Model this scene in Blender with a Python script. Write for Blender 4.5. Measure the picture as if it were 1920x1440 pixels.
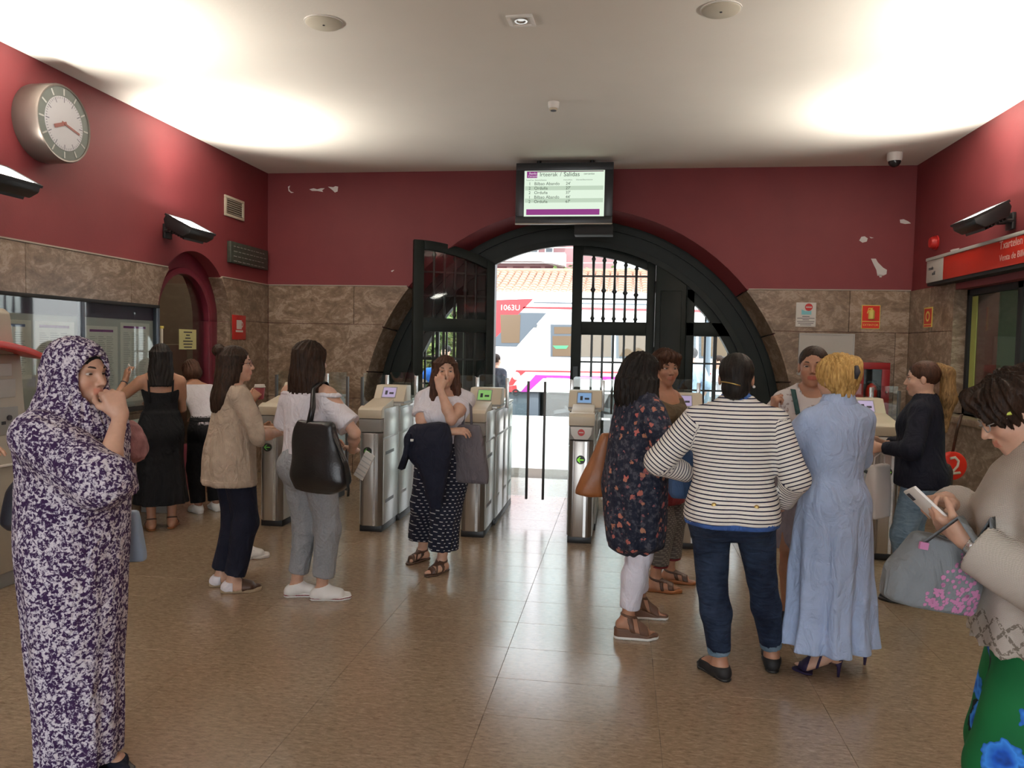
import bpy, bmesh, math, random
import numpy as np
from mathutils import Vector, Matrix

random.seed(7)
PI = math.pi
SC = bpy.context.scene
for _o in list(bpy.data.objects):
    bpy.data.objects.remove(_o, do_unlink=True)
COL = SC.collection

# ------------------------------------------------------------------ camera
FPX, YAW, PITCH, ROLL, EYE = 1441.26, 0.140957, -0.049540, 0.019679, 1.62
def cam_axes():
    f = np.array([-math.sin(YAW)*math.cos(PITCH), math.cos(YAW)*math.cos(PITCH), math.sin(PITCH)])
    r = np.array([math.cos(YAW), math.sin(YAW), 0.0]); u = np.cross(r, f)
    c, s = math.cos(ROLL), math.sin(ROLL)
    return c*r+s*u, -s*r+c*u, f
CR, CU, CF = cam_axes()
cd = bpy.data.cameras.new('camera'); cam = bpy.data.objects.new('camera', cd); COL.objects.link(cam)
cam.matrix_world = Matrix(((CR[0], CU[0], -CF[0], 0), (CR[1], CU[1], -CF[1], 0), (CR[2], CU[2], -CF[2], EYE), (0, 0, 0, 1)))
cd.sensor_fit = 'HORIZONTAL'; cd.sensor_width = 36.0; cd.lens = 36.0*FPX/1920.0
cd.clip_start = 0.05; cd.clip_end = 300
SC.camera = cam
def at(px, py, axis, val):
    """the point where the sight line through pixel (px, py) meets the plane axis = val"""
    d = CF + CR*(px-960)/FPX + CU*(720-py)/FPX
    o = np.array([0, 0, EYE]); t = (val-o[axis])/d[axis]
    return o+t*d

# ------------------------------------------------------------------ sky, sun, exposure
w = bpy.data.worlds.new('sky'); SC.world = w; w.use_nodes = True
wn = w.node_tree.nodes; wl = w.node_tree.links
bg = wn['Background']
bg.inputs['Color'].default_value = (0.90, 0.95, 1.0, 1); bg.inputs['Strength'].default_value = 5.2
sd = bpy.data.lights.new('sun', 'SUN'); sun = bpy.data.objects.new('sun', sd); COL.objects.link(sun)
sd.energy = 4.0; sd.angle = math.radians(2.0); sd.color = (1.0, 0.96, 0.88)
sun.rotation_euler = (math.radians(38), math.radians(12), 0)
SC.view_settings.view_transform = 'Standard'; SC.view_settings.look = 'None'
SC.view_settings.exposure = 0.0; SC.view_settings.gamma = 1.0; SC.view_settings.use_curve_mapping = False
LAMP_W = 48.0            # power of one wall flood lamp
SC.cycles.max_bounces = 8; SC.cycles.diffuse_bounces = 5; SC.cycles.glossy_bounces = 3
SC.cycles.transparent_max_bounces = 12; SC.cycles.caustics_reflective = False; SC.cycles.caustics_refractive = False
SC.cycles.sample_clamp_indirect = 4.0
SC.cycles.use_denoising = True

# ------------------------------------------------------------------ room numbers
XL, XR, YB, YR, ZC, ZM = -4.44, 3.20, 9.20, -3.2, 3.714, 2.32
ACX, ACZ, AR = -0.60, 0.685, 2.596          # the station arch: centre and radius

# ------------------------------------------------------------------ materials
def new_mat(name):
    m = bpy.data.materials.new(name); m.use_nodes = True
    nt = m.node_tree; return m, nt, nt.nodes['Principled BSDF']
def N(nt, t, **kw):
    n = nt.nodes.new(t)
    for k, v in kw.items():
        if k in n.inputs: n.inputs[k].default_value = v
        else: setattr(n, k, v)
    return n
def rgba(c): return (c[0], c[1], c[2], 1.0)
def ramp(nt, fac, stops, interp='LINEAR'):
    r = nt.nodes.new('ShaderNodeValToRGB'); r.color_ramp.interpolation = interp
    e = r.color_ramp.elements
    while len(e) > 1: e.remove(e[-1])
    e[0].position = stops[0][0]; e[0].color = rgba(stops[0][1])
    for p, c in stops[1:]:
        x = e.new(p); x.color = rgba(c)
    nt.links.new(fac, r.inputs['Fac']); return r.outputs['Color']
def mixc(nt, fac, a, b, mode='MIX'):
    n = nt.nodes.new('ShaderNodeMix'); n.data_type = 'RGBA'; n.blend_type = mode
    if isinstance(fac, (int, float)): n.inputs[0].default_value = fac
    else: nt.links.new(fac, n.inputs[0])
    for i, v in ((6, a), (7, b)):
        if isinstance(v, tuple): n.inputs[i].default_value = rgba(v)
        else: nt.links.new(v, n.inputs[i])
    return n.outputs[2]
def math_n(nt, op, a, b=None, c=None):
    n = nt.nodes.new('ShaderNodeMath'); n.operation = op
    for i, v in enumerate((a, b, c)):
        if v is None: continue
        if isinstance(v, (int, float)): n.inputs[i].default_value = v
        else: nt.links.new(v, n.inputs[i])
    return n.outputs[0]
def coords(nt, kind='Object', scale=(1, 1, 1), loc=(0, 0, 0), rot=(0, 0, 0)):
    mp = nt.nodes.new('ShaderNodeMapping')
    mp.inputs['Scale'].default_value = scale; mp.inputs['Location'].default_value = loc; mp.inputs['Rotation'].default_value = rot
    if kind == 'World':
        g = nt.nodes.new('ShaderNodeNewGeometry'); nt.links.new(g.outputs['Position'], mp.inputs['Vector'])
    else:
        t = nt.nodes.new('ShaderNodeTexCoord'); nt.links.new(t.outputs[kind], mp.inputs['Vector'])
    return mp.outputs['Vector']
def noise(nt, vec, scale, detail=3, rough=.55, dist=0.0):
    n = N(nt, 'ShaderNodeTexNoise', Scale=scale, Detail=detail, Roughness=rough, Distortion=dist)
    nt.links.new(vec, n.inputs['Vector']); return n.outputs['Fac']
def bump(nt, b, h, strength=.3, dist=.01):
    n = N(nt, 'ShaderNodeBump', Strength=strength, Distance=dist)
    nt.links.new(h, n.inputs['Height']); nt.links.new(n.outputs['Normal'], b.inputs['Normal'])
def mat(name, col, rough=.5, metal=0.0, var=0.0, vscale=8.0, spec=.5, kind='Object', bumps=0.0, bscale=60.0, coat=0.0, vs=(1, 1, 1)):
    m, nt, b = new_mat(name)
    b.inputs['Base Color'].default_value = rgba(col); b.inputs['Roughness'].default_value = rough
    b.inputs['Metallic'].default_value = metal; b.inputs['Specular IOR Level'].default_value = spec
    b.inputs['Coat Weight'].default_value = coat
    v = coords(nt, kind, vs)
    if var > 0:
        f = noise(nt, v, vscale, 4)
        c = ramp(nt, f, [(.25, tuple(x*(1-var) for x in col)), (.75, tuple(min(1, x*(1+var)) for x in col))])
        nt.links.new(c, b.inputs['Base Color'])
    if bumps > 0: bump(nt, b, noise(nt, v, bscale, 3), bumps)
    return m
def glow(name, col, strength):
    m, nt, b = new_mat(name)
    b.inputs['Base Color'].default_value = (0, 0, 0, 1)
    b.inputs['Emission Color'].default_value = rgba(col); b.inputs['Emission Strength'].default_value = strength
    b.inputs['Roughness'].default_value = .3
    return m
def glass(name, tint=(1, 1, 1), refl=.06, rough=.02, alpha_tint=.0, tcol=None):
    """thin clear sheet: lets light straight through, mirrors a little more at grazing angles"""
    m = bpy.data.materials.new(name); m.use_nodes = True; nt = m.node_tree
    nt.nodes.clear()
    out = nt.nodes.new('ShaderNodeOutputMaterial'); tr = N(nt, 'ShaderNodeBsdfTransparent')
    tr.inputs['Color'].default_value = rgba(tint)
    gl = N(nt, 'ShaderNodeBsdfGlossy', Roughness=rough); gl.inputs['Color'].default_value = (1, 1, 1, 1)
    g = nt.nodes.new('ShaderNodeNewGeometry'); dt = nt.nodes.new('ShaderNodeVectorMath'); dt.operation = 'DOT_PRODUCT'
    nt.links.new(g.outputs['Normal'], dt.inputs[0]); nt.links.new(g.outputs['Incoming'], dt.inputs[1])
    c = math_n(nt, 'ABSOLUTE', dt.outputs['Value'])
    f = math_n(nt, 'ADD', refl*.5, math_n(nt, 'MULTIPLY', .75, math_n(nt, 'POWER', math_n(nt, 'SUBTRACT', 1.0, c), 5.0)))
    mx = nt.nodes.new('ShaderNodeMixShader')
    nt.links.new(f, mx.inputs[0]); nt.links.new(tr.outputs[0], mx.inputs[1]); nt.links.new(gl.outputs[0], mx.inputs[2])
    nt.links.new(mx.outputs[0], out.inputs['Surface'])
    return m

def m_paint():
    m, nt, b = new_mat('red_paint')
    v = coords(nt, 'World')
    c = ramp(nt, noise(nt, v, 1.3, 5), [(.3, (.170, .024, .030)), (.7, (.205, .031, .036))])
    nt.links.new(c, b.inputs['Base Color']); b.inputs['Roughness'].default_value = .62
    bump(nt, b, noise(nt, v, 90, 3), .06); return m
def m_marble():
    m, nt, b = new_mat('brown_marble')
    v = coords(nt, 'World', (1, 1, 1.6), rot=(0.3, .5, .2))
    oi = nt.nodes.new('ShaderNodeObjectInfo')
    n1 = noise(nt, v, 2.6, 9, .70, 2.2); n2 = noise(nt, v, 9, 7, .72, 1.2)
    f = math_n(nt, 'ADD', math_n(nt, 'MULTIPLY', n1, .6), math_n(nt, 'MULTIPLY', n2, .4))
    c = ramp(nt, f, [(.34, (.105, .063, .038)), (.44, (.175, .116, .074)), (.52, (.255, .180, .125)), (.575, (.40, .31, .235)), (.62, (.265, .180, .128)), (.70, (.195, .128, .086))])
    k = math_n(nt, 'ADD', .88, math_n(nt, 'MULTIPLY', oi.outputs['Random'], .22))
    c2 = nt.nodes.new('ShaderNodeVectorMath'); c2.operation = 'SCALE'; nt.links.new(c, c2.inputs[0]); nt.links.new(k, c2.inputs['Scale'])
    nt.links.new(c2.outputs[0], b.inputs['Base Color']); b.inputs['Roughness'].default_value = .33
    return m
def m_floor():
    m, nt, b = new_mat('terrazzo')
    v = coords(nt, 'World', (1, 1, 1)); oi = nt.nodes.new('ShaderNodeObjectInfo')
    n1 = noise(nt, coords(nt, 'World', (.55, 1.5, 1)), 44, 5, .75, .6); n2 = noise(nt, v, 1.1, 4); n3 = noise(nt, v, 150, 2)
    c = ramp(nt, n1, [(.30, (.105, .064, .036)), (.44, (.255, .182, .118)), (.56, (.345, .260, .178)), (.70, (.50, .40, .295))])
    c = mixc(nt, .35, c, ramp(nt, n2, [(.3, (.255, .178, .110)), (.7, (.345, .260, .178))]))
    k = math_n(nt, 'ADD', .97, math_n(nt, 'MULTIPLY', oi.outputs['Random'], .06))
    c2 = nt.nodes.new('ShaderNodeVectorMath'); c2.operation = 'SCALE'; nt.links.new(c, c2.inputs[0]); nt.links.new(k, c2.inputs['Scale'])
    nt.links.new(c2.outputs[0], b.inputs['Base Color'])
    r = math_n(nt, 'ADD', .15, math_n(nt, 'MULTIPLY', n2, .09)); nt.links.new(r, b.inputs['Roughness'])
    b.inputs['Specular IOR Level'].default_value = .95
    bump(nt, b, n3, .035, .004); return m
M = {}
M['paint'] = m_paint(); M['marble'] = m_marble(); M['floor'] = m_floor()
M['joint'] = mat('joint', (.12, .085, .058), .8)
M['ceiling'] = mat('ceiling_plaster', (.74, .715, .665), .85, var=.03, vscale=1.5, kind='World', bumps=.08, bscale=40)
M['black_wood'] = mat('black_green_paint', (.009, .013, .011), .5, var=.25, vscale=5, kind='World', spec=.25)
M['iron'] = mat('black_iron', (.010, .013, .012), .35, .2)
M['red_wood'] = mat('dark_red_paint', (.145, .012, .026), .38, var=.12, kind='World')
M['steel'] = mat('brushed_steel', (.50, .475, .44), .34, .85, var=.10, vscale=30, vs=(8, 8, .3))
M['steel_dk'] = mat('dark_steel', (.27, .25, .235), .36, .85, var=.06)
M['steel_lt'] = mat('light_steel', (.66, .66, .64), .27, .75, var=.05)
M['side'] = mat('pale_grey_enamel', (.60, .63, .62), .26, .20)
M['cream'] = mat('cream_plastic', (.62, .56, .44), .42, var=.04)
M['black'] = mat('black_plastic', (.014, .014, .015), .42)
M['blackm'] = mat('matt_black', (.010, .010, .011), .7)
M['grey'] = mat('grey_plastic', (.30, .30, .29), .5)
M['beige'] = mat('beige_metal', (.40, .36, .29), .45, var=.04)
M['white'] = mat('white_paint', (.78, .77, .74), .5)
M['paper'] = mat('paper', (.72, .70, .65), .75, var=.03)
M['papergrey'] = mat('grey_paper', (.50, .50, .48), .75, var=.05)
M['ink'] = mat('ink', (.035, .035, .045), .7)
M['red'] = mat('signal_red', (.50, .020, .018), .4)
M['redsign'] = mat('sign_red', (.66, .030, .014), .35)
M['yellow'] = mat('sign_yellow', (.80, .66, .16), .5)
M['cyan'] = mat('cyan_print', (.22, .55, .60), .6)
M['glass'] = glass('clear_glass', (.90, .955, .94), .13)
M['paneglass'] = glass('window_glass', (.93, .96, .95), .05, .03)
M['board_glass'] = glass('board_glass', (.90, .93, .92), .10, .03)
M['dark_glass'] = glass('booth_glass', (.62, .70, .62), .06, .03)
M['lamp'] = glow('lamp_glass', (1.0, .95, .86), 22)
M['purple'] = mat('purple_print', (.20, .035, .19), .5)

# ------------------------------------------------------------------ mesh helpers
class MB:
    def __init__(s): s.v = []; s.f = []; s.m = []
    def add(s, vs, fs, mi=0):
        b = len(s.v); s.v += [tuple(map(float, p)) for p in vs]
        s.f += [tuple(b+i for i in f) for f in fs]; s.m += [mi]*len(fs); return s
    def box(s, x0, x1, y0, y1, z0, z1, mi=0):
        vs = [(x, y, z) for x in (x0, x1) for y in (y0, y1) for z in (z0, z1)]
        return s.add(vs, [(0, 1, 3, 2), (4, 6, 7, 5), (0, 4, 5, 1), (2, 3, 7, 6), (0, 2, 6, 4), (1, 5, 7, 3)], mi)
    def prism(s, poly, axis, a, b, mi=0):
        """polygon in the two other axes (in x,y,z order) extruded along axis from a to b"""
        n = len(poly)
        def P(p, t):
            q = [p[0], p[1]]; q.insert(axis, t); return q
        vs = [P(p, a) for p in poly]+[P(p, b) for p in poly]
        fs = [tuple(range(n))[::-1], tuple(range(n, 2*n))]+[(i, (i+1) % n, n+(i+1) % n, n+i) for i in range(n)]
        return s.add(vs, fs, mi)
    def tube(s, pts, r, n=8, mi=0, caps=True):
        pts = [Vector(p) for p in pts]; R = r if isinstance(r, (list, tuple)) else [r]*len(pts)
        up = None; rings = []
        for i, p in enumerate(pts):
            d = (pts[min(i+1, len(pts)-1)]-pts[max(i-1, 0)]).normalized()
            if up is None:
                up = Vector((0, 0, 1)) if abs(d.z) < .9 else Vector((1, 0, 0))
            u = (up-d*up.dot(d)).normalized(); v = d.cross(u); up = u
            rings.append([p+(u*math.cos(2*PI*k/n)+v*math.sin(2*PI*k/n))*R[i] for k in range(n)])
        vs = [q for rg in rings for q in rg]; fs = []
        for i in range(len(pts)-1):
            for k in range(n):
                fs.append((i*n+k, i*n+(k+1) % n, (i+1)*n+(k+1) % n, (i+1)*n+k))
        if caps: fs += [tuple(range(n))[::-1], tuple(range((len(pts)-1)*n, len(pts)*n))]
        return s.add(vs, fs, mi)
    def strip(s, pts, width_dir, wdt, th, mi=0):
        """a flat strap along pts: width along width_dir, thickness th"""
        pts = [Vector(p) for p in pts]; wd = Vector(width_dir).normalized(); vs = []
        for i, p in enumerate(pts):
            d = (pts[min(i+1, len(pts)-1)]-pts[max(i-1, 0)]).normalized()
            nrm = d.cross(wd).normalized()
            for a, b in ((-1, -1), (1, -1), (1, 1), (-1, 1)):
                vs.append(p+wd*a*wdt/2+nrm*b*th/2)
        fs = []
        for i in range(len(pts)-1):
            for k in range(4):
                fs.append((i*4+k, i*4+(k+1) % 4, (i+1)*4+(k+1) % 4, (i+1)*4+k))
        L = (len(pts)-1)*4; fs += [(3, 2, 1, 0), (L, L+1, L+2, L+3)]
        return s.add(vs, fs, mi)
    def lathe(s, prof, n=24, origin=(0, 0, 0), axis='z', mi=0, caps=True):
        vs = []; fs = []
        for r, h in prof:
            for k in range(n):
                a = 2*PI*k/n; c, q = r*math.cos(a), r*math.sin(a)
                p = {'z': (c, q, h), 'y': (c, h, q), 'x': (h, c, q)}[axis]
                vs.append((p[0]+origin[0], p[1]+origin[1], p[2]+origin[2]))
        for i in range(len(prof)-1):
            for k in range(n):
                fs.append((i*n+k, i*n+(k+1) % n, (i+1)*n+(k+1) % n, (i+1)*n+k))
        L = (len(prof)-1)*n
        if caps: fs += [tuple(range(n))[::-1], tuple(range(L, L+n))]
        return s.add(vs, fs, mi)
    def ring(s, cx, cz, r0, r1, y0, y1, a0, a1, n=48, mi=0):
        """band between two arcs in the xz plane"""
        vs = []; fs = []
        for i in range(n+1):
            a = a0+(a1-a0)*i/n; c, q = math.cos(a), math.sin(a)
            vs += [(cx+r0*c, y0, cz+r0*q), (cx+r1*c, y0, cz+r1*q), (cx+r1*c, y1, cz+r1*q), (cx+r0*c, y1, cz+r0*q)]
        for i in range(n):
            for k in range(4):
                fs.append((i*4+k, (i+1)*4+k, (i+1)*4+(k+1) % 4, i*4+(k+1) % 4))
        fs += [(0, 1, 2, 3), (n*4+3, n*4+2, n*4+1, n*4)]
        return s.add(vs, fs, mi)
    def build(s, name, mats, parent=None, bev=0.0, smooth=False, segs=2):
        me = bpy.data.meshes.new(name); me.from_pydata(s.v, [], s.f)
        if not isinstance(mats, (list, tuple)): mats = [mats]
        for m in mats: me.materials.append(M[m] if isinstance(m, str) else m)
        me.polygons.foreach_set('material_index', s.m)
        bm = bmesh.new(); bm.from_mesh(me)
        bmesh.ops.recalc_face_normals(bm, faces=bm.faces)
        if bev > 0:
            es = [e for e in bm.edges if len(e.link_faces) == 2 and e.calc_face_angle(0) > .6]
            bmesh.ops.bevel(bm, geom=es, offset=bev, segments=segs, profile=.5, affect='EDGES', clamp_overlap=True)
        if smooth:
            for f in bm.faces: f.smooth = True
        bm.to_mesh(me); bm.free()
        if smooth == 'auto' or bev > 0:
            for p in me.polygons: p.use_smooth = True
            me.set_sharp_from_angle(angle=.7)
        return link(name, me, parent)
def link(name, me, parent=None):
    o = bpy.data.objects.new(name, me); COL.objects.link(o)
    if parent is not None: o.parent = parent
    return o
def tag(o, label, cat, group=None):
    o['label'] = label; o['category'] = cat
    if group: o['group'] = group
    return o
def thing(name, label, cat, loc=(0, 0, 0), rz=0.0, group=None):
    o = bpy.data.objects.new(name, None); COL.objects.link(o); o.empty_display_size = .1
    o.location = loc; o.rotation_euler = (0, 0, rz); return tag(o, label, cat, group)
def struct(o): o['kind'] = 'structure'; return o
def stuff(o): o['kind'] = 'stuff'; return o
def text(body, name, size, loc, rot, m, parent, align='LEFT', ext=.0008):
    cu = bpy.data.curves.new(name, 'FONT'); cu.body = body; cu.size = size; cu.extrude = ext
    cu.align_x = align; cu.align_y = 'CENTER'; cu.resolution_u = 3
    tmp = bpy.data.objects.new(name, cu); COL.objects.link(tmp)
    me = bpy.data.meshes.new_from_object(tmp.evaluated_get(bpy.context.evaluated_depsgraph_get())); bpy.data.objects.remove(tmp); bpy.data.curves.remove(cu)
    me.materials.clear(); me.materials.append(M[m] if isinstance(m, str) else m); me.polygons.foreach_set('material_index', [0]*len(me.polygons))
    o = link(name, me, parent); o.location = loc; o.rotation_euler = rot; return o
RX = (PI/2, 0, 0)                    # lettering on a face that looks towards -y
RLW = (PI/2, 0, PI/2)                # on a face that looks towards +x (left wall)
RRW = (PI/2, 0, -PI/2)               # on a face that looks towards -x (right wall)
# ------------------------------------------------------------------ distance-field modelling: bodies, hair and cloth as single smooth surfaces
def mesh_np(name, v, q, smooth=False):
    me = bpy.data.meshes.new(name); n = len(v); m = len(q)
    me.vertices.add(n); me.vertices.foreach_set('co', np.ascontiguousarray(v, dtype=np.float32).ravel())
    me.loops.add(m*4); me.loops.foreach_set('vertex_index', np.ascontiguousarray(q, dtype=np.int32).ravel())
    me.polygons.add(m); me.polygons.foreach_set('loop_start', np.arange(0, 4*m, 4, dtype=np.int32))
    if smooth: me.polygons.foreach_set('use_smooth', np.ones(m, dtype=bool))
    me.update(calc_edges=True); me.validate(); return me
def axis_pts(lo, hi, h, fine=()):
    p = [lo]
    while p[-1] < hi:
        x = p[-1]; s = h
        for a, b, hf in fine:
            if a-h*.5 <= x < b: s = min(s, hf)
        p.append(x+s)
    return np.array(p, dtype=np.float32)
def smin(a, b, k):
    if k <= 0: return np.minimum(a, b)
    h = np.maximum(k-np.abs(a-b), 0)/k
    return np.minimum(a, b)-h*h*(k*.25)
def surface_nets(F, xs, ys, zs):
    S = F < 0
    c = S[:-1, :-1, :-1].astype(np.int8)
    for i, j, k in ((1, 0, 0), (0, 1, 0), (0, 0, 1), (1, 1, 0), (1, 0, 1), (0, 1, 1), (1, 1, 1)):
        c = c+S[i:S.shape[0]-1+i, j:S.shape[1]-1+j, k:S.shape[2]-1+k]
    act = (c > 0) & (c < 8)
    I, J, K = np.nonzero(act); n = len(I)
    idx = np.full(act.shape, -1, dtype=np.int32); idx[I, J, K] = np.arange(n)
    acc = np.zeros((n, 3)); cnt = np.zeros(n)
    cor = [(a, b, d) for a in (0, 1) for b in (0, 1) for d in (0, 1)]
    val = {q: F[I+q[0], J+q[1], K+q[2]] for q in cor}
    for p in cor:
        for ax in range(3):
            if p[ax]: continue
            q = list(p); q[ax] = 1; q = tuple(q)
            a, b = val[p], val[q]; m = (a < 0) != (b < 0)
            t = np.where(m, a/np.where(m, a-b, 1), 0)
            for d, arr, ii in ((0, xs, I), (1, ys, J), (2, zs, K)):
                if d == ax: cc = arr[ii]+(arr[ii+1]-arr[ii])*t
                else: cc = arr[ii+p[d]]
                acc[:, d] += np.where(m, cc, 0)
            cnt += m
    v = acc/np.maximum(cnt, 1)[:, None]
    quads = []
    nx, ny, nz = F.shape
    for ax in range(3):
        sl0 = [slice(1, -1)]*3; sl1 = [slice(1, -1)]*3
        sl0[ax] = slice(0, F.shape[ax]-1); sl1[ax] = slice(1, F.shape[ax])
        a = S[tuple(sl0)]; b = S[tuple(sl1)]; m = a != b
        i, j, k = np.nonzero(m); ins = a[i, j, k]
        off = [1, 1, 1]; off[ax] = 0; i, j, k = i+off[0], j+off[1], k+off[2]
        u, w_ = [(1, 2), (2, 0), (0, 1)][ax]
        def cell(du, dw):
            q = [i, j, k]; q[u] = q[u]-du; q[w_] = q[w_]-dw
            return idx[q[0], q[1], q[2]]
        qd = np.stack([cell(1, 1), cell(0, 1), cell(0, 0), cell(1, 0)], 1)
        qd[~ins] = qd[~ins][:, ::-1]
        quads.append(qd)
    q = np.concatenate(quads); q = q[(q >= 0).all(1)]
    return v, q
def vnormals(v, q):
    n = np.cross(v[q[:, 2]]-v[q[:, 0]], v[q[:, 3]]-v[q[:, 1]])
    out = np.zeros_like(v)
    for d in range(3):
        s = np.zeros(len(v))
        for k in range(4): s += np.bincount(q[:, k], n[:, d], len(v))
        out[:, d] = s
    return out/np.maximum(np.linalg.norm(out, axis=1), 1e-9)[:, None]
class Prim:
    """fn(X,Y,Z) -> distance; lo, hi bound it; k blend radius; op 'u' union, 's' subtract, 'i' band"""
    __slots__ = ('tag', 'fn', 'lo', 'hi', 'k', 'op')
    def __init__(s, tag, fn, lo, hi, k=.02, op='u'):
        s.tag, s.fn, s.lo, s.hi, s.k, s.op = tag, fn, np.array(lo, float), np.array(hi, float), k, op
def A3(p): return np.array(p, dtype=np.float64)
def cone(a, b, ra, rb, k=.02, tag='', op='u', flat=False, sq=None):
    a, b = A3(a), A3(b); ab = b-a; L2 = float(ab@ab); L = math.sqrt(L2)
    def fn(X, Y, Z):
        px, py, pz = X-a[0], Y-a[1], Z-a[2]
        t = (px*ab[0]+py*ab[1]+pz*ab[2])/L2; tc = np.clip(t, 0, 1)
        dx, dy, dz = px-tc*ab[0], py-tc*ab[1], pz-tc*ab[2]
        if sq is not None:      # squash along a direction: (unit vector, factor)
            u, f = sq; e = dx*u[0]+dy*u[1]+dz*u[2]; g = (1/f-1); dx, dy, dz = dx+u[0]*e*g, dy+u[1]*e*g, dz+u[2]*e*g
        d = np.sqrt(dx*dx+dy*dy+dz*dz)-(ra+(rb-ra)*tc)
        if flat: d = np.maximum(d, (t-1)*L)
        return d
    r = max(ra, rb)
    return Prim(tag, fn, np.minimum(a, b)-r, np.maximum(a, b)+r, k, op)
def ell(c, r, k=.02, tag='', op='u', R=None):
    c, r = A3(c), A3(r)
    def fn(X, Y, Z):
        x, y, z = X-c[0], Y-c[1], Z-c[2]
        if R is not None: x, y, z = (R[0][0]*x+R[1][0]*y+R[2][0]*z, R[0][1]*x+R[1][1]*y+R[2][1]*z, R[0][2]*x+R[1][2]*y+R[2][2]*z)
        k0 = np.sqrt((x/r[0])**2+(y/r[1])**2+(z/r[2])**2); k1 = np.sqrt((x/r[0]**2)**2+(y/r[1]**2)**2+(z/r[2]**2)**2)
        return k0*(k0-1)/np.maximum(k1, 1e-6)
    m = r if R is None else np.full(3, r.max())
    return Prim(tag, fn, c-m, c+m, k, op)
def pchip(x, y, t):
    """smooth monotone interpolation"""
    x, y = np.array(x, float), np.array(y, float); h = np.diff(x); d = np.diff(y)/h; m = np.zeros_like(y)
    for i in range(1, len(x)-1):
        if d[i-1]*d[i] > 0: m[i] = 2*d[i-1]*d[i]/(d[i-1]+d[i])
    m[0], m[-1] = d[0], d[-1]
    t = np.clip(t, x[0], x[-1]); i = np.clip(np.searchsorted(x, t)-1, 0, len(h)-1)
    s = (t-x[i])/h[i]
    return (1+2*s)*(1-s)**2*y[i]+s*(1-s)**2*h[i]*m[i]+s*s*(3-2*s)*y[i+1]+s*s*(s-1)*h[i]*m[i+1]
def loft(rows, k=.02, tag='', op='u', pw=2.0, fold=None, rnd=0.0):
    """rows: (z, cx, cy, rx, ry) from low to high"""
    rows = sorted(rows); R = np.array(rows, float)
    zl, zh = R[0, 0], R[-1, 0]
    def fn(X, Y, Z):
        z = Z.ravel().astype(float)
        cx, cy, rx, ry = [pchip(R[:, 0], R[:, i], z).reshape(Z.shape) for i in (1, 2, 3, 4)]
        x, y = (X-cx), (Y-cy)
        if pw == 2.0: rho = np.sqrt((x/rx)**2+(y/ry)**2)
        else: rho = (np.abs(x/rx)**pw+np.abs(y/ry)**pw)**(1/pw)
        dist = np.sqrt(x*x+y*y); mr = np.minimum(rx, ry)
        d = np.where(rho > .25, dist*(1-1/np.maximum(rho, .25)), -mr*.75)
        if fold is not None: d = d+fold(np.arctan2(y, x), Z)
        return np.maximum(d, np.maximum(zl-Z, Z-zh))
    rm = R[:, 3].max(); rn = R[:, 4].max()
    return Prim(tag, fn, (R[:, 1].min()-rm, R[:, 2].min()-rn, zl), (R[:, 1].max()+rm, R[:, 2].max()+rn, zh), k, op)
MARG = .05
def field(prims, xs, ys, zs, off=0.0):
    F = np.full((len(xs), len(ys), len(zs)), .12, dtype=np.float32)
    for p in prims:
        o = off.get(p.tag, 0.0) if isinstance(off, dict) else off
        m = MARG+o
        sl = []
        for arr, lo, hi in zip((xs, ys, zs), p.lo-m, p.hi+m):
            sl.append(slice(int(np.searchsorted(arr, lo)), int(np.searchsorted(arr, hi))))
        if any(s.stop <= s.start for s in sl): continue
        X, Y, Z = xs[sl[0]][:, None, None], ys[sl[1]][None, :, None], zs[sl[2]][None, None, :]
        d = p.fn(X, Y, Z).astype(np.float32)-o
        sub = F[tuple(sl)]
        if p.op == 'u': F[tuple(sl)] = smin(sub, d, p.k)
        elif p.op == 's': F[tuple(sl)] = -smin(-sub, d, p.k)
    return F
def bounds(prims, off=0.0, pad=.03):
    us = [p for p in prims if p.op == 'u']
    lo = np.min([p.lo for p in us], axis=0)-pad; hi = np.max([p.hi for p in us], axis=0)+pad
    mo = max(off.values()) if isinstance(off, dict) and off else (off if not isinstance(off, dict) else 0)
    return lo-mo, hi+mo
def shape(prims, h=.009, off=0.0, fine=(), clips=(), lo=None, hi=None):
    """-> vertices, quads. fine: list of (lo3, hi3, step). clips: functions g(X,Y,Z); solid kept where g < 0"""
    L, Hh = bounds(prims, off)
    if lo is not None: L = np.maximum(L, lo)
    if hi is not None: Hh = np.minimum(Hh, hi)
    ax = []
    for d in range(3):
        fs = [(f[0][d], f[1][d], f[2]) for f in fine]
        ax.append(axis_pts(L[d], Hh[d], h, fs))
    F = field(prims, *ax, off=off)
    if clips:
        X, Y, Z = ax[0][:, None, None], ax[1][None, :, None], ax[2][None, None, :]
        for g in clips: F = np.maximum(F, g(X, Y, Z)).astype(np.float32)
    return surface_nets(F, *ax)
def wob(v, f, seed=0):
    """cheap smooth pseudo-noise in [-1, 1]"""
    rg = np.random.default_rng(seed); out = np.zeros(len(v))
    for i in range(5):
        d = rg.normal(size=3); d /= np.linalg.norm(d); ph = rg.random()*6.28
        d2 = rg.normal(size=3); 
        out += np.sin((v@d)*f*(.6+.25*i)+ph+1.3*np.sin((v@d2)*f*.35+ph*2))*(1-.12*i)
    return out/2.6
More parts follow.
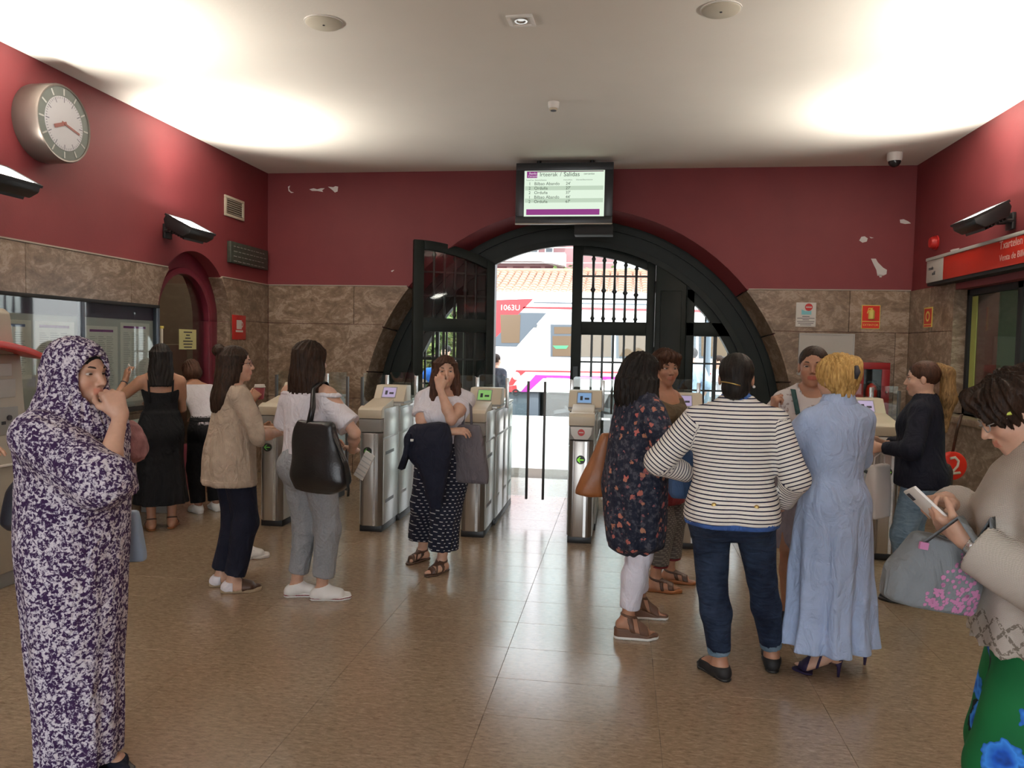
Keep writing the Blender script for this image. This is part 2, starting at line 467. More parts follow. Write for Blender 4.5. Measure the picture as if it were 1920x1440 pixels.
# ================================================================== ROOM
# ---- floor: real tiles laid over a joint bed
mb = MB()
mb.box(XL-.6, XR+.6, YR-6, 1.36, -.06, 0.0, 1).box(XL-.6, XR+.6, 1.36, 10.1, -.06, -.002, 0)
floor = struct(mb.build('floor', ['joint', 'floor']))
TW, TD = .76, .38
tp = MB().box(.0007, TW-.0007, .0007, TD-.0007, -.02, 0).build('tile', 'floor', floor, bev=.0009, segs=1)
i0 = int(math.floor((XL+.56)/TW)); first = True
for i in range(i0, int(math.ceil((XR+.56)/TW))):
    for j in range(21):
        x, y = -.56+i*TW, 1.36+j*TD
        o = tp if first else tp.copy()
        if not first: COL.objects.link(o)
        first = False; o.location = (x, y, 0)

# ---- ceiling
mb = MB().box(XL-.5, XR+.5, YR-.5, YB+1.0, ZC, ZC+.3)
ceil = struct(mb.build('ceiling', 'ceiling'))

# ---- wall slabs with arched holes: u runs along the wall
def slab(axis, u0, u1, z0, z1, w0, w1, holes, mi=0, n=40):
    """holes: (uc, zc, R, zfloor). axis 1: wall spans x, thickness in y. axis 0: wall spans y, thickness in x"""
    mb = MB()
    def P(u, w_, z): return (u, w_, z) if axis == 1 else (w_, u, z)
    us = [u0, u1]
    for uc, zc, R, zf in holes: us += [uc-R*math.cos(PI*k/n) for k in range(n+1)]
    us = sorted(set(round(min(u1, max(u0, u)), 5) for u in us))
    def spans(a, b, mid):
        for uc, zc, R, zf in holes:
            if abs(mid-uc) < R:
                za = zc+math.sqrt(max(0, R*R-(a-uc)**2)); zb = zc+math.sqrt(max(0, R*R-(b-uc)**2))
                r = [(za, zb, z1, z1)]
                if zf > z0: r.append((z0, z0, zf, zf))
                return r
        return [(z0, z0, z1, z1)]
    for a, b in zip(us[:-1], us[1:]):
        for za, zb, ta, tb in spans(a, b, (a+b)/2):
            vs = [P(a, w0, za), P(b, w0, zb), P(b, w0, tb), P(a, w0, ta), P(a, w1, za), P(b, w1, zb), P(b, w1, tb), P(a, w1, ta)]
            mb.add(vs, [(0, 1, 2, 3), (4, 7, 6, 5), (0, 4, 5, 1), (3, 2, 6, 7)], mi)
    for uc, zc, R, zf in holes:
        for u in (uc-R, uc+R):
            mb.add([P(u, w0, zf), P(u, w1, zf), P(u, w1, zc), P(u, w0, zc)], [(0, 1, 2, 3)], mi)
    return mb
AL = (7.54, 1.83, .71, 0.0)           # café doorway in the left wall
RWIN = (3.6, 8.05, 1.05, 2.25)        # ticket window opening in the right wall
wb = struct(slab(1, XL-.5, XR+.5, 0, ZC, YB, YB+.62, [(ACX, ACZ, AR, 0)]).build('wall_back', 'paint'))
wlft = struct(slab(0, YR, YB, 0, ZC, XL-.45, XL, [AL]).build('wall_left', 'paint'))
y0, y1, z0, z1 = RWIN
mb = MB().box(XR, XR+.4, YR, y0, 0, ZC).box(XR, XR+.4, y1, YB, 0, ZC).box(XR, XR+.4, y0, y1, 0, z0).box(XR, XR+.4, y0, y1, z1, ZC)
wr = struct(mb.build('wall_right', 'paint'))
mb = MB().box(XL-.5, -3.3, YR-.3, YR, 0, ZC).box(2.2, XR+.5, YR-.3, YR, 0, ZC).box(-3.3, 2.2, YR-.3, YR, 3.2, ZC)  # unseen wall; entrance opening made extra wide to let daylight in
struct(mb.build('wall_rear', 'paint'))

# ---- marble panels (each slab an own object) 2 cm proud of the plaster
TH = .02
def poly_panel(axis, pts, face, sgn, parent):
    a, b = (face, face-sgn*TH) if True else None
    mb = MB()
    if axis == 1: mb.prism(pts, 1, face-sgn*TH, face+.002*sgn)
    else: mb.prism(pts, 0, face-sgn*TH, face+.002*sgn)
    return mb.build('panel', 'marble', parent, bev=.0025, segs=1)
CO = [(0.0, .93), (.93, 1.85), (1.85, ZM)]
G = .002
def edge_u(z, hole, side):
    uc, zc, R, zf = hole
    d = R if z <= zc else (math.sqrt(max(0, R*R-(z-zc)**2)))
    return uc+side*d
def clad(axis, face, sgn, parent, u0, u1, hole, side, step):
    """panels between u0 and u1; the edge next to the hole follows the arch. side = +1: wall right of the hole"""
    us = [u0]
    while us[-1]+step*1.3 < u1: us.append(us[-1]+step)
    us.append(u1)
    for r, (za, zb) in enumerate(CO):
        off = (r % 2)*step*.45
        cuts = [u0]+[u+off for u in us[1:-1] if u0 < u+off < u1]+[u1]
        for a, b in zip(cuts[:-1], cuts[1:]):
            zs = [za+G+(zb-za-2*G)*k/14 for k in range(15)]
            L, Rr = [], []
            for z in zs:
                lo, hi = a+G, b-G
                if hole is not None:
                    e = edge_u(z, hole, side)
                    if side > 0: lo = max(lo, e)
                    else: hi = min(hi, e)
                if hi-lo > .004: L.append((lo, z)); Rr.append((hi, z))
            if len(L) < 2: continue
            def thin(q):
                r_ = [q[0]]
                for k in range(1, len(q)-1):
                    if abs((q[k+1][0]-q[k][0])-(q[k][0]-q[k-1][0])) > 1e-6: r_.append(q[k])
                return r_+[q[-1]]
            poly_panel(axis, thin(Rr)+thin(L)[::-1], face, sgn, parent)
HB = (ACX, ACZ, AR, 0)
clad(1, YB, 1, wb, XL+TH, ACX-math.sqrt(AR**2-(ZM-ACZ)**2), HB, -1, 1.12)
clad(1, YB, 1, wb, ACX+math.sqrt(AR**2-(ZM-ACZ)**2), XR-TH, HB, 1, 1.12)
HL = AL
eL = AL[0]-math.sqrt(max(0, AL[2]**2-(ZM-AL[1])**2)); eR = AL[0]+math.sqrt(max(0, AL[2]**2-(ZM-AL[1])**2))
clad(0, XL, -1, wlft, 0.2, eL, HL, -1, 1.25)
clad(0, XL, -1, wlft, eR, YB-TH, HL, 1, .9)
for (a, b, za, zb) in [(8.05, 8.62, 0, .93), (8.62, YB, 0, .93), (8.05, 8.62, .93, 1.85), (8.62, YB, .93, 1.85), (8.05, 8.62, 1.85, ZM), (8.62, YB, 1.85, ZM)]+\
        [(a, a+1.1, 0, 1.02) for a in (.3, 1.4, 2.5, 3.6, 4.7, 5.8)]+[(6.9, 8.05, 0, 1.02)]+[(a, a+1.1, 1.02, ZM) for a in (.3, 1.4, 2.5)]:
    poly_panel(0, [(a+G, za+G), (b-G, za+G), (b-G, zb-G), (a+G, zb-G)], XR, 1, wr)
# marble lining of the arch reveals: slabs that follow the curve below the marble line
def lining(parent, axis, hole, w0, w1, a_from, a_to, n, m_='marble', nm_='panel', tk=(TH, TH)):
    uc, zc, R, zf = hole
    for k in range(n):
        a0, a1 = a_from+(a_to-a_from)*k/n+.003, a_from+(a_to-a_from)*(k+1)/n-.003
        vs = []; m = 5 if n > 1 else 28
        for i in range(m+1):
            a = a0+(a1-a0)*i/m
            for ri_, ro_ in ((0, 0), (1, 1)):
                for q_, w_ in enumerate((w0, w1)):
                    rr = R+.001 if ri_ else R-tk[q_]
                    p = (uc+rr*math.cos(a), zc+rr*math.sin(a))
                    vs.append((p[0], w_, p[1]) if axis == 1 else (w_, p[0], p[1]))
        fs = [(0, 1, 3, 2), (4*m, 4*m+2, 4*m+3, 4*m+1)]
        for i in range(m):
            b = 4*i
            fs += [(b, b+4, b+5, b+1), (b+2, b+3, b+7, b+6), (b, b+2, b+6, b+4), (b+1, b+5, b+7, b+3)]
        MB().add(vs, fs).build(nm_, m_, parent)
aM = math.asin((ZM-ACZ)/AR)
lining(wb, 1, HB, YB-.018, YB+.34, 0, aM, 3, tk=(TH, .10)); lining(wb, 1, HB, YB-.018, YB+.34, PI-aM, PI, 3, tk=(TH, .10))
lining(wb, 1, HB, YB, YB+.34, aM, PI-aM, 1, 'paint', 'soffit', (.004, .10))
for s_ in (-1, 1):
    x = ACX+s_*AR
    MB().box(min(x, x-s_*TH), max(x, x-s_*TH), YB-.018, YB+.34, 0, ACZ-.003).build('panel', 'marble', wb)
aL = math.asin(min(1, (ZM-AL[1])/AL[2]))
lining(wlft, 0, AL, XL-.30, XL+.018, 0, aL, 2); lining(wlft, 0, AL, XL-.30, XL+.018, PI-aL, PI, 2)
for s_ in (-1, 1):
    y = AL[0]+s_*AL[2]
    for za, zb in ((0, .93), (.93, AL[1])):
        MB().box(XL-.30, XL+.018, min(y, y-s_*TH), max(y, y-s_*TH), za+G, zb-G).build('panel', 'marble', wlft)
# right window reveal lined with marble, stone sill
MB().box(XR-.02, XR+.10, RWIN[1]-TH, RWIN[1], RWIN[2], RWIN[3]).build('panel', 'marble', wr)
# thin pale arris on top of the marble
mb = MB().box(XL+TH, ACX-math.sqrt(AR**2-(ZM-ACZ)**2)-.01, YB-.026, YB, ZM, ZM+.012)
struct(mb.build('trim_1', 'beige'))
struct(MB().box(ACX+math.sqrt(AR**2-(ZM-ACZ)**2)+.01, XR-.02, YB-.026, YB, ZM, ZM+.012).build('trim_2', 'beige'))
struct(MB().box(XL, XL+.026, .2, eL-.01, ZM, ZM+.012).build('trim_3', 'beige'))
struct(MB().box(XL, XL+.026, eR+.01, YB-.02, ZM, ZM+.012).build('trim_4', 'beige'))

# ---- pale patches of bare plaster where paint flaked off
def flake(axis, face, pts, parent, nm='bare_plaster'):
    c = Vector((sum(p[0] for p in pts)/len(pts), sum(p[1] for p in pts)/len(pts)))
    mb = MB().prism([tuple(p) for p in pts], axis, face-.0025, face+.001)
    return mb.build(nm, 'white', parent)
def blob(px0, py0, pts, axis, val):
    q = []
    for dx, dy in pts:
        p = at(px0+dx, py0+dy, axis, val); q.append((p[0], p[2]) if axis == 1 else (p[1], p[2]))
    return q
for args in [(540, 348, [(0, 2), (4, 0), (2, 6), (5, 11), (11, 13), (6, 14), (1, 10)]),
             (580, 352, [(0, 3), (8, 1), (15, 3), (22, 1), (29, 1), (24, 5), (26, 8), (15, 6), (5, 6)]),
             (615, 349, [(0, 1), (10, 2), (14, 0), (19, 1), (18, 10), (13, 12), (9, 8), (4, 4)]),
             (1611, 443, [(0, 8), (4, 1), (10, 0), (16, 4), (14, 10), (6, 12)]),
             (1629, 484, [(4, 1), (13, 1), (17, 8), (27, 18), (34, 22), (33, 30), (27, 33), (16, 33), (14, 22), (9, 12)]),
             (1648, 515, [(0, 0), (6, 1), (5, 5), (1, 5)]), (1630, 444, [(0, 0), (8, 2), (3, 3)]),
             (1687, 411, [(0, 1), (7, 0), (16, 4), (21, 8), (10, 9), (1, 7)]),
             (733, 506, [(0, 2), (5, 0), (6, 1), (2, 4)])]:
    flake(1, YB, blob(*args, 1, YB), wb)
q = [at(1782+dx, 467+dy, 0, XR) for dx, dy in [(0, 2), (6, 0), (17, -2), (16, 0), (8, 3), (6, 5), (1, 5)]]
MB().prism([(p[1], p[2]) for p in q], 0, XR-.0025, XR+.001).build('bare_plaster', 'white', wr)

# ================================================================== station gate (door_2) in the arch
FY0, FY1 = 9.54, 9.72
door2 = bpy.data.objects.new('door_2', None); COL.objects.link(door2); struct(door2)
RO, RI = AR+.03, 2.20
mb = MB().ring(ACX, ACZ, RI, RO, FY0, FY1, 0, PI, 64)
mb.box(ACX-RO, ACX-RI, FY0, FY1, 0, ACZ).box(ACX+RI, ACX+RO, FY0, FY1, 0, ACZ)
mb.build('arch_frame', 'black_wood', door2, bev=.012)
MB().ring(ACX, ACZ, RI-.02, RI+.05, FY0-.03, FY0, 0, PI, 64).build('arch_moulding', 'black_wood', door2)
MB().ring(ACX, ACZ, 2.40, 2.47, FY0-.03, FY0, 0, PI, 64).build('arch_moulding', 'black_wood', door2)
def zin(x, R): return ACZ+math.sqrt(max(0, R*R-(x-ACX)**2))
for xa, xb in ((-1.98, -1.60), (.39, .76)):
    zt = min(zin(xa, RI), zin(xb, RI))+.03
    MB().prism([(xa, 0), (xb, 0), (xb, zin(xb, RI)+.03), (xa, zin(xa, RI)+.03)], 1, FY0-.02, FY1+.02).build('post', 'black_wood', door2, bev=.012)
    MB().box(xa+.06, xb-.06, FY0-.045, FY0-.02, .1, zt-.12).build('post_moulding', 'black_wood', door2, bev=.01)
BAL = [(.011, 0), (.011, .02), (.020, .05), (.012, .08), (.010, .30), (.012, .45), (.024, .485), (.013, .52), (.010, .7), (.012, .92), (.020, .95), (.011, .98), (.011, 1)]
def baluster(x, y, za, zb, parent, k=1.5):
    h = zb-za
    MB().lathe([(r*k, za+t*h) for r, t in BAL], 8, (x, y, 0)).build('glazing_bar', 'iron', parent, smooth=True)
def barv(x, y, za, zb, parent, r=.011):
    MB().box(x-r, x+r, y-r, y+r, za, zb).build('glazing_bar', 'iron', parent)
def barh(xa, xb, y, z, parent, r=.011):
    MB().box(xa, xb, y-r, y+r, z-r, z+r).build('glazing_bar', 'iron', parent)
# side lights
for s_ in (-1, 1):
    xa = .76 if s_ > 0 else -1.98
    xo = lambda z: ACX+s_*math.sqrt(RI**2-(max(z, ACZ)-ACZ)**2)
    sl = bpy.data.objects.new('side_light', None); COL.objects.link(sl); sl.parent = door2
    def xb(z, R=RI): return ACX+s_*math.sqrt(max(0, R*R-(max(z, ACZ)-ACZ)**2))
    lo = lambda a, b: (min(a, b), max(a, b))
    a, b = lo(xa, xb(1.78)); MB().box(a, b, FY0+.01, FY1-.02, 1.78, 1.95).build('rail', 'black_wood', sl, bev=.008)
    a, b = lo(xa, xa+s_*.10); MB().box(a, b, FY0+.01, FY1-.02, .7, 2.35).build('stile', 'black_wood', sl, bev=.008)
    a, b = lo(xa, xb(.8)); MB().box(a, b, FY0+.02, FY1-.03, 0, .8).build('kick_panel', 'black_wood', sl, bev=.008)
    MB().ring(ACX, ACZ, 2.08, RI+.02, FY0+.01, FY1-.02, (.02 if s_ > 0 else PI-.95), (.95 if s_ > 0 else PI-.02), 24).build('curved_stile', 'black_wood', sl)
    for k, dx in enumerate((.24, .36, .52)):
        x = xa+s_*(.0+dx); zt = zin(x, 2.08)
        if zt > 2.0: baluster(x, 9.63, 1.94, zt, sl, .8)
        barv(x, 9.63, .8, 1.79, sl, .012 if k != 1 else .022)
    a, b = lo(xa+s_*.1, xb(1.45, 2.1)); barh(a, b, 9.63, 1.45, sl)
    a, b = lo(xa+s_*.1, xb(1.12, 2.1)); barh(a, b, 9.63, 1.12, sl)
    n = 10; zz = [.8+(2.3-.8)*i/n for i in range(n+1)]
    pl = [(xa+s_*.08, z) for z in zz]+[(xb(z, 2.1), z) for z in zz[::-1] if s_*(xb(z, 2.1)-xa) > .1]
    MB().prism(pl, 1, 9.655, 9.659).build('pane', 'paneglass', sl)
# the two leaves, built with the hinge stile at local x = 0, free edge at x = 1.02
LWD = 1.015
def make_leaf(hx, sgn, bars_front):
    """sgn = +1: closed leaf runs to +x from its hinge. ztop follows the arch"""
    lf = bpy.data.objects.new('door_leaf', None); COL.objects.link(lf); lf.parent = door2
    def zt(xl, R=RI-.01): return zin(hx+sgn*xl, R)
    def X(a, b): return (min(sgn*a, sgn*b), max(sgn*a, sgn*b))
    st = .10
    for a, b in ((0, st), (LWD-.125, LWD)):
        pl = [(sgn*a, .02), (sgn*b, .02)]+[(sgn*(b+(a-b)*k/4), zt(b+(a-b)*k/4)) for k in range(5)]
        MB().prism(pl, 1, -.045, .045).build('stile', 'black_wood', lf, bev=.006)
    xs = [st+(LWD-.125-st)*k/12 for k in range(13)]
    pl = [(sgn*x, zt(x)) for x in xs]+[(sgn*x, zt(x)-.115) for x in xs[::-1]]
    MB().prism(pl, 1, -.045, .045).build('top_rail', 'black_wood', lf, bev=.006)
    for za, zb in ((1.775, 1.94), (.02, .72)):
        a, b = X(st, LWD-.125); MB().box(a, b, -.04, .04, za, zb).build('rail', 'black_wood', lf, bev=.006)
    a, b = X(st+.08, LWD-.2); MB().box(a, b, -.055, .055, .12, .62).build('kick_moulding', 'black_wood', lf, bev=.01)
    n = 6; w_ = (LWD-.125-st)/n
    for k in range(1, n):
        x = st+k*w_
        baluster(sgn*x, -.012, 1.94, zt(x)-.11, lf); barv(sgn*x, -.012, .72, 1.775, lf, .014)
    a, b = X(st, LWD-.125)
    for z in (2.22, 2.50, 1.44, 1.08):
        if z < zt(st)-.13: barh(a, b, -.012, z, lf)
        else:
            xq = [x for x in xs if zt(x)-.115 > z]
            a2, b2 = X(min(xq), max(xq)); barh(a2, b2, -.012, z, lf)
    pl = [(sgn*x, 1.93) for x in (xs[0], xs[-1])]+[(sgn*x, zt(x)-.10) for x in xs[::-1]]
    MB().prism(pl, 1, .016, .020).build('pane', 'paneglass', lf)
    MB().box(a, b, .016, .020, .71, 1.78).build('pane', 'paneglass', lf)
    hy = MB()
    for z in (.4, 1.5, 2.3): hy.tube([(sgn*-.008, -.05, z), (sgn*-.008, -.05, z+.14)], .014, 8)
    hy.build('hinge', 'iron', lf)
    return lf
lfR = make_leaf(.39, -1, False); lfR.location = (.39-.005, 9.62, 0)
lfL = make_leaf(-1.60, 1, True); lfL.location = (-1.60, 9.50, 0)
lfL.rotation_euler = (0, 0, -math.radians(180-25.5))
MB().box(-.03, .03, -.075, -.045, 1.24, 1.38).build('latch', 'iron', lfR).location = (-.95, 0, 0)

# ================================================================== café doorway (door_1) in the left wall
door1 = bpy.data.objects.new('door_1', None); COL.objects.link(door1); struct(door1)
yc, zc, R, _z = AL
DX = XL-.16
def yring(r0, r1, xa, xb, a0, a1, name, m, par, n=28):
    mb = MB(); mb.ring(yc, zc, r0, r1, xa, xb, a0, a1, n)
    mb.v = [(v[1], v[0], v[2]) for v in mb.v]; return mb.build(name, m, par, bev=.006)
yring(R-.20, R+.01, DX-.08, DX+.02, 0, PI, 'frame_arch', 'red_wood', door1)
yring(R-.235, R-.17, DX-.05, DX+.045, 0, PI, 'frame_bead', 'red_wood', door1)
for s_ in (-1, 1):
    a, b = sorted((yc+s_*(R-.20), yc+s_*(R-.0)))
    MB().box(DX-.08, DX+.02, a, b, 0, zc).build('jamb', 'red_wood', door1, bev=.006)
    a, b = sorted((yc+s_*(R-.235), yc+s_*(R-.17)))
    MB().box(DX-.05, DX+.045, a, b, 0, zc).build('jamb_bead', 'red_wood', door1, bev=.006)
MB().box(DX-.04, DX, yc-R+.2, yc+R-.2, 0, .5).build('kick_panel', 'red_wood', door1, bev=.006)
pl = [(yc-R+.2, .48), (yc+R-.2, .48)]+[(yc+(R-.19)*math.cos(PI*k/16), zc+(R-.19)*math.sin(PI*k/16)) for k in range(17)]
MB().prism(pl, 0, DX-.022, DX-.016).build('pane', 'board_glass', door1)
# what can be seen of the café behind the glass
cw_ = mat('cafe_wall', (.21, .15, .105), .6)
for nm, bx_ in (('wall_cafe', (XL-2.6, XL-2.5, 6.3, 9.9, 0, 3)), ('wall_cafe', (XL-2.6, XL-.46, 9.9, 10.0, 0, 3)), ('wall_cafe', (XL-2.6, XL-.46, 6.2, 6.3, 0, 3)), ('ceiling_cafe', (XL-2.6, XL-.46, 6.2, 10, 3, 3.1)), ('floor_cafe', (XL-2.6, XL-.46, 6.2, 10, -.05, 0))):
    struct(MB().box(*bx_).build(nm, cw_))
pd = bpy.data.lights.new('cafe_fill', 'POINT'); po = bpy.data.objects.new('cafe_fill', pd); COL.objects.link(po); po.location = (XL-1.5, 8.2, 2.8); pd.energy = 22; pd.color = (1, .85, .62); pd.shadow_soft_size = .1  # added point light that brightens the café room, no fitting modelled
t = tag(MB().box(XL-.9, XL-.85, 8.15, 8.8, 0, 1.56).build('cabinet_door', mat('pale_green_paint', (.50, .49, .36), .5), bev=.01), 'pale cream-green door standing inside the café behind the glass', 'door')
t = tag(MB().box(XL-1.3, XL-.88, 7.7, 8.02, 0, 1.42).build('drinks_cabinet', 'blackm', bev=.01), 'dark cabinet inside the café beside the cream-green door', 'cabinet')
MB().box(XL-.879, XL-.875, 7.74, 7.98, .9, 1.2).build('poster', 'papergrey', t)
MB().box(XL-.876, XL-.872, 7.80, 7.92, 1.02, 1.14).build('poster_ring', 'ink', t)
t = tag(MB().box(XL-1.2, XL-.95, 7.78, 7.98, 1.42, 1.70).build('orange_box', mat('orange_card', (.75, .30, .05), .5), bev=.008), 'orange and yellow carton on top of the dark café cabinet', 'box')
MB().box(XL-.949, XL-.945, 7.80, 7.96, 1.44, 1.5).build('white_band', 'paper', t)
n1 = at(338, 617, 0, DX); n2 = at(370, 655, 0, DX)
yn = mat('yellow_note', (.62, .58, .26), .7)
t = tag(MB().box(DX-.016, DX-.012, n1[1], n2[1], n2[2], n1[2]).build('yellow_note', yn), 'yellow paper note taped inside the café door glass', 'note')
for k, wd in enumerate((.16, .07, .1, .18, .17, .15)):
    zz = n1[2]-.03-k*.032; MB().box(DX-.012, DX-.0108, (n1[1]+n2[1])/2-wd/2, (n1[1]+n2[1])/2+wd/2, zz-.006, zz+.006).build('print_line', 'ink', t)

# ================================================================== ticket window (window_1) in the right wall
win = bpy.data.objects.new('window_1', None); COL.objects.link(win); struct(win)
y0, y1, z0, z1 = RWIN
fx0, fx1 = XR+.10, XR+.16
for a, b, za, zb in ((y1-.07, y1, z0, z1), (y0, y0+.07, z0, z1), (y0, y1, z1-.06, z1), (y0, y1, z0, z0+.08)):
    MB().box(fx0, fx1, a, b, za, zb).build('window_frame', 'blackm', win, bev=.004)
for y in (7.02, 5.9, 4.8):
    MB().box(fx0, fx1, y-.045, y+.045, z0, z1).build('mullion', 'blackm', win, bev=.004)
for a, b in ((7.065, y1-.07), (5.945, 6.975), (4.845, 5.855), (y0+.07, 4.755)):
    MB().box(fx0+.03, fx0+.036, a, b, z0+.06, z1-.06).build('pane', 'dark_glass', win)
MB().box(XR-.16, XR+.24, y0-.1, y1+.04, z0-.06, z0).build('sill', 'marble', win, bev=.008)
film = mat('yellow_green_film', (.34, .36, .09), .5)
MB().box(fx0+.022, fx0+.028, y1-.19, y1-.08, z0+.09, z1-.07).build('film_strip', film, win)
bw_ = mat('booth_wall', (.20, .25, .20), .6)
for nm, bx_ in (('wall_booth', (XR+1.6, XR+1.65, 3.2, 9.4, 0, 2.7)), ('wall_booth', (XR+.4, XR+1.6, 9.3, 9.4, 0, 2.7)), ('wall_booth', (XR+.4, XR+1.6, 3.2, 3.3, 0, 2.7)), ('ceiling_booth', (XR+.4, XR+1.65, 3.2, 9.4, 2.7, 2.75)), ('floor_booth', (XR+.4, XR+1.65, 3.2, 9.4, -.05, 0))):
    struct(MB().box(*bx_).build(nm, bw_))
bd = bpy.data.lights.new('booth_fill', 'AREA'); bo = bpy.data.objects.new('booth_fill', bd); COL.objects.link(bo); bo.location = (XR+1.0, 6.3, 2.68); bd.shape = 'RECTANGLE'; bd.size = .1; bd.size_y = 1.4; bd.energy = 45; bd.color = (.9, 1, .85)  # added area light that lifts the dark booth interior, no fitting modelled
t = tag(MB().box(XR+.8, XR+1.5, 5.0, 8.6, .70, .74).box(XR+.8, XR+.84, 5.0, 8.6, 0, .70).build('booth_desk', 'grey', bev=.005), 'grey clerk desk inside the ticket booth behind the dark glass', 'desk')
t = thing('booth_monitor', 'small monitor on the clerk desk inside the ticket booth', 'monitor', (XR+1.1, 7.55, .74))
MB().box(-.1, .1, -.12, .12, 0, .02).build('base', 'black', t, bev=.004); MB().box(-.02, .02, -.03, .03, .02, .2).build('neck', 'black', t); MB().box(-.02, .02, -.24, .24, .18, .52).build('screen_case', 'grey', t, bev=.006)
p1_ = at(1908, 612, 0, fx0+.03); yq = mat('yellow_paper', (.80, .70, .12), .6)
for za, zb, nm, la in ((1.64, 1.92, 'yellow_notice', 'yellow notice with a pale figure stuck in the ticket window'), (1.38, 1.56, 'pale_notice', 'pale yellow notice below the taller yellow one in the ticket window')):
    t = tag(MB().box(fx0+.022, fx0+.028, 6.62, 6.90, za, zb).build(nm, yq if za > 1.5 else mat('pale_yellow_paper', (.74, .70, .33), .6)), la, 'notice')
    if za > 1.5: MB().tube([(fx0+.0215, 6.76, za+.02), (fx0+.0215, 6.76, za+.2)], [.05, .03], 8).build('pale_figure', 'paper', t)
# ================================================================== THINGS ON WALLS AND CEILING
# ---- flood lamps: uplights on short arms
def flood(side, y, label, zl=2.69):
    wx = XL if side < 0 else XR; s_ = -side      # s_: direction into the room
    t = thing('flood_lamp', label, 'lamp', (wx, y, zl), 0, 'black flood lamps on the side walls')
    MB().box(min(0, s_*.03), max(0, s_*.03), -.06, .06, -.09, .05).build('wall_plate', 'black', t, bev=.006)
    for q_ in (-.05, .05): MB().tube([(s_*.02, q_, -.02), (s_*.16, q_, -.03)], .016, 8).build('bracket', 'black', t)
    # housing: shallow tapered tub, opening up and tilted into the room
    prof = [(-.17, .055), (-.175, .0), (-.12, -.075), (.12, -.075), (.175, .0), (.17, .055)]
    mb = MB().prism([(a, b) for a, b in prof], 1, -.25, .25)
    h = mb.build('housing', 'black', t, bev=.012)
    h.location = (s_*.24, 0, -.0); h.rotation_euler = (0, s_*math.radians(27), 0); h.scale = (.86, .86, .86)
    g = MB().box(-.150, .150, -.225, .225, .0555, .060).build('lamp_glass', 'lamp', h)
    r = MB()
    for a, b, c, d in ((-.178, -.152, -.255, .255), (.152, .178, -.255, .255), (-.152, .152, -.255, -.228), (-.152, .152, .228, .255)): r.box(a, b, c, d, .045, .068)
    r.build('bezel', 'black', h)
    f = MB()
    for k in range(7): f.box(-.11+k*.035, -.10+k*.035, -.2, .2, -.10, -.07)
    f.build('cooling_fins', 'black', h)
    ld = bpy.data.lights.new('flood_light', 'AREA'); ld.shape = 'RECTANGLE'; ld.size = .28; ld.size_y = .42
    ld.energy = LAMP_W; ld.color = (1.0, .93, .82); ld.spread = math.radians(112)
    lo = bpy.data.objects.new('flood_light', ld); COL.objects.link(lo); lo.parent = h
    lo.location = (0, 0, .075); lo.rotation_euler = (PI, 0, 0)
    return t
flood(-1, 4.70, 'black flood lamp on the left red wall below the round clock')
flood(-1, 7.02, 'black flood lamp over the dark red café doorway')
flood(1, 7.0, 'black flood lamp on the right red wall above the red ticket sign', 2.76)
flood(1, 4.95, 'black flood lamp high on the right wall outside the picture')
flood(-1, 2.4, 'added black flood lamp, out of view on the left wall behind the ticket machine'); flood(1, 2.4, 'added black flood lamp, out of view on the right wall near the entrance')  # two unseen lamps added to light the near half of the hall

# ---- clock
t = thing('wall_clock', 'round steel wall clock with grey hour ring and brown hands', 'clock', (XL, at(125, 232, 0, XL+.22)[1], at(125, 232, 0, XL+.22)[2]))
t.scale = (.92, .95, .95)
MB().lathe([(.30, 0), (.305, .02), (.305, .21), (.297, .225), (.285, .222), (.283, .205)], 48, axis='x', caps=False).build('case', mat('clock_steel', (.16, .135, .12), .38, .6), t, smooth='auto')
MB().lathe([(.284, .212), (.284, .216)], 48, axis='x').build('hour_ring', mat('clock_grey', (.115, .13, .12), .5), t)
MB().lathe([(.21, .216), (.21, .219)], 48, axis='x').build('dial', mat('dial_white', (.62, .62, .66), .4), t)
cm = M['beige']
for k in range(12):
    a = k*PI/6
    MB().box(.2165, .2195, -.006, .006, .22, .272).build('hour_mark', 'papergrey', t).rotation_euler = (a, 0, 0)
mb = MB()
for k in range(60):
    a = k*PI/30; c, s_ = math.cos(a), math.sin(a); r0, r1, hw = (.165, .205, .0035) if k % 5 == 0 else (.188, .205, .002)
    mb.add([(.2200, r0*s_-hw*c, r0*c+hw*s_), (.2200, r0*s_+hw*c, r0*c-hw*s_), (.2200, r1*s_+hw*c, r1*c-hw*s_), (.2200, r1*s_-hw*c, r1*c+hw*s_)], [(0, 1, 2, 3)])
mb.build('minute_marks', mat('dial_ink', (.12, .12, .16), .6), t)
brown = mat('hand_brown', (.22, .07, .06), .5)
MB().box(.221, .223, -.009, .009, -.03, .175).build('minute_hand', brown, t).rotation_euler = (math.radians(-104), 0, 0)
MB().box(.224, .226, -.014, .014, -.02, .125).build('hour_hand', brown, t).rotation_euler = (math.radians(112), 0, 0)
MB().lathe([(.014, .22), (.012, .229)], 12, axis='x').build('hub', brown, t)

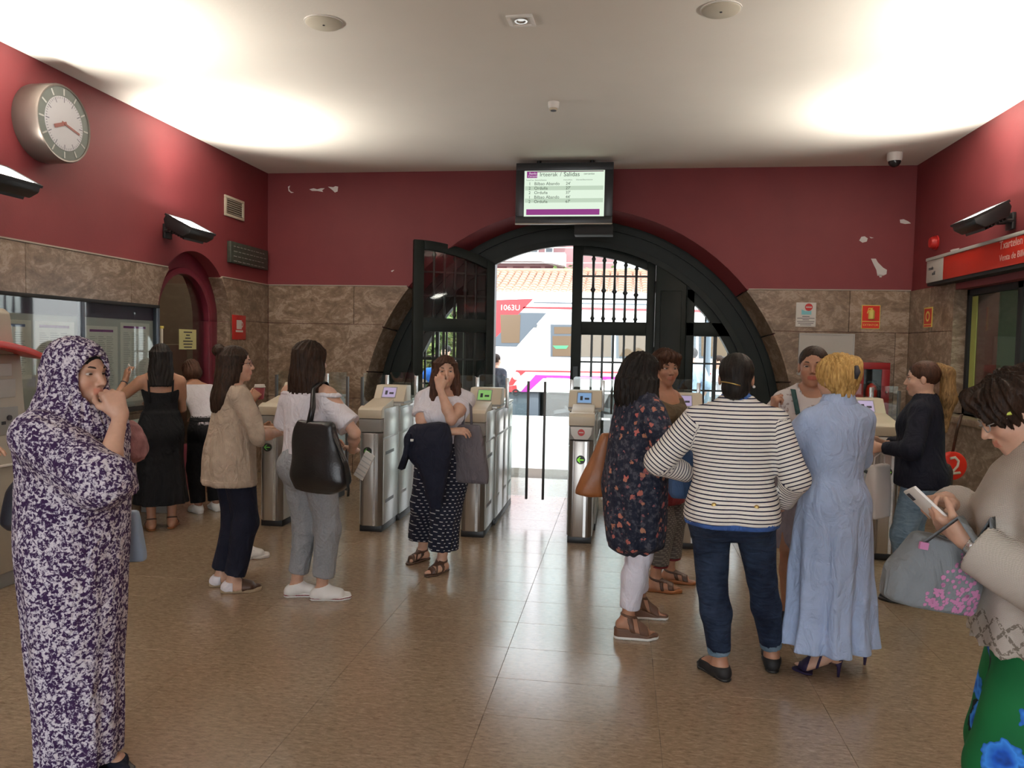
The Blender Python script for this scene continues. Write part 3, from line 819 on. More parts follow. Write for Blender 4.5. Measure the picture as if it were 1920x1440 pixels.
# ---- vent and plaque on the left wall
t = thing('vent_grille', 'small cream vent grille high on the left red wall', 'vent', (XL, 8.34, 3.13))
mb = MB()
for a, b, c, d in ((-.22, .22, .085, .115), (-.22, .22, -.115, -.085), (-.22, -.18, -.085, .085), (.18, .22, -.085, .085)): mb.box(0, .02, a, b, c, d)
mb.build('frame', 'cream', t, bev=.004); MB().box(0, .006, -.18, .18, -.085, .085).build('backing', mat('vent_dark', (.08, .06, .04), .7), t)
for k in range(7):
    MB().box(.006, .014, -.18, .18, -.075+k*.024, -.066+k*.024).build('slat', 'beige', t)
t = thing('stone_plaque', 'dark stone plaque with worn lettering on the left red wall', 'plaque', (XL, 8.65, 2.61))
MB().box(0, .05, -.46, .46, -.11, .13).build('slab', mat('dark_slate', (.040, .048, .036), .5, var=.4, vscale=20), t, bev=.006)
random.seed(3)
for k in range(4):
    mb = MB(); y = -.4
    while y < .36:
        l = random.uniform(.03, .09); mb.box(.0495, .0512, y, y+l, .075-k*.055, .083-k*.055); y += l+.025
    mb.build('carved_line', 'grey', t)

# ---- coffee cup sign
a = at(435, 590, 0, XL+.022); b = at(460, 637, 0, XL+.022); cy, cz = (a[1]+b[1])/2, (a[2]+b[2])/2
t = thing('coffee_sign', 'red sign with a white coffee cup beside the café doorway', 'sign', (XL+.021, cy, cz))
hw, hh = abs(b[1]-a[1])/2, abs(a[2]-b[2])/2
MB().box(0, .008, -hw, hw, -hh, hh).build('plate', 'red', t, bev=.003)
MB().box(.008, .0095, -.065, .055, -.02, .085).build('cup', 'paper', t, bev=.0)
mb = MB().ring(.055, .035, .022, .036, .008, .0095, -PI/2, PI/2, 12); mb.v = [(v[1], v[0], v[2]) for v in mb.v]; mb.build('cup_handle', 'paper', t)
MB().box(.008, .0095, -.085, .085, -.055, -.032).build('saucer', 'paper', t)

# ---- departures monitor
MY = 8.62
a = at(968, 306, 1, MY); b = at(1148, 418, 1, MY); mw, mh = (b[0]-a[0]), (a[2]-b[2]); mx, mz = (a[0]+b[0])/2, (a[2]+b[2])/2
t = thing('departures_monitor', 'black framed departures screen hanging above the station arch', 'monitor', (mx, MY, mz))
fr = MB()
ix, iz0, iz1 = mw/2-.095, -mh/2+.075, mh/2-.085
fr.box(-mw/2, mw/2, 0, .03, iz1, mh/2).box(-mw/2, mw/2, 0, .03, -mh/2, iz0).box(-mw/2, -ix, 0, .03, iz0, iz1).box(ix, mw/2, 0, .03, iz0, iz1)
fr.build('bezel', mat('bezel_black', (.016, .018, .022), .35), t, bev=.006)
MB().box(-mw/2+.01, mw/2-.01, .02, .26, -mh/2+.02, mh/2-.0).build('housing', 'black', t, bev=.01)
MB().box(-mw/2, mw/2, -.004, .03, -mh/2-.012, -mh/2).build('lower_lip', 'beige', t)
for q_ in (-.3, .3): MB().tube([(q_, .15, mh/2-.01), (q_, .15, ZC-mz)], .025, 10).build('ceiling_bracket', 'black', t)
MB().box(.12, mw/2+.01, .06, .24, -mh/2-.12, -mh/2-.012).build('cable_box', 'blackm', t, bev=.006)
sm = glow('screen_white', (.80, .95, .78), .95)
sc = MB().box(-ix, ix, .012, .018, iz0, iz1).build('screen', sm, t)
sp = glow('screen_purple', (.36, .045, .30), .75); sg = glow('screen_band', (.66, .82, .64), .80); st_ = glow('screen_text', (.06, .10, .07), .5)
W2 = ix*2; H2 = iz1-iz0
def sx(f): return -ix+W2*f
def sz(f): return iz1-H2*f
MB().box(sx(.03), sx(.945), .010, .012, sz(.965), sz(.84)).build('purple_bar', sp, sc)
MB().box(sx(.03), sx(.16), .010, .012, sz(.155), sz(.02)).build('logo_block', sp, sc)
MB().box(sx(.03), sx(.985), .010, .012, sz(.03), sz(.012)).build('top_rule', glow('screen_brown', (.25, .1, .16), .5), sc)
for f in (.335, .605): MB().box(sx(.01), sx(.985), .011, .012, sz(f+.09), sz(f)).build('row_band', sg, sc)
def scr(body, fx, fz, size, m=None, al='LEFT'): text(body, 'lettering', size, (sx(fx), .0095, sz(fz)), RX, m or st_, sc, al, .0004)
slt = glow('screen_light_text', (.9, .8, .9), .9)
scr('Renfe', .058, .06, .036, slt); scr('Cercanías', .045, .118, .030, slt)
scr('Irteerak', .19, .085, .062); scr('/', .445, .085, .062); scr('Salidas', .49, .085, .068); scr('cercanías', .74, .075, .032)
scr('Trena/Tren  Norantz/Destino', .02, .205, .019); scr('Irteera/Hora', .49, .205, .019); scr('Oharrak/Observaciones', .645, .205, .019)
for k, (n_, d_, m_) in enumerate((('1', 'Bilbao Abando', "24'"), ('2', 'Orduña', "27'"), ('2', 'Orduña', "37'"), ('1', 'Bilbao Abando', "44'"), ('2', 'Orduña', "67'"))):
    z = .285+k*.0975; scr(n_, .055, z, .046); scr(d_, .125, z, .048); scr(m_, .52, z, .046)

# ---- red ticket office sign
SX0, SX1 = XR-.14, XR
fp = lambda px, py: at(px, py, 0, XR-.14)
ya, yb_ = fp(1737, 510)[1], fp(1768, 505)[1]; sa, sb = fp(1738, 531)[2], fp(1737, 491)[2]
t = thing('ticket_office_sign', 'long red illuminated sign box over the ticket window', 'sign', (XR, 0, 0))
MB().box(-.14, 0, 3.2, yb_, sa, sb).build('red_box', 'redsign', t, bev=.004)
MB().box(-.14, 0, yb_+.002, ya, sa, sb).build('white_end', mat('sign_white', (.52, .50, .46), .5), t, bev=.004)
MB().box(-.152, 0, 3.2, ya, sb, sb+.03).build('top_trim', 'papergrey', t, bev=.004)
MB().box(-.13, 0, 3.2, ya-.01, sa-.03, sa).build('under_trim', 'blackm', t)
text('renfe', 'lettering', .055, (-.1415, ya-.06, sa+.14), RRW, 'ink', t); text('adif', 'lettering', .055, (-.1415, ya-.15, sa+.085), RRW, 'ink', t)
lp = mat('sign_lettering', (.80, .55, .50), .5)
text('Txartelen Salmenta', 'lettering', .095, (-.1415, fp(1874, 470)[1], sa+.178), RRW, lp, t); text('Venta de Billetes', 'lettering', .075, (-.1415, fp(1874, 480)[1], sa+.075), RRW, lp, t)

# ---- notices on the back wall, right of the arch
def back_sign(name, label, px0, py0, px1, py1, m, th=.006, cat='sign', y=None):
    y = YB-TH-.001 if y is None else y
    a = at(px0, py0, 1, y); b = at(px1, py1, 1, y); cx, cz = (a[0]+b[0])/2, (a[2]+b[2])/2
    hw, hh = abs(b[0]-a[0])/2, abs(a[2]-b[2])/2
    t = thing(name, label, cat, (cx, y, cz)); MB().box(-hw, hw, -th, 0, -hh, hh).build('plate', m, t, bev=.0015, segs=1)
    return t, hw, hh
def disc(name, m, par, x, z, r, y0, y1): return MB().lathe([(r, y0), (r, y1)], 28, (x, 0, z), 'y').build(name, m, par)
t, hw, hh = back_sign('no_entry_notice', 'white notice with red no-entry disc and blue print beside the arch', 1493, 567, 1529, 613, 'paper')
disc('no_entry_disc', 'red', t, .028, .085, .042, -.0075, -.006); MB().box(-.004, .060, -.0085, -.0075, .079, .091).build('white_bar', 'paper', t)
MB().prism([(-.05, -.0), (.058, -.0), (.058, .045), (-.01, .04), (-.05, .06)], 1, -.0072, -.006).build('blue_print', 'cyan', t)
for k, w_ in enumerate((.08, .19, .07, .19, .17, .12)): MB().box(-w_/2, w_/2, -.0072, -.006, -.022-k*.019-.003, -.022-k*.019+.003).build('print_line', 'ink', t)
t, hw, hh = back_sign('extinguisher_sign', 'red and yellow fire extinguisher sign above the red cabinet', 1616, 572, 1649, 617, 'yellow')
MB().box(-hw+.008, hw-.008, -.0075, -.006, -.045, hh-.008).build('red_field', 'redsign', t); MB().box(-hw+.008, hw-.008, -.0075, -.006, -hh+.008, -.055).build('red_band', 'redsign', t)
MB().lathe([(.030, -.025), (.034, -.02), (.034, .065), (.022, .082), (.010, .086), (.010, .098)], 16, (.005, -.0075, 0)).build('extinguisher_symbol', 'yellow', t)
MB().box(-.028, .02, -.0088, -.0074, .095, .103).build('symbol_lever', 'yellow', t); MB().tube([(-.026, -.008, .098), (-.040, -.008, .04)], .004, 6).build('symbol_hose', 'yellow', t)
text('EXTINTOR', 'lettering', .034, (0, -.0078, -.090), RX, 'yellow', t, 'CENTER')
t, hw, hh = back_sign('white_poster_board', 'white poster board in a thin frame behind the lace-topped woman', 1500, 627, 1597, 703, mat('board_white', (.50, .475, .435), .6), .012, 'poster')
mb = MB().box(-hw-.012, hw+.012, -.02, 0, hh, hh+.014).box(-hw-.012, -hw, -.02, 0, -hh, hh).box(hw, hw+.012, -.02, 0, -hh, hh).box(-hw-.012, hw+.012, -.02, 0, -hh-.014, -hh)
mb.build('frame', 'papergrey', t)
for k, (x, z, w_) in enumerate(((.02, .15, .07), (-.12, .06, .2), (.02, .03, .22), (.06, -.03, .1), (-.02, -.06, .2), (.05, -.1, .2))): MB().box(x-w_/2, x+w_/2, -.0132, -.012, z, z+.006).build('print_line', 'papergrey', t)
# fire cabinet with extinguisher
y = YB-TH; a = at(1606, 679, 1, y-.17); b = at(1665, 790, 1, y-.17); cx, cz = (a[0]+b[0])/2, (a[2]+b[2])/2; hw, hh = (b[0]-a[0])/2, (a[2]-b[2])/2
t = thing('fire_cabinet', 'red wall cabinet with a glazed door holding a fire extinguisher', 'cabinet', (cx, y, cz))
mb = MB().box(-hw, hw, -.17, -.16, hh-.075, hh).box(-hw, hw, -.17, -.16, -hh, -hh+.075).box(-hw, -hw+.085, -.17, -.16, -hh+.075, hh-.075).box(hw-.085, hw, -.17, -.16, -hh+.075, hh-.075)
mb.build('door_frame', mat('cabinet_red', (.27, .016, .020), .4), t, bev=.003)
mb = MB().box(-hw, -hw+.012, -.16, 0, -hh, hh).box(hw-.012, hw, -.16, 0, -hh, hh).box(-hw, hw, -.16, 0, hh-.012, hh).box(-hw, hw, -.16, 0, -hh, -hh+.012)
mb.build('case', bpy.data.materials['cabinet_red'], t); MB().box(-hw+.012, hw-.012, -.012, 0, -hh+.012, hh-.012).build('back_panel', mat('cabinet_inside', (.05, .04, .035), .7), t)
MB().box(-hw+.08, hw-.08, -.166, -.162, -hh+.07, hh-.07).build('pane', 'paneglass', t)
MB().lathe([(.008, -.01), (.012, .01)], 10, (hw-.03, -.18, 0), 'y').build('lock', 'steel', t)
e = thing('fire_extinguisher', 'red fire extinguisher with pale label inside the glazed cabinet', 'extinguisher', (cx+.015, y-.085, cz-hh+.014))
MB().lathe([(.055, 0), (.06, .01), (.06, .33), (.045, .375), (.02, .39), (.02, .40)], 20).build('bottle', 'redsign', e, smooth='auto')
MB().lathe([(.0605, .10), (.0605, .25)], 20).build('label_band', 'paper', e, smooth='auto'); MB().box(-.05, .05, -.012, .012, .40, .43).build('handle', 'black', e, bev=.004)
MB().tube([(.02, 0, .41), (.08, -.02, .36), (.075, -.02, .15), (.07, -.02, .06)], .010, 8).build('hose', 'black', e)
# small items near the right corner
a = at(1723, 613, 1, YB-TH); t = thing('wall_sensor', 'small white sensor box on the marble near the right corner', 'sensor', (a[0], YB-TH, a[2]-.04))
MB().box(-.05, .05, -.05, 0, -.05, .06).build('case', 'white', t, bev=.008); MB().box(-.012, .03, -.054, -.05, .02, .04).build('lens', 'ink', t)
a = at(1741, 595, 0, XR-TH); t = thing('hose_sign', 'narrow red and yellow fire sign on the right wall corner', 'sign', (XR-TH-.001, a[1], a[2]))
MB().box(-.006, 0, -.11, .11, -.105, .105).build('plate', 'yellow', t); MB().box(-.0075, -.006, -.095, .095, -.07, .09).build('red_field', 'redsign', t); MB().box(-.0075, -.006, -.095, .095, -.098, -.08).build('red_band', 'redsign', t)
mb = MB().ring(0, .01, .035, .055, -.0088, -.0074, 0, 2*PI, 20); mb.v = [(v[1], v[0], v[2]) for v in mb.v]; mb.build('hose_symbol', 'yellow', t)
a = at(1756, 455, 0, XR); t = thing('alarm_bell', 'small round red alarm sounder high in the right corner', 'alarm', (XR, a[1], a[2]))
MB().lathe([(.065, 0), (.065, -.04), (.05, -.065), (.0, -.07)], 20, axis='x').build('dome', 'red', t, smooth='auto'); MB().lathe([(.075, 0), (.075, -.015)], 20, axis='x').build('base', 'red', t)
a = at(1728, 685, 1, YB-TH); t = thing('call_point', 'small red call point on the marble above the ponytail', 'alarm', (a[0], YB-TH, a[2]))
MB().box(-.045, .045, -.05, 0, -.045, .045).build('case', 'red', t, bev=.006); MB().box(-.028, .028, -.053, -.05, -.028, .028).build('press_plate', 'paper', t)

# ---- ceiling items
for px, py, lab in ((607, 42, 'round cream loudspeaker on the ceiling nearer the clock wall'), (1352, 17, 'round cream loudspeaker on the ceiling nearer the ticket window')):
    p = at(px, py, 2, ZC); t = thing('ceiling_speaker', lab, 'speaker', (p[0], p[1], ZC), 0, 'round ceiling loudspeakers')
    MB().lathe([(.118, 0), (.118, -.009), (.108, -.016), (.0, -.018)], 32).build('cover', mat('speaker_cream', (.56, .53, .44), .6), t, smooth='auto')
    MB().lathe([(.126, 0), (.126, -.006)], 32).build('rim', 'white', t); MB().lathe([(.008, -.017), (.008, -.021)], 10).build('screw', 'ink', t)
p = at(977, 37, 2, ZC); t = thing('ceiling_spotlight', 'small square recessed ceiling spotlight fitting, switched off', 'spotlight', (p[0], p[1], ZC), -.05)
mb = MB().box(-.085, .085, .06, .085, -.014, 0).box(-.085, .085, -.085, -.06, -.014, 0).box(-.085, -.06, -.06, .06, -.014, 0).box(.06, .085, -.06, .06, -.014, 0)
mb.build('frame', 'white', t, bev=.003); MB().box(-.06, .06, -.06, .06, -.004, 0).build('plate', 'white', t); MB().lathe([(.042, 0), (.042, -.012), (.03, -.012), (.022, -.005)], 20).build('bulb', 'steel_lt', t, smooth='auto')
p = at(1038, 192, 2, ZC); t = thing('smoke_detector', 'small cream smoke detector in the middle of the ceiling', 'detector', (p[0], p[1], ZC))
MB().lathe([(.05, 0), (.05, -.025), (.042, -.05), (.03, -.055)], 20).build('body', 'white', t, smooth='auto'); MB().lathe([(.036, -.050), (.036, -.066), (.028, -.07)], 20).build('sensor_ring', 'cream', t, smooth='auto'); MB().lathe([(.026, -.068), (.026, -.072)], 16).build('sensing_slot', 'ink', t)
p = at(1678, 287, 2, ZC); t = thing('dome_camera', 'white dome security camera on the ceiling in the right corner', 'camera', (p[0], p[1], ZC))
MB().lathe([(.075, 0), (.075, -.06), (.068, -.085)], 24).build('base', 'white', t, smooth='auto')
MB().lathe([(.062, -.083)]+[(.062*math.cos(k*PI/16), -.085-.062*math.sin(k*PI/16)) for k in range(1, 9)], 24).build('dome', mat('smoked_dome', (.02, .02, .022), .1), t, smooth='auto')

# ---- notice board on the left wall (a glazed case full of timetables)
BY0, BY1, BZ0, BZ1 = 4.70, 6.79, .96, 1.94
t = thing('notice_board', 'long glazed notice board of timetables on the left marble wall', 'noticeboard', (XL+.02, 0, 0))
MB().box(0, .02, BY0, BY1, BZ0, BZ1).build('back_panel', mat('board_back', (.46, .46, .44), .6), t)
MB().box(.02, .024, BY0, BY1, BZ1-.15, BZ1-.03).build('header_strip', mat('header_purple', (.045, .022, .045), .5), t)
alu = mat('grey_aluminium', (.10, .12, .15), .4, .5)
for a, b, c, d in ((BY0, BY1, BZ1-.03, BZ1), (BY0, BY1, BZ0, BZ0+.04), (BY0, BY0+.04, BZ0+.04, BZ1-.03), (BY1-.05, BY1, BZ0+.04, BZ1-.03), (5.72, 5.76, BZ0+.04, BZ1-.03)):
    MB().box(0, .06, a, b, c, d).build('case_frame', alu if b-a < 1 else 'blackm', t, bev=.003)
MB().box(.05, .054, BY0+.04, BY1-.05, BZ0+.04, BZ1-.03).build('pane', 'board_glass', t)
random.seed(11)
sheets = [(4.78, 5.22, 1.30, 1.74, 'wide timetable sheet with a blue heading'), (5.26, 5.68, 1.22, 1.74, 'pale timetable sheet with a dark heading'), (5.82, 6.22, 1.16, 1.72, 'white timetable sheet with three columns'), (6.26, 6.68, 1.05, 1.76, 'tall white timetable sheet nearest the doorway')]
for a, b, c, d, lab in sheets:
    s = tag(MB().box(XL+.0405, XL+.043, a, b, c, d).build('timetable', 'paper'), lab+' inside the notice board', 'poster', 'timetables in the notice board')
    MB().box(XL+.043, XL+.0438, a+.04, b-.06, d-.05, d-.03).build('heading', 'purple' if a > 5 else mat('blue_print', (.12, .16, .32), .6), s)
    nc = 3; cw = (b-a-.08)/nc
    for k in range(nc):
        mb = MB(); z = d-.09
        while z > c+.04:
            wv = random.uniform(.5, .9)*cw; mb.box(XL+.043, XL+.0436, a+.04+k*cw, a+.04+k*cw+wv, z-.004, z); z -= .016
        mb.build('print_column', 'grey', s)
t = thing('pale_pipe_cover', 'pale cream upright cover strip between notice board and café doorway', 'cover', (XL+.02, 6.83, 0))
MB().box(0, .05, -.0, .03, .93, 1.72).build('strip', 'cream', t, bev=.004); MB().box(0, .055, -.004, .034, 1.72, 1.745).build('cap', 'yellow', t, bev=.003)
# counter under the notice board
t = thing('side_counter', 'pale green counter with grey front under the notice board', 'counter', (XL+.03, 0, 0))
MB().box(0, .30, 5.15, 6.66, .84, .88).build('worktop', mat('pale_green_laminate', (.50, .60, .56), .35), t, bev=.006)
MB().box(0, .27, 5.2, 6.62, .66, .84).build('apron', mat('teal_panel', (.26, .34, .33), .4), t, bev=.004)
for y in (5.22, 6.56): MB().box(0, .26, y, y+.04, 0, .66).build('leg_panel', 'grey', t, bev=.004)

# ---- ticket machine
mx1, my0, my1 = -3.87, 3.45, 4.62
t = thing('ticket_machine', 'beige ticket vending machine with curved red hood at the left edge', 'ticket machine', (-4.40, 0, 0))
D_ = mx1+4.40
MB().prism([(0, .10), (D_, .10), (D_+.02, .66), (D_-.06, .98), (D_-.10, 1.50), (0, 1.50)], 1, my0, my1).build('body', 'beige', t, bev=.012)
MB().box(0, D_-.03, my0+.02, my1-.02, 0, .10).build('plinth', 'grey', t, bev=.004)
MB().prism([(0, 1.50), (D_-.09, 1.50), (D_-.12, 1.77), (D_-.16, 1.80), (0, 1.80)], 1, my0+.0, my1-.06).build('top_cabinet', 'beige', t, bev=.012)
mb = MB(); n = 12; vs = []
for i in range(n+1):
    f = i/n; y = my0+(my1+.05-my0)*f; z = 1.60-.09*(f*2-1)**2; x = D_+.10-.07*(f*2-1)**2
    vs += [(D_-.13, y, z+.03), (x, y, z-.005), (x, y, z-.045), (D_-.13, y, z-.03)]
fs = [(i*4+k, (i+1)*4+k, (i+1)*4+(k+1) % 4, i*4+(k+1) % 4) for i in range(n) for k in range(4)]+[(0, 1, 2, 3), (n*4+3, n*4+2, n*4+1, n*4)]
mb.add(vs, fs).build('hood', mat('hood_red', (.62, .055, .045), .35), t, bev=.004)
led = MB().box(D_-.108, D_-.096, 3.75, 4.36, 1.645, 1.725).build('led_display', 'black', t); led.rotation_euler = (0, 0, 0)
text('-SBX', 'lettering', .075, (D_-.0945, 4.335, 1.685), RLW, glow('led_orange', (1, .38, .03), 2.2), t, 'RIGHT')
xs = lambda z: D_-.06-.04*(z-.98)/.52
for y0_, y1_, z0_, z1_, m, nm in ((4.10, 4.26, 1.28, 1.40, 'red', 'red_plate'), (4.06, 4.3, 1.235, 1.275, 'white', 'slot_surround'), (4.36, 4.52, 1.36, 1.44, 'papergrey', 'label_plate'), (4.12, 4.26, 1.42, 1.49, 'papergrey', 'label_plate'), (4.38, 4.54, 1.22, 1.34, 'papergrey', 'instruction_plate'), (4.06, 4.30, 1.0, 1.23, 'grey', 'keypad_panel'), (3.55, 4.0, 1.05, 1.45, 'black', 'touch_screen'), (4.38, 4.54, .98, 1.16, 'grey', 'card_panel')):
    zc_ = (z0_+z1_)/2; MB().box(xs(zc_)-.02, xs(zc_)+.012, y0_, y1_, z0_, z1_).build(nm, m, t, bev=.004)
MB().box(xs(1.33)+.012, xs(1.33)+.014, 4.13, 4.23, 1.295, 1.315).build('coin_slot', 'ink', t)
for k in range(3): MB().box(xs(1.33)+.012, xs(1.33)+.0135, 4.12, 4.24, 1.335+.02*k, 1.341+.02*k).build('print_line', 'paper', t)
MB().box(xs(1.1)+.012, xs(1.1)+.02, 4.40, 4.43, 1.05, 1.07).build('card_slot', 'ink', t); MB().lathe([(.018, xs(1.1)), (.018, xs(1.1)+.025)], 12, (0, 4.46, 1.09), 'x').build('knob', 'ink', t)
MB().box(xs(1.0)-.01, xs(1.0)+.02, 4.0, 4.12, .9, 1.06).build('green_panel', mat('leaf_green', (.33, .42, .10), .5), t, bev=.004)
MB().box(D_-.05, D_+.012, my0+.05, my1-.03, .79, .80).build('seam', 'paper', t)
MB().box(D_-.01, D_+.024, 4.0, 4.03, .56, .64).build('door_lock', 'ink', t)

# ================================================================== TICKET GATES
scr_m = {'lilac': glow('screen_lilac', (.50, .40, .62), .75), 'green': glow('screen_green', (.30, .62, .18), .7), 'blue': glow('screen_blue', (.25, .42, .68), .8)}
arrow_g = glow('arrow_green', (.25, .75, .04), .9); arrow_d = glow('arrow_dim', (.10, .30, .04), .5)
GY = 6.28
def gate(x, scol, bright, left, right, stop, label):
    t = thing('ticket_gate', label, 'gate', (x, GY, 0), 0, 'ticket gates across the hall')
    w = .098
    # front column
    MB().box(-w, w, .03, .50, 0, .055).build('plinth', 'black', t, bev=.003)
    MB().prism([(-w, .04), (-w+.03, 0), (w-.03, 0), (w, .04), (w, .5), (-w, .5)], 2, .055, .855).build('front_column', 'steel_dk', t, bev=.003)
    MB().box(-w*.55, w*.55, -.006, .004, .06, .85).build('front_panel', 'steel', t, bev=.003)
    MB().box(w*.30, w*.52, -.0085, -.005, .06, .85).build('bright_strip', 'steel_lt', t)
    MB().prism([(0.0, .862), (-.02, .975), (.5, .975), (.5, .862)], 0, -w, w).build('front_head', 'grey', t, bev=.004)
    MB().prism([(-.025, .98), (-.025, 1.055), (.02, 1.075), (.06, 1.085), (.06, .98)], 0, -w-.006, w+.006).build('cream_nose', 'cream', t, bev=.006)
    MB().prism([(.06, 1.03), (.06, 1.075), (.36, 1.13), (.36, 1.03)], 0, -w+.004, w-.004).build('sloping_lid', 'cream', t, bev=.006)
    for s_ in (-1, 1):
        a, b = sorted((s_*w, s_*(w+.008)))
        MB().box(a, b, .05, .48, .06, .80).build('side_panel', 'side', t, bev=.002)
        MB().box(a, b, .05, .48, .815, 1.06).build('side_panel', 'side', t, bev=.002)
        a, b = sorted((s_*(w+.006), s_*(w+.0095)))
        for z in (.66, .24): MB().box(a, b, .10, .34, z, z+.028).build('slot', 'black', t)
    if stop:
        MB().prism([(-w+.010, .968), (w-.010, .968), (w-.016, .91), (w-.045, .868), (-w+.045, .868), (-w+.016, .91)], 1, -.030, -.005).build('white_shield', 'white', t, bev=.003)
        disc('stop_disc', 'red', t, 0, .926, .028, -.033, -.030); MB().box(-.019, .019, -.035, -.033, .922, .930).build('stop_bar', 'paper', t)
    d = disc('arrow_disc', 'black', t, -.02 if not stop else .0, .70, .036, -.018, -.006)
    ox = d.location; mb = MB(); cx = -.02 if not stop else 0.0
    for k, (p, q) in enumerate((((.025, .0), (-.026, 0)), ((-.026, 0), (-.004, .022)), ((-.026, 0), (-.004, -.022)))):
        mb.tube([(cx+p[0], -.0185, .70+p[1]), (cx+q[0], -.0185, .70+q[1])], .005 if bright else .003, 6)
    mb.build('arrow', arrow_g if bright else arrow_d, d)
    # rear housing
    W = .116
    MB().box(-W, W, .50, 1.52, 0, .055).build('plinth', 'black', t, bev=.003)
    MB().box(-W+.01, W-.01, .50, 1.52, .055, 1.05).build('rear_housing', 'side', t, bev=.01)
    for s_ in (-1, 1):
        for ya_, yb_ in ((.505, .91), (.914, 1.21), (1.214, 1.515)):
            a, b = sorted((s_*(W-.01), s_*W)); MB().box(a, b, ya_, yb_, .06, .80).build('side_panel', 'side', t, bev=.002); MB().box(a, b, ya_, yb_, .82, 1.03).build('side_panel', 'side', t, bev=.002)
            a, b = sorted((s_*(W-.002), s_*(W+.0015))); MB().box(a, b, ya_+.05, ya_+.22, .24, .262).build('slot', 'grey', t)
    MB().box(-W-.004, W+.004, .49, 1.53, 1.05, 1.075).build('top_cover', 'side', t, bev=.006)
    W = .145
    rd = MB().prism([(.50, 1.055), (.50, 1.10), (.60, 1.235), (.74, 1.235), (.74, 1.055)], 0, -W, W).build('reader', 'cream', t, bev=.008)
    # screen on the sloping face of the reader
    vy, vz = .10, .135; L = math.hypot(vy, vz); ny, nz = -vz/L, vy/L
    def F(u, f, o): return (u, .50+vy*f+ny*o, 1.10+vz*f+nz*o)
    def quad(u0, u1, f0, f1, o, th=.004):
        return [F(u0, f0, o), F(u1, f0, o), F(u1, f1, o), F(u0, f1, o), F(u0, f0, o-th), F(u1, f0, o-th), F(u1, f1, o-th), F(u0, f1, o-th)]
    bx = [(0, 1, 2, 3), (7, 6, 5, 4), (0, 4, 5, 1), (1, 5, 6, 2), (2, 6, 7, 3), (3, 7, 4, 0)]
    sb_ = MB().add(quad(-.075, .060, .16, .88, .003), bx).build('screen_bezel', 'grey', t)
    sv = MB().add(quad(-.066, .052, .21, .82, .0045), bx).build('screen', scr_m[scol], t)
    MB().add(quad(-.045, -.022, .36, .62, .0055), bx).build('screen_icon', 'ink', sv); MB().add(quad(-.005, .036, .40, .52, .0055), bx).build('screen_icon', 'ink', sv)
    MB().box(-W-.003, W+.003, .497, .745, 1.075, 1.092).build('reader_band', 'grey', t)  # narrow grey band around the reader near its base
    # glass screen and leaves at the middle
    yl = .92
    for s_ in (-1, 1): MB().box(s_*W-.016, s_*W+.016, yl-.014, yl+.014, 1.03, 1.315).build('glass_post', 'steel_lt', t, bev=.003)
    def rglass(x0, x1, z0, z1, r0, r1, name):
        pl = [(x0, z0), (x1, z0)]
        for (cx_, rr, a0) in ((x1, r1, 0), (x0, r0, PI/2)):
            if rr > 0:
                cc = cx_-rr if a0 == 0 else cx_+rr
                pl += [(cc+rr*math.cos(a0+k*PI/8), z1-rr+rr*math.sin(a0+k*PI/8)) for k in range(5)]
            else: pl.append((cx_, z1))
        return MB().prism(pl, 1, yl-.004, yl+.004).build(name, 'glass', t)
    rglass(-W+.012, W-.012, 1.07, 1.345, .03, .03, 'glass_screen')
    if left:
        rglass(-W-left, -W-.012, .20, 1.33, 0, .03, 'glass_leaf'); MB().box(-W-left-.022, -W-left, yl-.016, yl+.016, .17, 1.29).build('leaf_edge', mat('dark_seal', (.05, .045, .042), .45) if 'dark_seal' not in bpy.data.materials else bpy.data.materials['dark_seal'], t, bev=.002)
    if right:
        rglass(W+.012, W+right, .20, 1.33, .03, 0, 'glass_leaf'); MB().box(W+right, W+right+.022, yl-.016, yl+.016, .17, 1.29).build('leaf_edge', bpy.data.materials['dark_seal'] if 'dark_seal' in bpy.data.materials else 'black', t, bev=.002)
    MB().box(-.09, .09, 1.0, 1.48, 1.075, 1.09).build('rear_lid', 'steel_lt', t, bev=.004)
    return t
gate(-3.00, 'lilac', False, .22, .20, False, 'ticket gate at the far left end behind the beige cardigan woman')
gate(-2.10, 'lilac', False, .24, .22, False, 'ticket gate with lilac screen between the black tote and the dark jacket')
gate(-1.21, 'green', False, .22, .19, False, 'ticket gate with green screen behind the woman covering her face')
gate(-.31, 'blue', True, .24, .22, True, 'ticket gate with blue screen, white stop shield and bright green arrow')
gate(.56, 'lilac', False, .22, .30, False, 'ticket gate with lilac screen behind the striped jacket')
gate(2.06, 'lilac', True, .30, .22, True, 'wide-lane ticket gate beside the navy blazer woman')
# ================================================================== OUTSIDE: platform, train, buildings, trees
plat_m = mat('platform_concrete', (.62, .60, .57), .7, var=.06, vscale=2, kind='World')
g1 = struct(MB().box(-40, 40, 10.1, 18.0, -1.2, -.02).build('platform_floor', plat_m))
for k in range(13):
    pass
struct(MB().box(-40, 40, 17.3, 17.45, -.02, -.012).build('platform_line', mat('line_yellow', (.75, .62, .25), .6)))
struct(MB().box(-60, 60, 18.0, 60, -1.3, -1.15).build('track_ground', mat('ballast', (.20, .18, .165), .9, var=.35, vscale=30, kind='World')))
struct(MB().box(-60, 60, -25, YR-.3, -.12, -.01).build('street_ground', plat_m))
rl = mat('rail_steel', (.25, .2, .17), .4, .6)
for y in (18.9, 20.35, 22.3, 23.75): struct(MB().box(-40, 40, y-.035, y+.035, -1.15, -1.0).build('rail', rl))

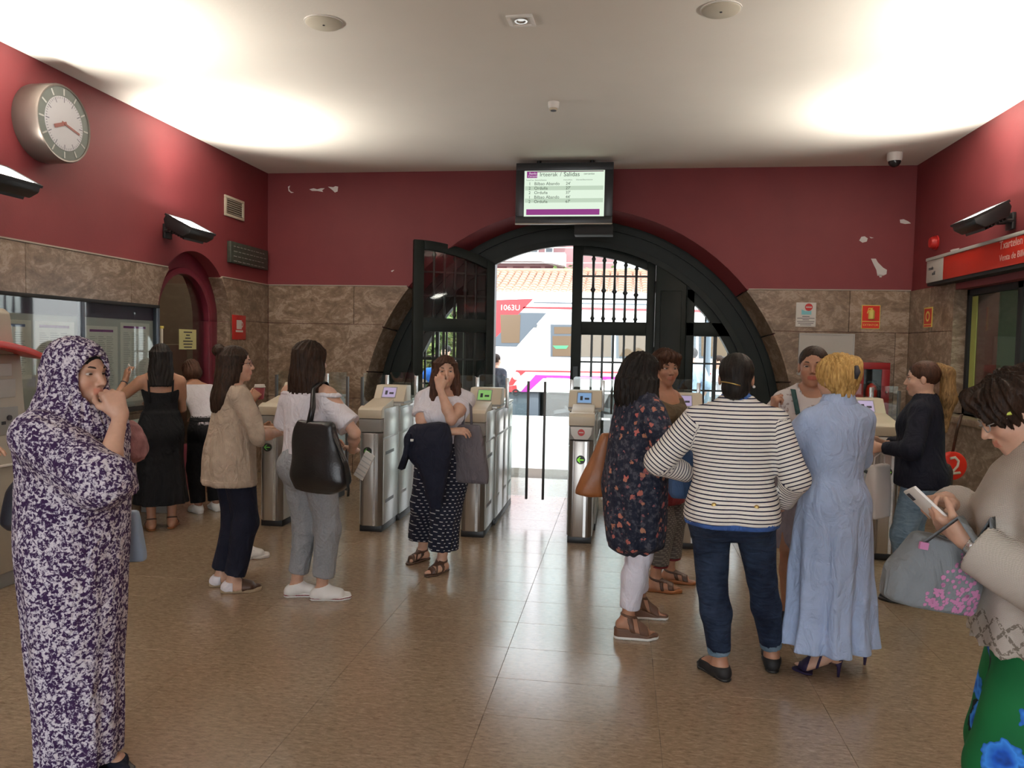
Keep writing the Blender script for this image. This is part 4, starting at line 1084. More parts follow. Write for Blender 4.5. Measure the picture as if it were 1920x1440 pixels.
# ---- train
TY = 22.0
def tp_(px, py):
    p = at(px, py, 1, TY-.02); return (p[0], p[2])
tw = mat('train_white', (.80, .80, .80), .3); tr_ = mat('train_red', (.50, .035, .042), .35); tg = mat('train_grey', (.075, .095, .115), .4)
tpz = mat('train_purple', (.34, .03, .28), .35); twin = mat('train_window', (.125, .088, .055), .25); tdk = mat('train_dark', (.014, .015, .017), .5)
t = thing('train', 'white commuter train with red nose, grey band and purple stripes at the platform', 'train', (0, TY, 0))
def tpoly(pts, th, name, m, parent=None, y=0.0):
    q = [tp_(*p) for p in pts]
    return MB().prism(q, 1, y-th, y).build(name, m, parent or t)
zb = tp_(1000, 735)[1]; zt = tp_(1000, 545)[1]; xn = -4.25
body = MB().prism([(.0, zb), (.0, zt-.35), (.12, zt-.10), (.45, zt), (2.4, zt), (2.75, zt-.10), (2.85, zt-.35), (2.85, zb)], 0, -3.0, 22)
body.prism([(.0, zb), (.0, zt-.35), (.12, zt-.10), (.45, zt), (2.4, zt), (2.75, zt-.10), (2.85, zt-.35), (2.85, zb)], 0, -3.75, -3.0)
body.build('car_body', tw, t, bev=.02)
MB().prism([(-3.75, zb), (-4.35, zb), (-4.5, zb+.7), (-4.2, zt-.5), (-3.9, zt-.05), (-3.75, zt)], 1, .06, 2.8).build('nose', tr_, t, bev=.05)
tpoly([(916, 563), (1000, 560), (975, 586), (960, 603), (916, 648)], .012, 'red_panel', tr_)
tpoly([(975, 586), (1024, 587), (968, 650), (916, 649), (916, 646), (940, 622)], .013, 'grey_band', tg)
tpoly([(938, 590), (976, 590), (974, 643), (940, 643)], .020, 'cab_window', twin)
tpoly([(983, 575), (1078, 576), (1330, 581), (1330, 586), (1078, 580), (979, 578)], .012, 'red_line', tr_)
tpoly([(1001, 566), (1400, 573), (1400, 576), (1000, 568)], .012, 'roof_line', tg)
tpoly([(1032, 608), (1078, 609), (1150, 611), (1150, 671), (1078, 670), (1032, 669)], .012, 'window_surround', tg)
for a, b, c, d in ((1039, 613, 1077, 626), (1036, 630, 1077, 668), (1084, 614, 1146, 669)):
    tpoly([(a, b), (c, b), (c, d), (a, d)], .018, 'window', twin)
tpoly([(1036, 648), (1066, 648), (1062, 654), (1042, 654)], .022, 'green_sticker', mat('sticker_green', (.06, .28, .14), .5))
for a, c in ((1160, 1226), (1242, 1300), (1315, 1372)):
    tpoly([(a-5, 610), (c+5, 611), (c+5, 673), (a-5, 672)], .012, 'window_surround', tg); tpoly([(a, 614), (c, 615), (c, 669), (a, 668)], .018, 'window', twin)
for a in (1002, 1006, 1010): tpoly([(a, 608), (a+1.6, 608), (a+1.6, 668), (a, 668)], .016, 'door_grille', mat('grille_gold', (.45, .38, .25), .5) if a == 1002 else bpy.data.materials['grille_gold'])
tpoly([(998, 608), (1008, 608), (1006, 614), (998, 614)], .018, 'door_lamp', tg)
tpoly([(968, 694), (1400, 700), (1400, 704), (985, 697), (972, 708), (962, 722), (952, 724), (958, 710)], .014, 'red_stripe', tr_)
tpoly([(1004, 703), (1400, 712), (1400, 719), (1018, 709), (990, 735), (976, 735)], .014, 'purple_stripe', tpz)
tpoly([(952, 725), (968, 722), (970, 735), (952, 735)], .014, 'red_skirt', tr_)
c = tp_(968, 705); MB().lathe([(.10, -.03), (.115, -.02), (.115, 0)], 20, (c[0], 0, c[1]), 'y').build('headlight', glow('headlight', (1, 1, .95), 2.0), t)
c = tp_(967, 735); mb = MB().ring(c[0], c[1]-.02, .07, .105, -.04, -.01, 0, 2*PI, 16); mb.build('coupling_ring', tdk, t)
text('1063U', 'lettering', .22, (tp_(937, 576)[0], -.02, tp_(937, 577)[1]), RX, 'paper', t)
MB().box(-3.9, -2.35, .15, 2.6, -.75, zb).build('front_skirt', tg, t, bev=.04)
mb = MB().box(-2.2, 1.0, .35, 2.4, -.55, zb-.08).box(3, 20, .3, 2.5, -.65, zb-.02); mb.build('underframe', tdk, t, bev=.03)
for x in (-1.9, .4):
    MB().lathe([(.42, .28), (.42, .36), (.36, .40), (.10, .40), (.10, .30)], 24, (x, 0, -.62), 'y').build('wheel', tdk, t, smooth='auto')
mb = MB().tube([(-1.9, .25, -.3), (-.9, .25, -.1), (.4, .25, -.3)], .07, 6).tube([(-1.6, .22, -.1), (-1.1, .22, -.55)], .04, 6).tube([(-1.6, .22, -.55), (-1.1, .22, -.1)], .04, 6)
mb.build('bogie_frame', mat('bogie_grey', (.07, .073, .077), .5), t)
for x in (1, 7, 13): MB().box(x, x+3, .7, 2.1, zt-.02, zt+.22).build('roof_unit', tg, t, bev=.04)

# ---- long low building with a clay tile roof behind the train
BYF = 26.0
e0 = at(1000, 551, 1, BYF); e1 = at(1000, 511, 1, BYF+3.2)
t = thing('goods_shed', 'low pale station shed with a clay pantile roof behind the train', 'building', (0, BYF, 0))
MB().box(-4.7, 26, .4, 7, -1.15, e0[2]-.05).build('wall', mat('shed_wall', (.60, .66, .60), .8), t)
mb = MB(); zr, yr = e1[2], 3.2; nx = 112; ny = 9
clay = mat('clay_tile', (.36, .175, .12), .8, var=.25, vscale=9, kind='World')
sl_ = (zr-e0[2])/yr
for j in range(ny):
    y0_, y1_ = yr*j/ny, yr*(j+1)/ny
    for i in range(nx):
        x0_ = -4.9+i*.275; pts = []
        for (yy, lift) in ((y0_-.04, .035), (y1_, 0.0)):
            for k in range(5):
                a = PI*k/4; pts.append((x0_+.1375-.13*math.cos(a), yy, e0[2]+yy*sl_+.075*math.sin(a)+lift))
        mb.add(pts, [(k, k+1, 5+k+1, 5+k) for k in range(4)]+[(4, 3, 2, 1, 0)])
stuff_o = mb.build('roof_tiles', clay, t); stuff(stuff_o)
MB().prism([(-.35, e0[2]-.06), (yr, zr-.05), (yr*2+.35, e0[2]-.06)], 0, -4.9, 26.0).build('roof_deck', mat('roof_deck', (.55, .40, .33), .8), t)
MB().tube([(-4.9, yr, zr+.02), (26.0, yr, zr+.02)], .14, 10).build('ridge', clay, t)
MB().box(-4.9, 26.0, -.45, -.30, e0[2]-.12, e0[2]-.02).build('gutter', tw, t)

# ---- apartment block further away
ax = lambda px, py, y=46.0: at(px, py, 1, y)
t = thing('apartment_block', 'pink apartment block with white balcony bands far behind the shed', 'building', (0, 46, 0))
pk = mat('pink_render', (.30, .16, .165), .8); cr_ = mat('maroon_surround', (.12, .035, .045), .8); wh = mat('balcony_white', (.80, .79, .77), .7)  # maroon is the colour of the lower window surrounds
x0_, x1_ = ax(850, 480)[0], ax(1150, 480)[0]
MB().box(x0_, x1_, 0, 10, -1.15, ax(1000, 380)[2]).build('wall', pk, t)
for py0, py1 in ((478, 494), (440, 452)):
    a, b = ax(1000, py0)[2], ax(1000, py1)[2]
    MB().prism([(ax(905, py0)[0], b), (ax(1020, py0)[0], b), (ax(1062, py0)[0], b-.25), (ax(1062, py0)[0], a), (ax(905, py0)[0], a)], 1, -1.2, 0).build('balcony', wh, t)
for k, px in enumerate((930, 962, 994, 1022)):
    a, b = ax(px, 500)[2], ax(px, 517)[2]
    f = MB().box(ax(px, 500)[0], ax(px+20, 500)[0], -.06, 0, b, a).build('window', cr_, t); MB().box(ax(px+2, 500)[0], ax(px+18, 500)[0], -.08, -.06, b+.1, a-.1).build('pane', twin, f)
    a, b = ax(px, 460)[2], ax(px, 476)[2]
    f = MB().box(ax(px, 460)[0], ax(px+16, 460)[0], -.06, 0, b, a).build('window', wh, t); MB().box(ax(px+2, 460)[0], ax(px+14, 460)[0], -.08, -.06, b+.1, a-.1).build('pane', tg, f)
t = tag(MB().box(ax(1125, 480, 40)[0], ax(1480, 480, 40)[0], 40, 45.5, -1.15, ax(1200, 515, 40)[2]).build('grey_building', mat('shutter_grey', (.10, .14, .165), .7)), 'blue-grey building with shutter bands seen through the door panes', 'building')
for k in range(5):
    z = ax(1200, 518+k*7, 40)[2]; MB().box(ax(1128, 480, 40)[0], ax(1480, 480, 40)[0], 39.93, 40, z-.06, z+.04).build('shutter_band', wh, t)
# overhead wires
wm = mat('wire', (.45, .44, .42), .6)
for k, (py, lab) in enumerate(((473, 'upper overhead wire above the train'), (501, 'lower overhead wire above the train'))):
    a = at(900, py, 1, 23.4); MB().tube([(-40, 23.4, a[2]), (40, 23.4, a[2]+.3)], .012, 6).build('overhead_wire', wm); tag(bpy.data.objects['overhead_wire' if k == 0 else 'overhead_wire.001'], lab, 'wire')

# ---- trees and bushes: trunks with real leaves
leaf_ms = [mat('leaf_a', (.085, .15, .04), .6), mat('leaf_b', (.13, .20, .06), .6), mat('leaf_c', (.20, .24, .07), .6)]
for m_ in leaf_ms: m_.node_tree.nodes['Principled BSDF'].inputs['Transmission Weight'].default_value = 0.0
def tree(name, label, x, y, z0, h, rx, rz, n, ls, ms, seed, cat='tree'):
    rg = np.random.default_rng(seed); t = thing(name, label, cat, (x, y, z0))
    MB().tube([(0, 0, 0), (.05, .03, h*.45), (0, 0, h*.8)], [h*.03, h*.022, h*.01], 8).tube([(.03, 0, h*.4), (rx*.5, .1, h*.65)], [h*.014, h*.006], 6).tube([(.03, 0, h*.42), (-rx*.5, .1, h*.68)], [h*.014, h*.006], 6).build('trunk', mat('bark', (.12, .085, .06), .9) if 'bark' not in bpy.data.materials else bpy.data.materials['bark'], t)
    nc = 16; cc = rg.normal(size=(nc, 3)); cc /= np.linalg.norm(cc, axis=1)[:, None]; cc *= rg.random((nc, 1))**.4
    cc = cc*np.array([rx*.7, rx*.7, rz*.7])+np.array([0, 0, h-rz])
    k = rg.integers(0, nc, n); d = rg.normal(size=(n, 3)); d /= np.linalg.norm(d, axis=1)[:, None]
    p = cc[k]+d*(rg.random((n, 1))**.5)*np.array([rx*.42, rx*.42, rz*.42])
    a = rg.normal(size=(n, 3)); a /= np.linalg.norm(a, axis=1)[:, None]; b = np.cross(a, rg.normal(size=(n, 3))); b /= np.linalg.norm(b, axis=1)[:, None]
    L = ls*(.7+.6*rg.random((n, 1))); v = np.stack([p-a*L, p+b*L*.5, p+a*L, p-b*L*.5], 1).reshape(-1, 3)
    me = mesh_np('foliage', v, np.arange(4*n).reshape(-1, 4)); 
    for m_ in ms: me.materials.append(m_)
    me.polygons.foreach_set('material_index', (k % len(ms)).astype(np.int32)); stuff(link('foliage', me, t)); return t
p = at(1075, 500, 1, 36); tree('leafy_tree', 'round leafy tree rising behind the clay tile roof', p[0]+.2, 36, -1.15, 7.1, 1.6, 1.8, 2600, .12, leaf_ms[:2], 1)
p = at(1125, 500, 1, 38); tree('leafy_tree', 'paler loose tree right of the round leafy tree', p[0]+.9, 38.4, -1.15, 7.0, 1.3, 1.6, 1600, .12, leaf_ms[1:], 2)
for k, (px, h, lab) in enumerate(((985, 5.9, 'yellow-green shrub above the shed roof ridge'), (938, 5.6, 'small green shrub over the left end of the shed roof'))):
    p = at(px, 505, 1, 34); tree('roof_shrub', lab, p[0], 34, -1.15, h, .9, .55, 700, .09, leaf_ms[1:], 5+k, 'shrub')
for k, (px, y, h, rx, lab) in enumerate(((800, 25.5, 3.7, 1.2, 'bright green tree seen through the open gate bars, leftmost'), (848, 31, 4.7, 1.7, 'bright green tree seen through the open gate bars, middle'), (878, 27.5, 3.5, .7, 'bright green tree seen through the open gate bars, nearest the train'), (750, 28.5, 4.1, 1.4, 'bright green tree left of the gate hidden mostly by the arch'))):
    p = at(px, 640, 1, y); tree('bright_tree', lab, p[0], y, -1.15, h+1.15, rx, (h+1)*.45, 2200, .13, leaf_ms, 10+k)
t = tag((MB().box(-40, -6.5, 35.2, 35.6, -1.15, 4.6).build('far_wall', mat('far_bank', (.13, .19, .08), .9, var=.3, vscale=3, kind='World'))), 'green overgrown bank behind the trees', 'bank')
# station lamp post seen in the right side light
p = at(1327, 650, 1, 14.5); t = thing('platform_post', 'pale blue-grey post on the platform seen in the right side light', 'post', (p[0], 14.5, -.02))
MB().lathe([(.09, 0), (.09, .02), (.06, .05), (.055, 3.2)], 16).build('shaft', mat('post_blue', (.12, .16, .20), .4), t, smooth='auto'); MB().lathe([(.12, 0), (.12, .02)], 16).build('base', 'grey', t)
# ------------------------------------------------------------------ people
def rot_ypr(y, p, r=0):
    """yaw (left +), pitch (up +), roll"""
    return np.array(Matrix.Rotation(y, 3, 'Z') @ Matrix.Rotation(p, 3, 'X') @ Matrix.Rotation(r, 3, 'Y'))
def unit(v):
    v = A3(v); return v/max(np.linalg.norm(v), 1e-9)
def skin_mat(name, col):
    m, nt, b = new_mat(name)
    a = N(nt, 'ShaderNodeAttribute', attribute_name='tint')
    v = coords(nt, 'Object'); f = noise(nt, v, 35, 3)
    c = ramp(nt, f, [(.3, tuple(x*.93 for x in col)), (.7, tuple(min(1, x*1.05) for x in col))])
    nt.links.new(mixc(nt, 1.0, c, a.outputs['Color'], 'MULTIPLY'), b.inputs['Base Color'])
    b.inputs['Roughness'].default_value = .5; b.inputs['Subsurface Weight'].default_value = .12
    b.inputs['Subsurface Radius'].default_value = (.01, .004, .002); b.inputs['Subsurface Scale'].default_value = .6
    return m
M['skin_a'] = skin_mat('skin_warm', (.50, .27, .18)); M['skin_b'] = skin_mat('skin_pale', (.58, .35, .25)); M['skin_c'] = skin_mat('skin_tan', (.42, .215, .135))
def hair_mat(name, col, hl):
    m, nt, b = new_mat(name)
    v = coords(nt, 'Object', (1, 1, .16)); f = noise(nt, v, 120, 3, .6); g = noise(nt, coords(nt, 'Object'), 9, 2)
    c = ramp(nt, math_n(nt, 'ADD', math_n(nt, 'MULTIPLY', f, .7), math_n(nt, 'MULTIPLY', g, .3)), [(.35, col), (.65, hl)])
    nt.links.new(c, b.inputs['Base Color']); b.inputs['Roughness'].default_value = .55; b.inputs['Specular IOR Level'].default_value = .18
    bump(nt, b, f, .5, .006); return m
M['hair_black'] = hair_mat('hair_black', (.006, .005, .005), (.022, .017, .014))
M['hair_dark'] = hair_mat('hair_dark_brown', (.012, .007, .005), (.045, .024, .015))
M['hair_brown'] = hair_mat('hair_brown', (.028, .012, .008), (.085, .038, .022))
M['hair_tail'] = hair_mat('hair_light_brown', (.10, .055, .020), (.32, .19, .075))
M['hair_blonde'] = hair_mat('hair_blonde', (.30, .16, .045), (.72, .47, .17))
M['brow'] = mat('brow_hair', (.025, .014, .010), .7)
M['eye_white'] = mat('eye_white', (.62, .58, .55), .3); M['iris'] = mat('iris', (.035, .018, .010), .15)
def eye_mesh(r):
    me = bpy.data.meshes.new('eye'); v, f, mi = [], [], []
    nr, nn = 9, 14
    for i in range(nr+1):
        a = PI*i/nr
        for k in range(nn):
            v.append((r[0]*math.sin(a)*math.cos(2*PI*k/nn), r[1]*math.cos(a), r[2]*math.sin(a)*math.sin(2*PI*k/nn)))
    for i in range(nr):
        for k in range(nn):
            f.append((i*nn+k, i*nn+(k+1) % nn, (i+1)*nn+(k+1) % nn, (i+1)*nn+k)); mi.append(1 if i < 2 else 0)
    me.from_pydata(v, [], f); me.materials.append(M['eye_white']); me.materials.append(M['iris'])
    me.polygons.foreach_set('material_index', mi); me.polygons.foreach_set('use_smooth', [True]*len(f)); return me
EYE_ME = eye_mesh((.0148, .0125, .0060))

def head_prim(o, R, s):
    """head in its own frame: x right, y forward, z up, origin between the eyes at ear depth"""
    o = A3(o)
    def fn(X, Y, Z):
        x, y, z = X-o[0], Y-o[1], Z-o[2]
        x, y, z = [(R[0][i]*x+R[1][i]*y+R[2][i]*z)/s for i in range(3)]
        ax = np.abs(x)
        def E(c, r, X_=x):
            a, b, c_ = (X_-c[0])/r[0], (y-c[1])/r[1], (z-c[2])/r[2]
            k0 = np.sqrt(a*a+b*b+c_*c_); k1 = np.sqrt((a/r[0])**2+(b/r[1])**2+(c_/r[2])**2)
            return k0*(k0-1)/np.maximum(k1, 1e-6)
        def C(a, b, ra, rb, X_=ax):
            ab = (b[0]-a[0], b[1]-a[1], b[2]-a[2]); L2 = ab[0]**2+ab[1]**2+ab[2]**2
            px, py, pz = X_-a[0], y-a[1], z-a[2]; t = np.clip((px*ab[0]+py*ab[1]+pz*ab[2])/L2, 0, 1)
            return np.sqrt((px-t*ab[0])**2+(py-t*ab[1])**2+(pz-t*ab[2])**2)-(ra+(rb-ra)*t)
        d = E((0, -.014, .028), (.073, .093, .083))
        d = smin(d, E((0, .020, -.028), (.060, .066, .080)), .03)
        d = smin(d, C((.043, .002, -.056), (.004, .058, -.094), .020, .017), .028)
        d = smin(d, E((.037, .052, -.030), (.024, .024, .022), ax), .022)
        d = smin(d, C((.012, .080, .019), (.044, .066, .021), .0075, .0065), .014)
        d = -smin(-d, E((.031, .092, .000), (.019, .020, .012), ax), .012)
        d = smin(d, C((0, .080, .010), (0, .103, -.030), .0075, .0098), .011)
        d = smin(d, E((.0115, .092, -.035), (.0075, .0085, .0065), ax), .007)
        d = smin(d, E((0, .074, -.062), (.026, .018, .018)), .016)
        d = smin(d, C((.0, .0900, -.0555), (.018, .080, -.0595), .0056, .0035), .004)
        d = smin(d, C((.0, .0890, -.0665), (.015, .081, -.0645), .0066, .0040), .004)
        d = -smin(-d, C((0, .0985, -.0610), (.021, .0845, -.0618), .0024, .0018), .003)
        d = smin(d, E((0, .066, -.094), (.018, .016, .016)), .018)
        d = smin(d, E((.0765, -.010, -.008), (.0085, .018, .031), ax), .006)
        return d*s
    r = .14*s
    return Prim('head', fn, o-r, o+r, .03)
def ik(S, W, l1, l2, hint):
    d = W-S; L = np.linalg.norm(d); L = min(L, (l1+l2)*.998); dh = unit(d); W = S+dh*L
    a = (l1*l1-l2*l2+L*L)/(2*L); h = math.sqrt(max(0, l1*l1-a*a)); hp = A3(hint); hp = unit(hp-(hp@dh)*dh)
    return S+dh*a+hp*h, W
ROWS = [(.74, 0, -.005, .145, .085), (.80, 0, -.012, .165, .108), (.87, 0, -.014, .172, .116), (.95, 0, -.006, .158, .106), (1.04, 0, .0, .130, .090),
        (1.12, 0, .002, .130, .090), (1.20, 0, .006, .145, .100), (1.27, 0, .0, .153, .094), (1.325, 0, -.008, .148, .080), (1.37, 0, -.014, .098, .062), (1.41, 0, -.014, .06, .05)]
class Person:
    def __init__(s, label, loc, rz, H=1.60, w=1.0, hh=0.0, lean=(0, 0), head=(0, 0, 0), armL=None, armR=None, legL=(-.085, 0, .1), legR=(.085, 0, -.1),
                 skin='skin_a', res=.010, hres=.0055, sh=1.0, bare_foot=True, hide=(), headoff=(0, 0, 0), body_clip=None, face=True, kneeL=None, kneeR=None):
        s.t = thing('person', label, 'person', (loc[0], loc[1], loc[2] if len(loc) > 2 else 0), rz)
        s.k = k = (H-hh)/1.62; s.w = w; s.hh = hh; s.skin = skin; s.res = res; s.hres = hres; s.face = face
        s.lean = lean; P = s.P = []
        def ofs(z):
            t = max(0.0, (z-(.93*k+hh))/(.47*k)); return A3((lean[0]*t**1.15, lean[1]*t**1.15, -(lean[0]**2+lean[1]**2)*.55*t))
        s.ofs = ofs
        s.rows = []
        for z, cx, cy, rx, ry in ROWS:
            zz = z*k+hh; o = ofs(zz); f = w if z < 1.36 else 1+(w-1)*.4
            s.rows.append((zz+o[2], cx+o[0], cy*k+o[1], rx*k*f, ry*k*(1+(w-1)*1.15 if z < 1.36 else 1)))
        P.append(loft(s.rows, .03, 'torso'))
        for sx in (-1, 1):
            P.append(ell((sx*.075*k*w, -.072*k*w, .855*k+hh), (.088*k*w, .075*k*w, .088*k), .04, 'torso'))
            o = ofs(1.195*k+hh); P.append(ell((sx*.068*k*w+o[0], .072*k*w+o[1], 1.195*k+hh+o[2]), (.062*k*w, .055*k*w, .060*k), .04, 'torso'))
        # shoulders, neck, head
        o = ofs(1.31*k+hh); s.S = {}
        for n, sx in (('L', -1), ('R', 1)): s.S[n] = A3((sx*.158*k*sh*(1+(w-1)*.5)+o[0], -.012+o[1], 1.306*k+hh+o[2]))
        nb = A3((0, -.016*k, 1.375*k+hh))+ofs(1.375*k+hh)
        s.HR = rot_ypr(*head); s.hs = hs = k*1.0
        s.HO = nb+A3((0, .028*k, .136*k))*1.0+A3(headoff)+A3((lean[0]*.2, lean[1]*.2, 0))
        s.nb = nb
        P.append(cone(nb-A3((0, 0, .03*k)), s.HO+s.HR@A3((0, -.022, -.052))*hs, .050*k, .044*k, .025, 'neck'))
        P.append(head_prim(s.HO, s.HR, hs))
        for n, sx in (('L', -1), ('R', 1)):
            P.append(cone(nb+A3((sx*.03*k, -.01*k, .005)), s.S[n]+A3((0, 0, .012)), .038*k, .034*k, .03, 'torso'))
        # arms
        s.E, s.W, s.hd, s.tips = {}, {}, {}, {}
        l1, l2 = .285*k, .240*k
        for n, sx, spec in (('L', -1, armL), ('R', 1, armR)):
            spec = dict(spec or {})
            S = s.S[n]; Wt = A3(spec.get('w', (sx*.235, .02, .82*k+hh))); hint = spec.get('e', (sx*.6, -1, 0))
            E_, W_ = ik(S, Wt, l1, l2, hint); s.E[n], s.W[n] = E_, W_
            aw = 1+(w-1)*.9
            P.append(cone(S, E_, .043*k*aw, .034*k*aw, .03, 'uarm'+n)); P.append(cone(S+(E_-S)*.1, S+(E_-S)*.55, .043*k*aw, .041*k*aw, .03, 'uarm'+n))
            P.append(cone(E_, E_+(W_-E_)*.35, .033*k*aw, .0365*k*aw, .02, 'farm'+n)); P.append(cone(E_+(W_-E_)*.35, W_, .036*k*aw, .0235*k, .02, 'farm'+n))
            fd = unit(W_-E_); d = unit(spec.get('d', fd)); pn = spec.get('n', (-sx, 0, 0)); pn = A3(pn); pn = unit(pn-(pn@d)*d)
            s.hand(n, sx, W_, d, pn, spec.get('curl', .45), spec.get('spread', .06), spec.get('thumb', .5), k*.98)
        # legs
        s.hip, s.knee, s.ank, s.fy = {}, {}, {}, {}
        for n, sx, (fx, fyy, yaw), kn in (('L', -1, legL, kneeL), ('R', 1, legR, kneeR)):
            hp = A3((sx*.088*k*(1+(w-1)*.6), -.005, .855*k+hh)); an = A3((fx, fyy, .085*k+hh)); s.hip[n] = hp; s.ank[n] = an; s.fy[n] = yaw
            f = A3((math.sin(-yaw), math.cos(yaw), 0))
            kp, an2 = ik(hp, an, .395*k, .385*k, unit(f)) if kn is None else (A3(kn), an)
            s.knee[n] = kp; lw = 1+(w-1)*.9
            P.append(cone(hp, kp, .082*k*lw, .052*k*lw, .03, 'thigh'+n)); P.append(cone(kp, kp+(an-kp)*.35+f*-.012, .050*k*lw, .054*k*lw, .02, 'calf'+n))
            P.append(cone(kp+(an-kp)*.35+f*-.012, an, .052*k*lw, .034*k, .02, 'calf'+n))
            s.foot(n, an, yaw, k)
    def fpt(s, n, p):
        """foot-local (x right, y forward, z up from the ground) -> person"""
        a = s.ank[n]; c, q = math.cos(s.fy[n]), math.sin(s.fy[n])
        return A3((a[0]+p[0]*c-p[1]*q, a[1]+p[0]*q+p[1]*c, p[2]))
    def foot(s, n, an, yaw, k):
        hh = s.hh; F = lambda *p: s.fpt(n, p); sx = -1 if n == 'L' else 1
        P = s.P; lo = .012 if hh > 0 else .010
        P.append(cone(F(0, -.040*k, .034*k+hh), F(0, .01, .05*k+hh), .032*k, .034*k, .02, 'foot'+n)); P.append(cone(an, F(0, -.02*k, .045*k+hh), .033*k, .033*k, .02, 'foot'+n))
        P.append(cone(F(0, .0, .065*k+hh), F(-sx*.006, .105*k, .026*k+lo), .031*k, .027*k, .025, 'foot'+n)); P.append(cone(F(sx*.018, .02, .03*k+hh*.8), F(sx*.022, .105*k, .022*k+lo), .026*k, .020*k, .02, 'foot'+n))
        for i in range(5):
            x = -sx*(.024-.0125*i)*k*1.0; P.append(cone(F(x, .108*k, .018*k+lo), F(x*1.05, (.160-.0085*i-(.006 if i else 0))*k, .012*k+lo), .0125*k if i == 0 else .0105*k, .0105*k if i == 0 else .0085*k, .006, 'foot'+n))
    def hand(s, n, sx, W_, d, pn, curl, spread, thumb, k):
        P = s.P; t = np.cross(d, pn)*(1 if n == 'R' else -1)     # towards the thumb
        s.hd[n] = (d, pn, t); T = 'hand'+n
        kn = []
        for i, u in enumerate((.030, .010, -.010, -.028)):
            base = W_+(d*.012+t*u*.55)*k; top = W_+(d*(.086-.004*abs(i-1)-(.006 if i == 3 else 0))+t*u-pn*.002)*k
            P.append(cone(base, top, .0145*k, .0118*k, .012, T)); kn.append(top)
        P.append(cone(W_, W_+d*.03*k, .0235*k, .021*k, .015, T)); P.append(cone(W_+(d*.02+t*.022+pn*.004)*k, W_+(d*.055+t*.026+pn*.004)*k, .016*k, .013*k, .014, T))
        cl = curl if isinstance(curl, (list, tuple)) else [curl]*4
        tips = []
        for i, (L, r) in enumerate(((.070, .0088), (.078, .0090), (.073, .0086), (.056, .0078))):
            p = kn[i]; a = 0.0; sp = (1.5-i)*spread
            for j, (fr, ca) in enumerate(((.44, .9), (.31, 1.15), (.25, .8))):
                a += cl[i]*ca; dd = unit(d*math.cos(a)+pn*math.sin(a)+t*sp*math.cos(a)); q = p+dd*L*fr*k
                P.append(cone(p, q, r*k*(1-.08*j), r*k*(.93-.1*j), .0035 if j else .007, T)); p = q
            tips.append(p)
        b = W_+(d*.030+t*.030+pn*.008)*k
        th = [unit(d*.75+t*.65+pn*.25), unit(d*.9+t*(.45-.5*thumb)+pn*(.15+.7*thumb)), unit(d*.95+t*(.15-.7*thumb)+pn*(.15+.8*thumb))]
        for j, (L, r) in enumerate(((.036, .0125), (.032, .0105), (.026, .0092))):
            q = b+th[j]*L*k; P.append(cone(b, q, r*k, r*.9*k, .008 if j else .014, T)); b = q
        tips.append(b); s.tips[n] = tips
        s.palm = getattr(s, 'palm', {}); s.palm[n] = W_+(d*.06+pn*.016)*k
    # ---- coordinate helpers
    def hp(s, x, y, z): return s.HO+s.HR@(A3((x, y, z))*s.hs)
    def tors(s, x, y, z):
        """point at unit-scale height z on the torso axis, moved by the lean"""
        zz = z*s.k+s.hh; o = s.ofs(zz); return A3((x*s.k+o[0], y*s.k+o[1], zz+o[2]))
    def world(s, p):
        c, q = math.cos(s.t.rotation_euler[2]), math.sin(s.t.rotation_euler[2]); l = s.t.location
        return Vector((l[0]+p[0]*c-p[1]*q, l[1]+p[0]*q+p[1]*c, l[2]+p[2]))
    def local(s, p):
        c, q = math.cos(s.t.rotation_euler[2]), math.sin(s.t.rotation_euler[2]); l = s.t.location
        x, y = p[0]-l[0], p[1]-l[1]; return A3((x*c+y*q, -x*q+y*c, p[2]-l[2]))
    # ---- surfaces
    def emit(s, name, v, q, m, smooth=True, label=None, attrs=None):
        me = mesh_np(name, v, q, smooth); me.materials.append(M[m] if isinstance(m, str) else m)
        for an, ty, data in (attrs or []):
            a = me.attributes.new(an, ty, 'POINT')
            a.data.foreach_set('color' if ty == 'FLOAT_COLOR' else 'value', np.ascontiguousarray(data, dtype=np.float32).ravel())
        o = link(name, me, s.t)
        if label: o['label'] = label
        return o
    def body(s, brow=True, eyes=True, hands=True, lips=(1.0, .74, .74), clip=None, blush=.0, feet=False):
        f = [(s.HO-.125*s.hs, s.HO+.125*s.hs, s.hres)]
        if hands:
            for n in ('L', 'R'):
                if hands in (True, n):
                    pts = np.array(s.tips[n]+[s.W[n]]); f.append((pts.min(0)-.015, pts.max(0)+.015, s.hres if s.hres < .0055 else .0055))
        v, q = shape(s.P, s.res, fine=f, clips=clip or ())
        tint = np.ones((len(v), 4))
        L = (v-s.HO)@s.HR/s.hs
        m = ((L[:, 1] > .07) & (L[:, 1] < .099) & (np.abs(L[:, 0]) < .024) & (L[:, 2] < -.050) & (L[:, 2] > -.0735))
        tint[m, :3] *= np.array(lips)
        # soft shade of the eye rims and lashes
        e = np.exp(-(((np.abs(L[:, 0])-.031)/.019)**2+((L[:, 2]-.003)/.009)**2))*(L[:, 1] > .05)
        tint[:, :3] *= (1-.30*e)[:, None]
        c = np.exp(-(((np.abs(L[:, 0])-.042)/.02)**2+((L[:, 2]+.035)/.02)**2))*(L[:, 1] > .02)
        tint[:, 1] *= 1-.10*c; tint[:, 2] *= 1-.10*c
        o = s.emit('body', v, q, s.skin, attrs=[('tint', 'FLOAT_COLOR', tint)])
        if s.face and eyes:
            for sx in (-1, 1):
                e = link('eye', EYE_ME, o); Rm = Matrix(s.HR.tolist()).to_4x4(); e.matrix_local = Matrix.Translation(Vector(s.hp(sx*.031, .0665, .0015))) @ Rm @ Matrix.Scale(s.hs, 4)
                e['label'] = 'brown eye'
